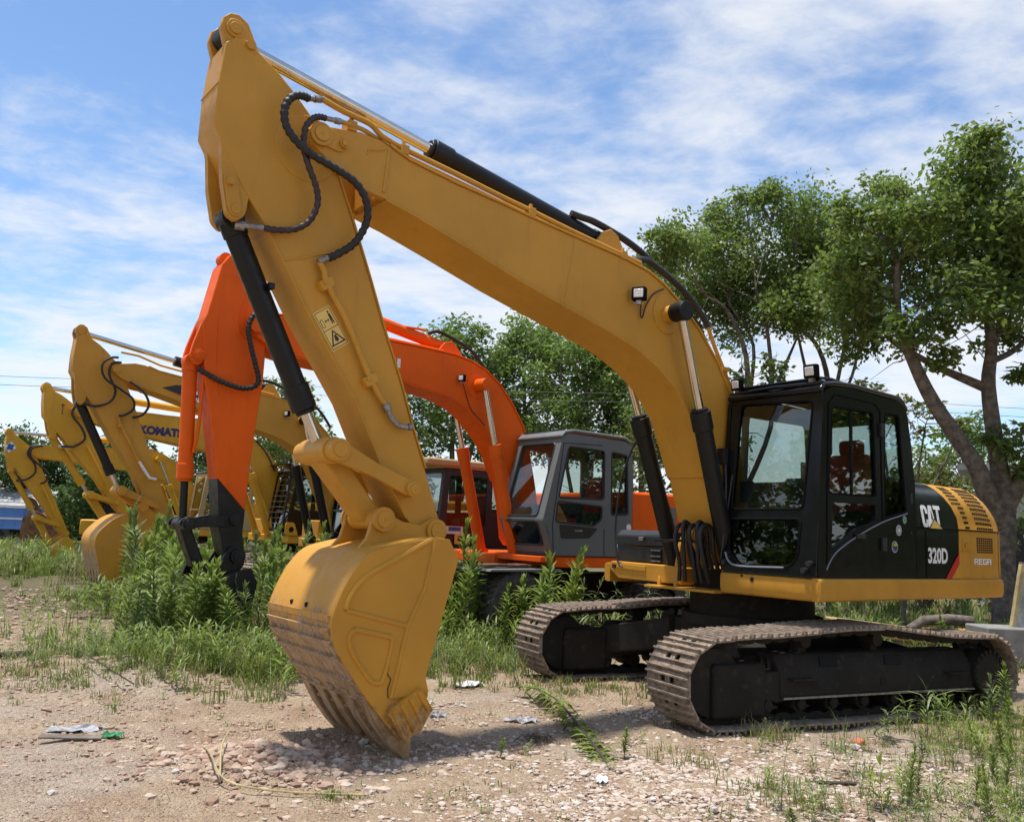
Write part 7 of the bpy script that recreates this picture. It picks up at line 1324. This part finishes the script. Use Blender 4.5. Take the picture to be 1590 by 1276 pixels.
tree('shrub_tree', 'glossy dark leaved shrub behind the lamp on the cab roof', [(st([(4.4, 0), (4.5, 2.2), (4.46, 4.6)], 17), 0.06, 0.015), (st([(4.45, 1.0), (3.9, 3.0), (3.4, 4.3)], 17), 0.045, 0.012)], deep([(4.46, 4.91, 0.43), (3.82, 5.02, 0.31), (4.97, 4.81, 0.37), (3.2, 4.48, 0.37), (2.83, 3.95, 0.37), (4.2, 4.4, 0.4), (5.3, 4.7, 0.3)], 17, 0.5, 8), 0.13, 'leaf_dark', 108, 34, 13, 6, None, 6)
# row of trees in the distance
def auto_tree(name, label, x, y, h, rad, seed, mat='leaf_row', leaf=0.17, nst=2, crown0=0.52, ncl=16, group='row of trees behind the machines', per=34):
    r = random.Random(seed); stems = []; cl = []
    for i in range(nst):
        a = r.uniform(0, 6.28); tx, ty = x + math.cos(a) * rad * 0.45 * (i > 0), y + math.sin(a) * rad * 0.3 * (i > 0)
        stems.append(([(x, y, -0.05 if i == 0 else h * 0.15), (x + (tx - x) * 0.3, y, h * 0.3), (x + (tx - x) * 0.7 + r.uniform(-0.2, 0.2), ty, h * 0.55), (tx, ty, h * 0.88)], 0.15 * h / 8 if i == 0 else 0.09 * h / 8, 0.03))
    for i in range(ncl):
        t = (i + 0.5) / ncl; zz_ = h * (crown0 + (1 - crown0) * t) - 0.3; w = rad * math.sin(PI * min(1, 0.22 + 0.75 * t)) ; a = i * 2.4 + r.uniform(-0.4, 0.4); k = r.uniform(0.35, 0.95)
        cl.append((x + math.cos(a) * w * k, y + math.sin(a) * w * k, zz_, r.uniform(0.55, 0.9) * rad / 2.2))
    return tree(name, label, stems, cl, leaf, mat, seed, per, 12, 5, group, 4)
auto_tree('camphor_tree', 'tree with round crown directly behind the orange boom bend', -1.9, 30, 8.7, 2.3, 201, ncl=20)
auto_tree('camphor_tree', 'tallest tree of the distant row, between orange boom and yellow boom', 0.4, 31, 9.1, 2.5, 202, ncl=22)
auto_tree('camphor_tree', 'tree of the distant row above the grey cab', 2.4, 29, 8.4, 2.4, 203, ncl=20)
auto_tree('camphor_tree', 'tree of the distant row hidden half by the yellow boom bend', 4.6, 30, 8.6, 2.3, 204, ncl=18)
auto_tree('camphor_tree', 'thin sparse tree seen between yellow stick and orange boom', -3.4, 29, 6.3, 1.5, 205, ncl=10, per=20)
auto_tree('camphor_tree', 'small tree between the orange stick and the front yellow stick', -7.6, 30, 6.6, 1.9, 206, ncl=14)
auto_tree('camphor_tree', 'dark tree above the cab with the slatted guard', -9.0, 33, 5.2, 2.2, 207, 'leaf_dark', ncl=14, crown0=0.25)
auto_tree('camphor_tree', 'dark tree behind the lettered yellow boom', -12.5, 36, 5.0, 2.4, 208, 'leaf_dark', ncl=14, crown0=0.2)
auto_tree('camphor_tree', 'dark tree behind the stick of the far left excavator', -18.3, 42, 5.6, 3.2, 209, 'leaf_dark', ncl=16, crown0=0.15, leaf=0.22)
auto_tree('camphor_tree', 'dark tree above the grey shed roof at the left edge', -25.5, 46, 5.4, 3.2, 210, 'leaf_dark', ncl=16, crown0=0.15, leaf=0.22)
auto_tree('camphor_tree', 'dark tree between the two far left excavator booms', -21.5, 46, 4.3, 2.8, 211, 'leaf_dark', ncl=14, crown0=0.15, leaf=0.22)
auto_tree('camphor_tree', 'tree showing above the hedge behind the white building', 15.5, 30, 6.0, 2.2, 212, ncl=14)
r_ = random.Random(77); cl = []
for i in range(90): x = -62 + 140 * i / 90 + r_.uniform(-0.6, 0.6); cl.append((x, 52 + r_.uniform(-2, 2), r_.uniform(0.8, 2.6), r_.uniform(1.2, 1.8))); cl.append((x, 53, 0.7, 1.6))
V, F_ = leaf_cloud(cl, 0.34, 78, 2.2, 46); o = link_mesh('far_hedge', np_mesh('far_hedge', V, F_, 'leaf_dark')); tag(o, 'dark belt of bushes along the far side of the yard', 'hedge', None, 'stuff')

# ================================================================== things at the edges of the yard
# grey shed, blue truck bed and scrap at far left
sh = empty('shed', (-25.2, 42.5, 0), 0.0, 'low grey corrugated roof shed at the left edge', 'shed')
MB().box(-2.6, 2.6, 0, 4, 0, 1.75).build('wall', 'concrete', sh)
m = MB(); m.loft([[(-2.8, -0.25, 1.72), (2.75, -0.25, 1.72), (2.75, -0.25, 1.78), (-2.8, -0.25, 1.78)], [(-2.8, 2.1, 2.62), (2.75, 2.1, 2.62), (2.75, 2.1, 2.68), (-2.8, 2.1, 2.68)], [(-2.8, 4.3, 1.8), (2.75, 4.3, 1.8), (2.75, 4.3, 1.86), (-2.8, 4.3, 1.86)]]); rf = m.build('roof', 'shed_roof', sh)
for i in range(6): t = i / 5.5; MB().box(-2.8, 2.75, -0.27 + 2.35 * t, -0.22 + 2.35 * t, 1.785 + 0.9 * t, 1.80 + 0.9 * t).build('roof_rib', 'shed_roof', rf)
tb = empty('truck_bed', (-20.9, 35.8, 0), 0.05, 'blue truck bed standing behind the scrap at the far left', 'truck')
MB().box(-2.4, 1.35, 0, 2.0, 0.80, 1.72).build('side_wall', 'blue_paint', tb, 0.02); MB().box(-2.45, 1.4, -0.03, 0.03, 1.20, 1.27).build('rail', 'white_wall', tb); MB().box(-2.45, 1.4, -0.03, 0.03, 1.66, 1.74).build('rail', 'white_wall', tb); MB().box(-2.4, 1.3, 0.2, 1.8, 0.45, 0.8).build('chassis', 'undercarriage_black', tb)
for xw in (-1.6, 0.4): w_ = link_mesh('wheel', hubm, tb); w_.location = (xw, 0.15, 0.5); link_mesh('tyre', TY, w_)
sb = empty('scrap_bucket', (-17.2, 32.0, 0), 0.4, 'rusty brown excavator bucket standing left of the far yellow machine', 'bucket')
m = MB(); ribbon(m, [(0.1, 1.9), (0.55, 1.75), (0.95, 1.35), (1.05, 0.9), (0.8, 0.4), (0.3, 0.05)], -0.7, 0.7, -0.06); m.build('shell', 'rust_brown', sb)
for s in (-1, 1): MB().prism([(0.1, 1.9), (0.55, 1.75), (0.95, 1.35), (1.05, 0.9), (0.8, 0.4), (0.3, 0.05), (-0.25, 0.5), (-0.2, 1.5)], s * 0.66, s * 0.71).build('side_plate', 'rust_brown', sb); MB().prism(rpoly([(0.0, 1.8), (-0.25, 2.25), (-0.1, 2.45), (0.15, 2.3), (0.3, 2.0), (0.5, 1.75)], 0.08), s * 0.25, s * 0.32).build('hinge_plate', 'rust', sb)
pt = empty('scrap_plate', (-18.2, 31.6, 0), 0.2, 'dark rusty steel grab lying in the grass at the left edge', 'scrap metal')
MB().prism(rpoly([(-1.3, 0), (1.0, 0), (0.9, 0.5), (0.2, 0.75), (-0.6, 1.25), (-1.3, 1.2)], 0.1), -0.3, 0.3).build('plate', 'rust', pt, 0.03); MB().box(-1.2, 0.8, -0.36, -0.3, 0.2, 0.3).build('rib', 'rust', pt)
rm = empty('scrap_machine', (-13.3, 33.0, 0), 0.25, 'derelict yellow machine frame behind the far left stick', 'scrap machine')
MB().box(-2.2, 1.9, -0.8, 0.8, 0.8, 1.35).build('frame', 'komatsu_yellow', rm, 0.05); MB().box(-1.9, 1.5, -0.7, 0.7, 2.05, 2.2).build('canopy', 'tan_roof', rm, 0.03); MB().box(-1.5, 1.1, -0.5, 0.5, 1.35, 1.9).build('engine', 'undercarriage_black', rm, 0.05)
for x in (-1.7, 1.3):
    for y in (-0.6, 0.6): MB().box(x - 0.05, x + 0.05, y - 0.05, y + 0.05, 1.35, 2.05).build('post', 'undercarriage_black', rm)
for i, (x, z) in enumerate([(0.6, 1.45), (0.9, 1.35), (1.3, 1.4)]): MB().cyl((x, -0.95, z), (x, -0.5, z), 0.22, n=16).build('drum', 'rust', rm)
for x in (-1.6, 1.4): MB().cyl((x, -0.85, 0.5), (x, 0.85, 0.5), 0.5, n=22).build('wheel', 'tyre_rubber', rm, 0.05)
sb.scale = (0.85, 0.85, 0.85); pt.scale = (0.6, 0.6, 0.75)
# white building at the right edge
wb = empty('white_building', (14.2, 22.5, 0), -0.5, 'white walled building with posts, partly seen behind the tree at the right edge', 'building')
MB().box(-2.0, 6.0, 0, 5, 0, 3.6).build('wall', 'white_wall', wb); MB().box(-2.4, 6.3, -0.9, 5.3, 3.6, 3.75).build('roof', 'shed_roof', wb)
for i in range(5): MB().box(-2.0 + i * 1.6, -1.88 + i * 1.6, -0.7, -0.58, 0, 3.6).build('post', 'white_wall', wb)
for i in range(4): w_ = MB().box(-1.4 + i * 1.6, -0.5 + i * 1.6, -0.03, 0.03, 1.0, 2.4).build('window', 'cab_inside', wb); MB().box(-1.43 + i * 1.6, -0.47 + i * 1.6, -0.06, 0.0, 0.94, 1.0).build('sill', 'concrete', w_)
# leaning board and concrete block behind the counterweight
lb = empty('leaning_board', (7.12, 12.5, -0.04), 0.0, 'old white painted board leaning at the right edge behind the engine hood', 'board')
MB().prism([(0.0, 0.55), (0.75, 0.50), (0.90, 1.32), (0.17, 1.40)], 0, 0.04).build('panel', 'weathered_board', lb); MB().prism([(-0.05, 0.53), (0.0, 0.53), (0.17, 1.41), (0.12, 1.41)], -0.02, 0.06).build('batten', 'straw', lb); MB().prism([(0.12, 1.395), (0.92, 1.31), (0.92, 1.35), (0.12, 1.44)], -0.015, 0.055).build('batten', 'wood_grey', lb)
cbk = MB().box(-0.5, 1.2, -0.3, 0.3, 0, 0.5).build('concrete_block', 'concrete', None, 0.02); cbk.location = (7.1, 12.55, 0); tag(cbk, 'grey concrete block under the leaning board at the right edge', 'block')
lg_ = MB().tube([(-0.35, 0, 0.06), (-0.1, 0.05, 0.20), (0.25, 0.02, 0.23), (0.6, 0, 0.22)], [0.06, 0.075, 0.08, 0.075], 12).build('log', 'bark', None); lg_.location = (6.3, 13.2, 0.28); tag(lg_, 'grey log resting on scrap beyond the near track', 'log')
sj = empty('steel_scrap', (5.6, 13.4, 0), -0.1, 'rusty yellow steel frame parts on the ground beyond the near track', 'scrap metal')
MB().obox((0, 0, 0.30), (0.75, 0, -0.06), (0, 0.15, 0), (0, 0, 0.10)).build('beam', 'tan_roof', sj, 0.02); MB().obox((1.3, 0.1, 0.28), (0.7, 0, 0.02), (0, 0.12, 0), (0, 0, 0.09)).build('beam', 'cat_yellow_old', sj, 0.02); MB().obox((2.2, -0.1, 0.35), (0.35, 0, 0.0), (0, 0.2, 0), (0, 0, 0.12)).build('beam', 'rust', sj, 0.02); MB().box(-0.6, 2.4, -0.1, 0.1, 0.0, 0.2).build('sleeper', 'wood_grey', sj)
# overhead wires and their poles outside the picture
for i, (z0, z1, y) in enumerate([(5.55, 5.75, 26.0), (5.95, 6.2, 27.0)]):
    wr = empty('overhead_wire', (0, y, 0), 0, ('lower', 'upper')[i] + ' thin overhead wire crossing the sky behind the trees', 'wire')
    pts = [(-40 + 5 * k, 0, z0 + (z1 - z0) * k / 20 - 0.35 * math.sin(PI * ((k % 10) / 10.0))) for k in range(21)]; MB().tube(pts, 0.007, 5).build('cable', 'black_plastic', wr)
    for xx in (-40, 60): MB().cyl((xx, 0, 0), (xx, 0, 7), 0.12, n=10).build('pole', 'concrete', wr)

# ---- trees standing round the yard outside the picture (seen in the cab glass)
GY = 'trees round the yard'
for i, (x, y, h, rad) in enumerate([(13.5, 8.5, 8.5, 2.6), (17.0, 11.5, 9.0, 3.0), (15.0, 4.0, 8.0, 2.6), (20.5, 7.0, 9.5, 3.0), (14.0, 13.0, 8.0, 2.5), (-15.0, 6.0, 7.0, 2.6), (-18.0, 9.5, 8.0, 3.0), (-17.0, 2.0, 7.5, 2.8), (-6.0, -16.0, 8.0, 3.0), (3.0, -17.0, 9.0, 3.2), (10.0, -12.0, 8.5, 3.0)]):
    auto_tree('camphor_tree', 'leafy tree standing outside the picture beside the yard', x, y, h, rad, 300 + i, 'leaf_camphor', 0.24, 2, 0.12, 20, GY, 26)
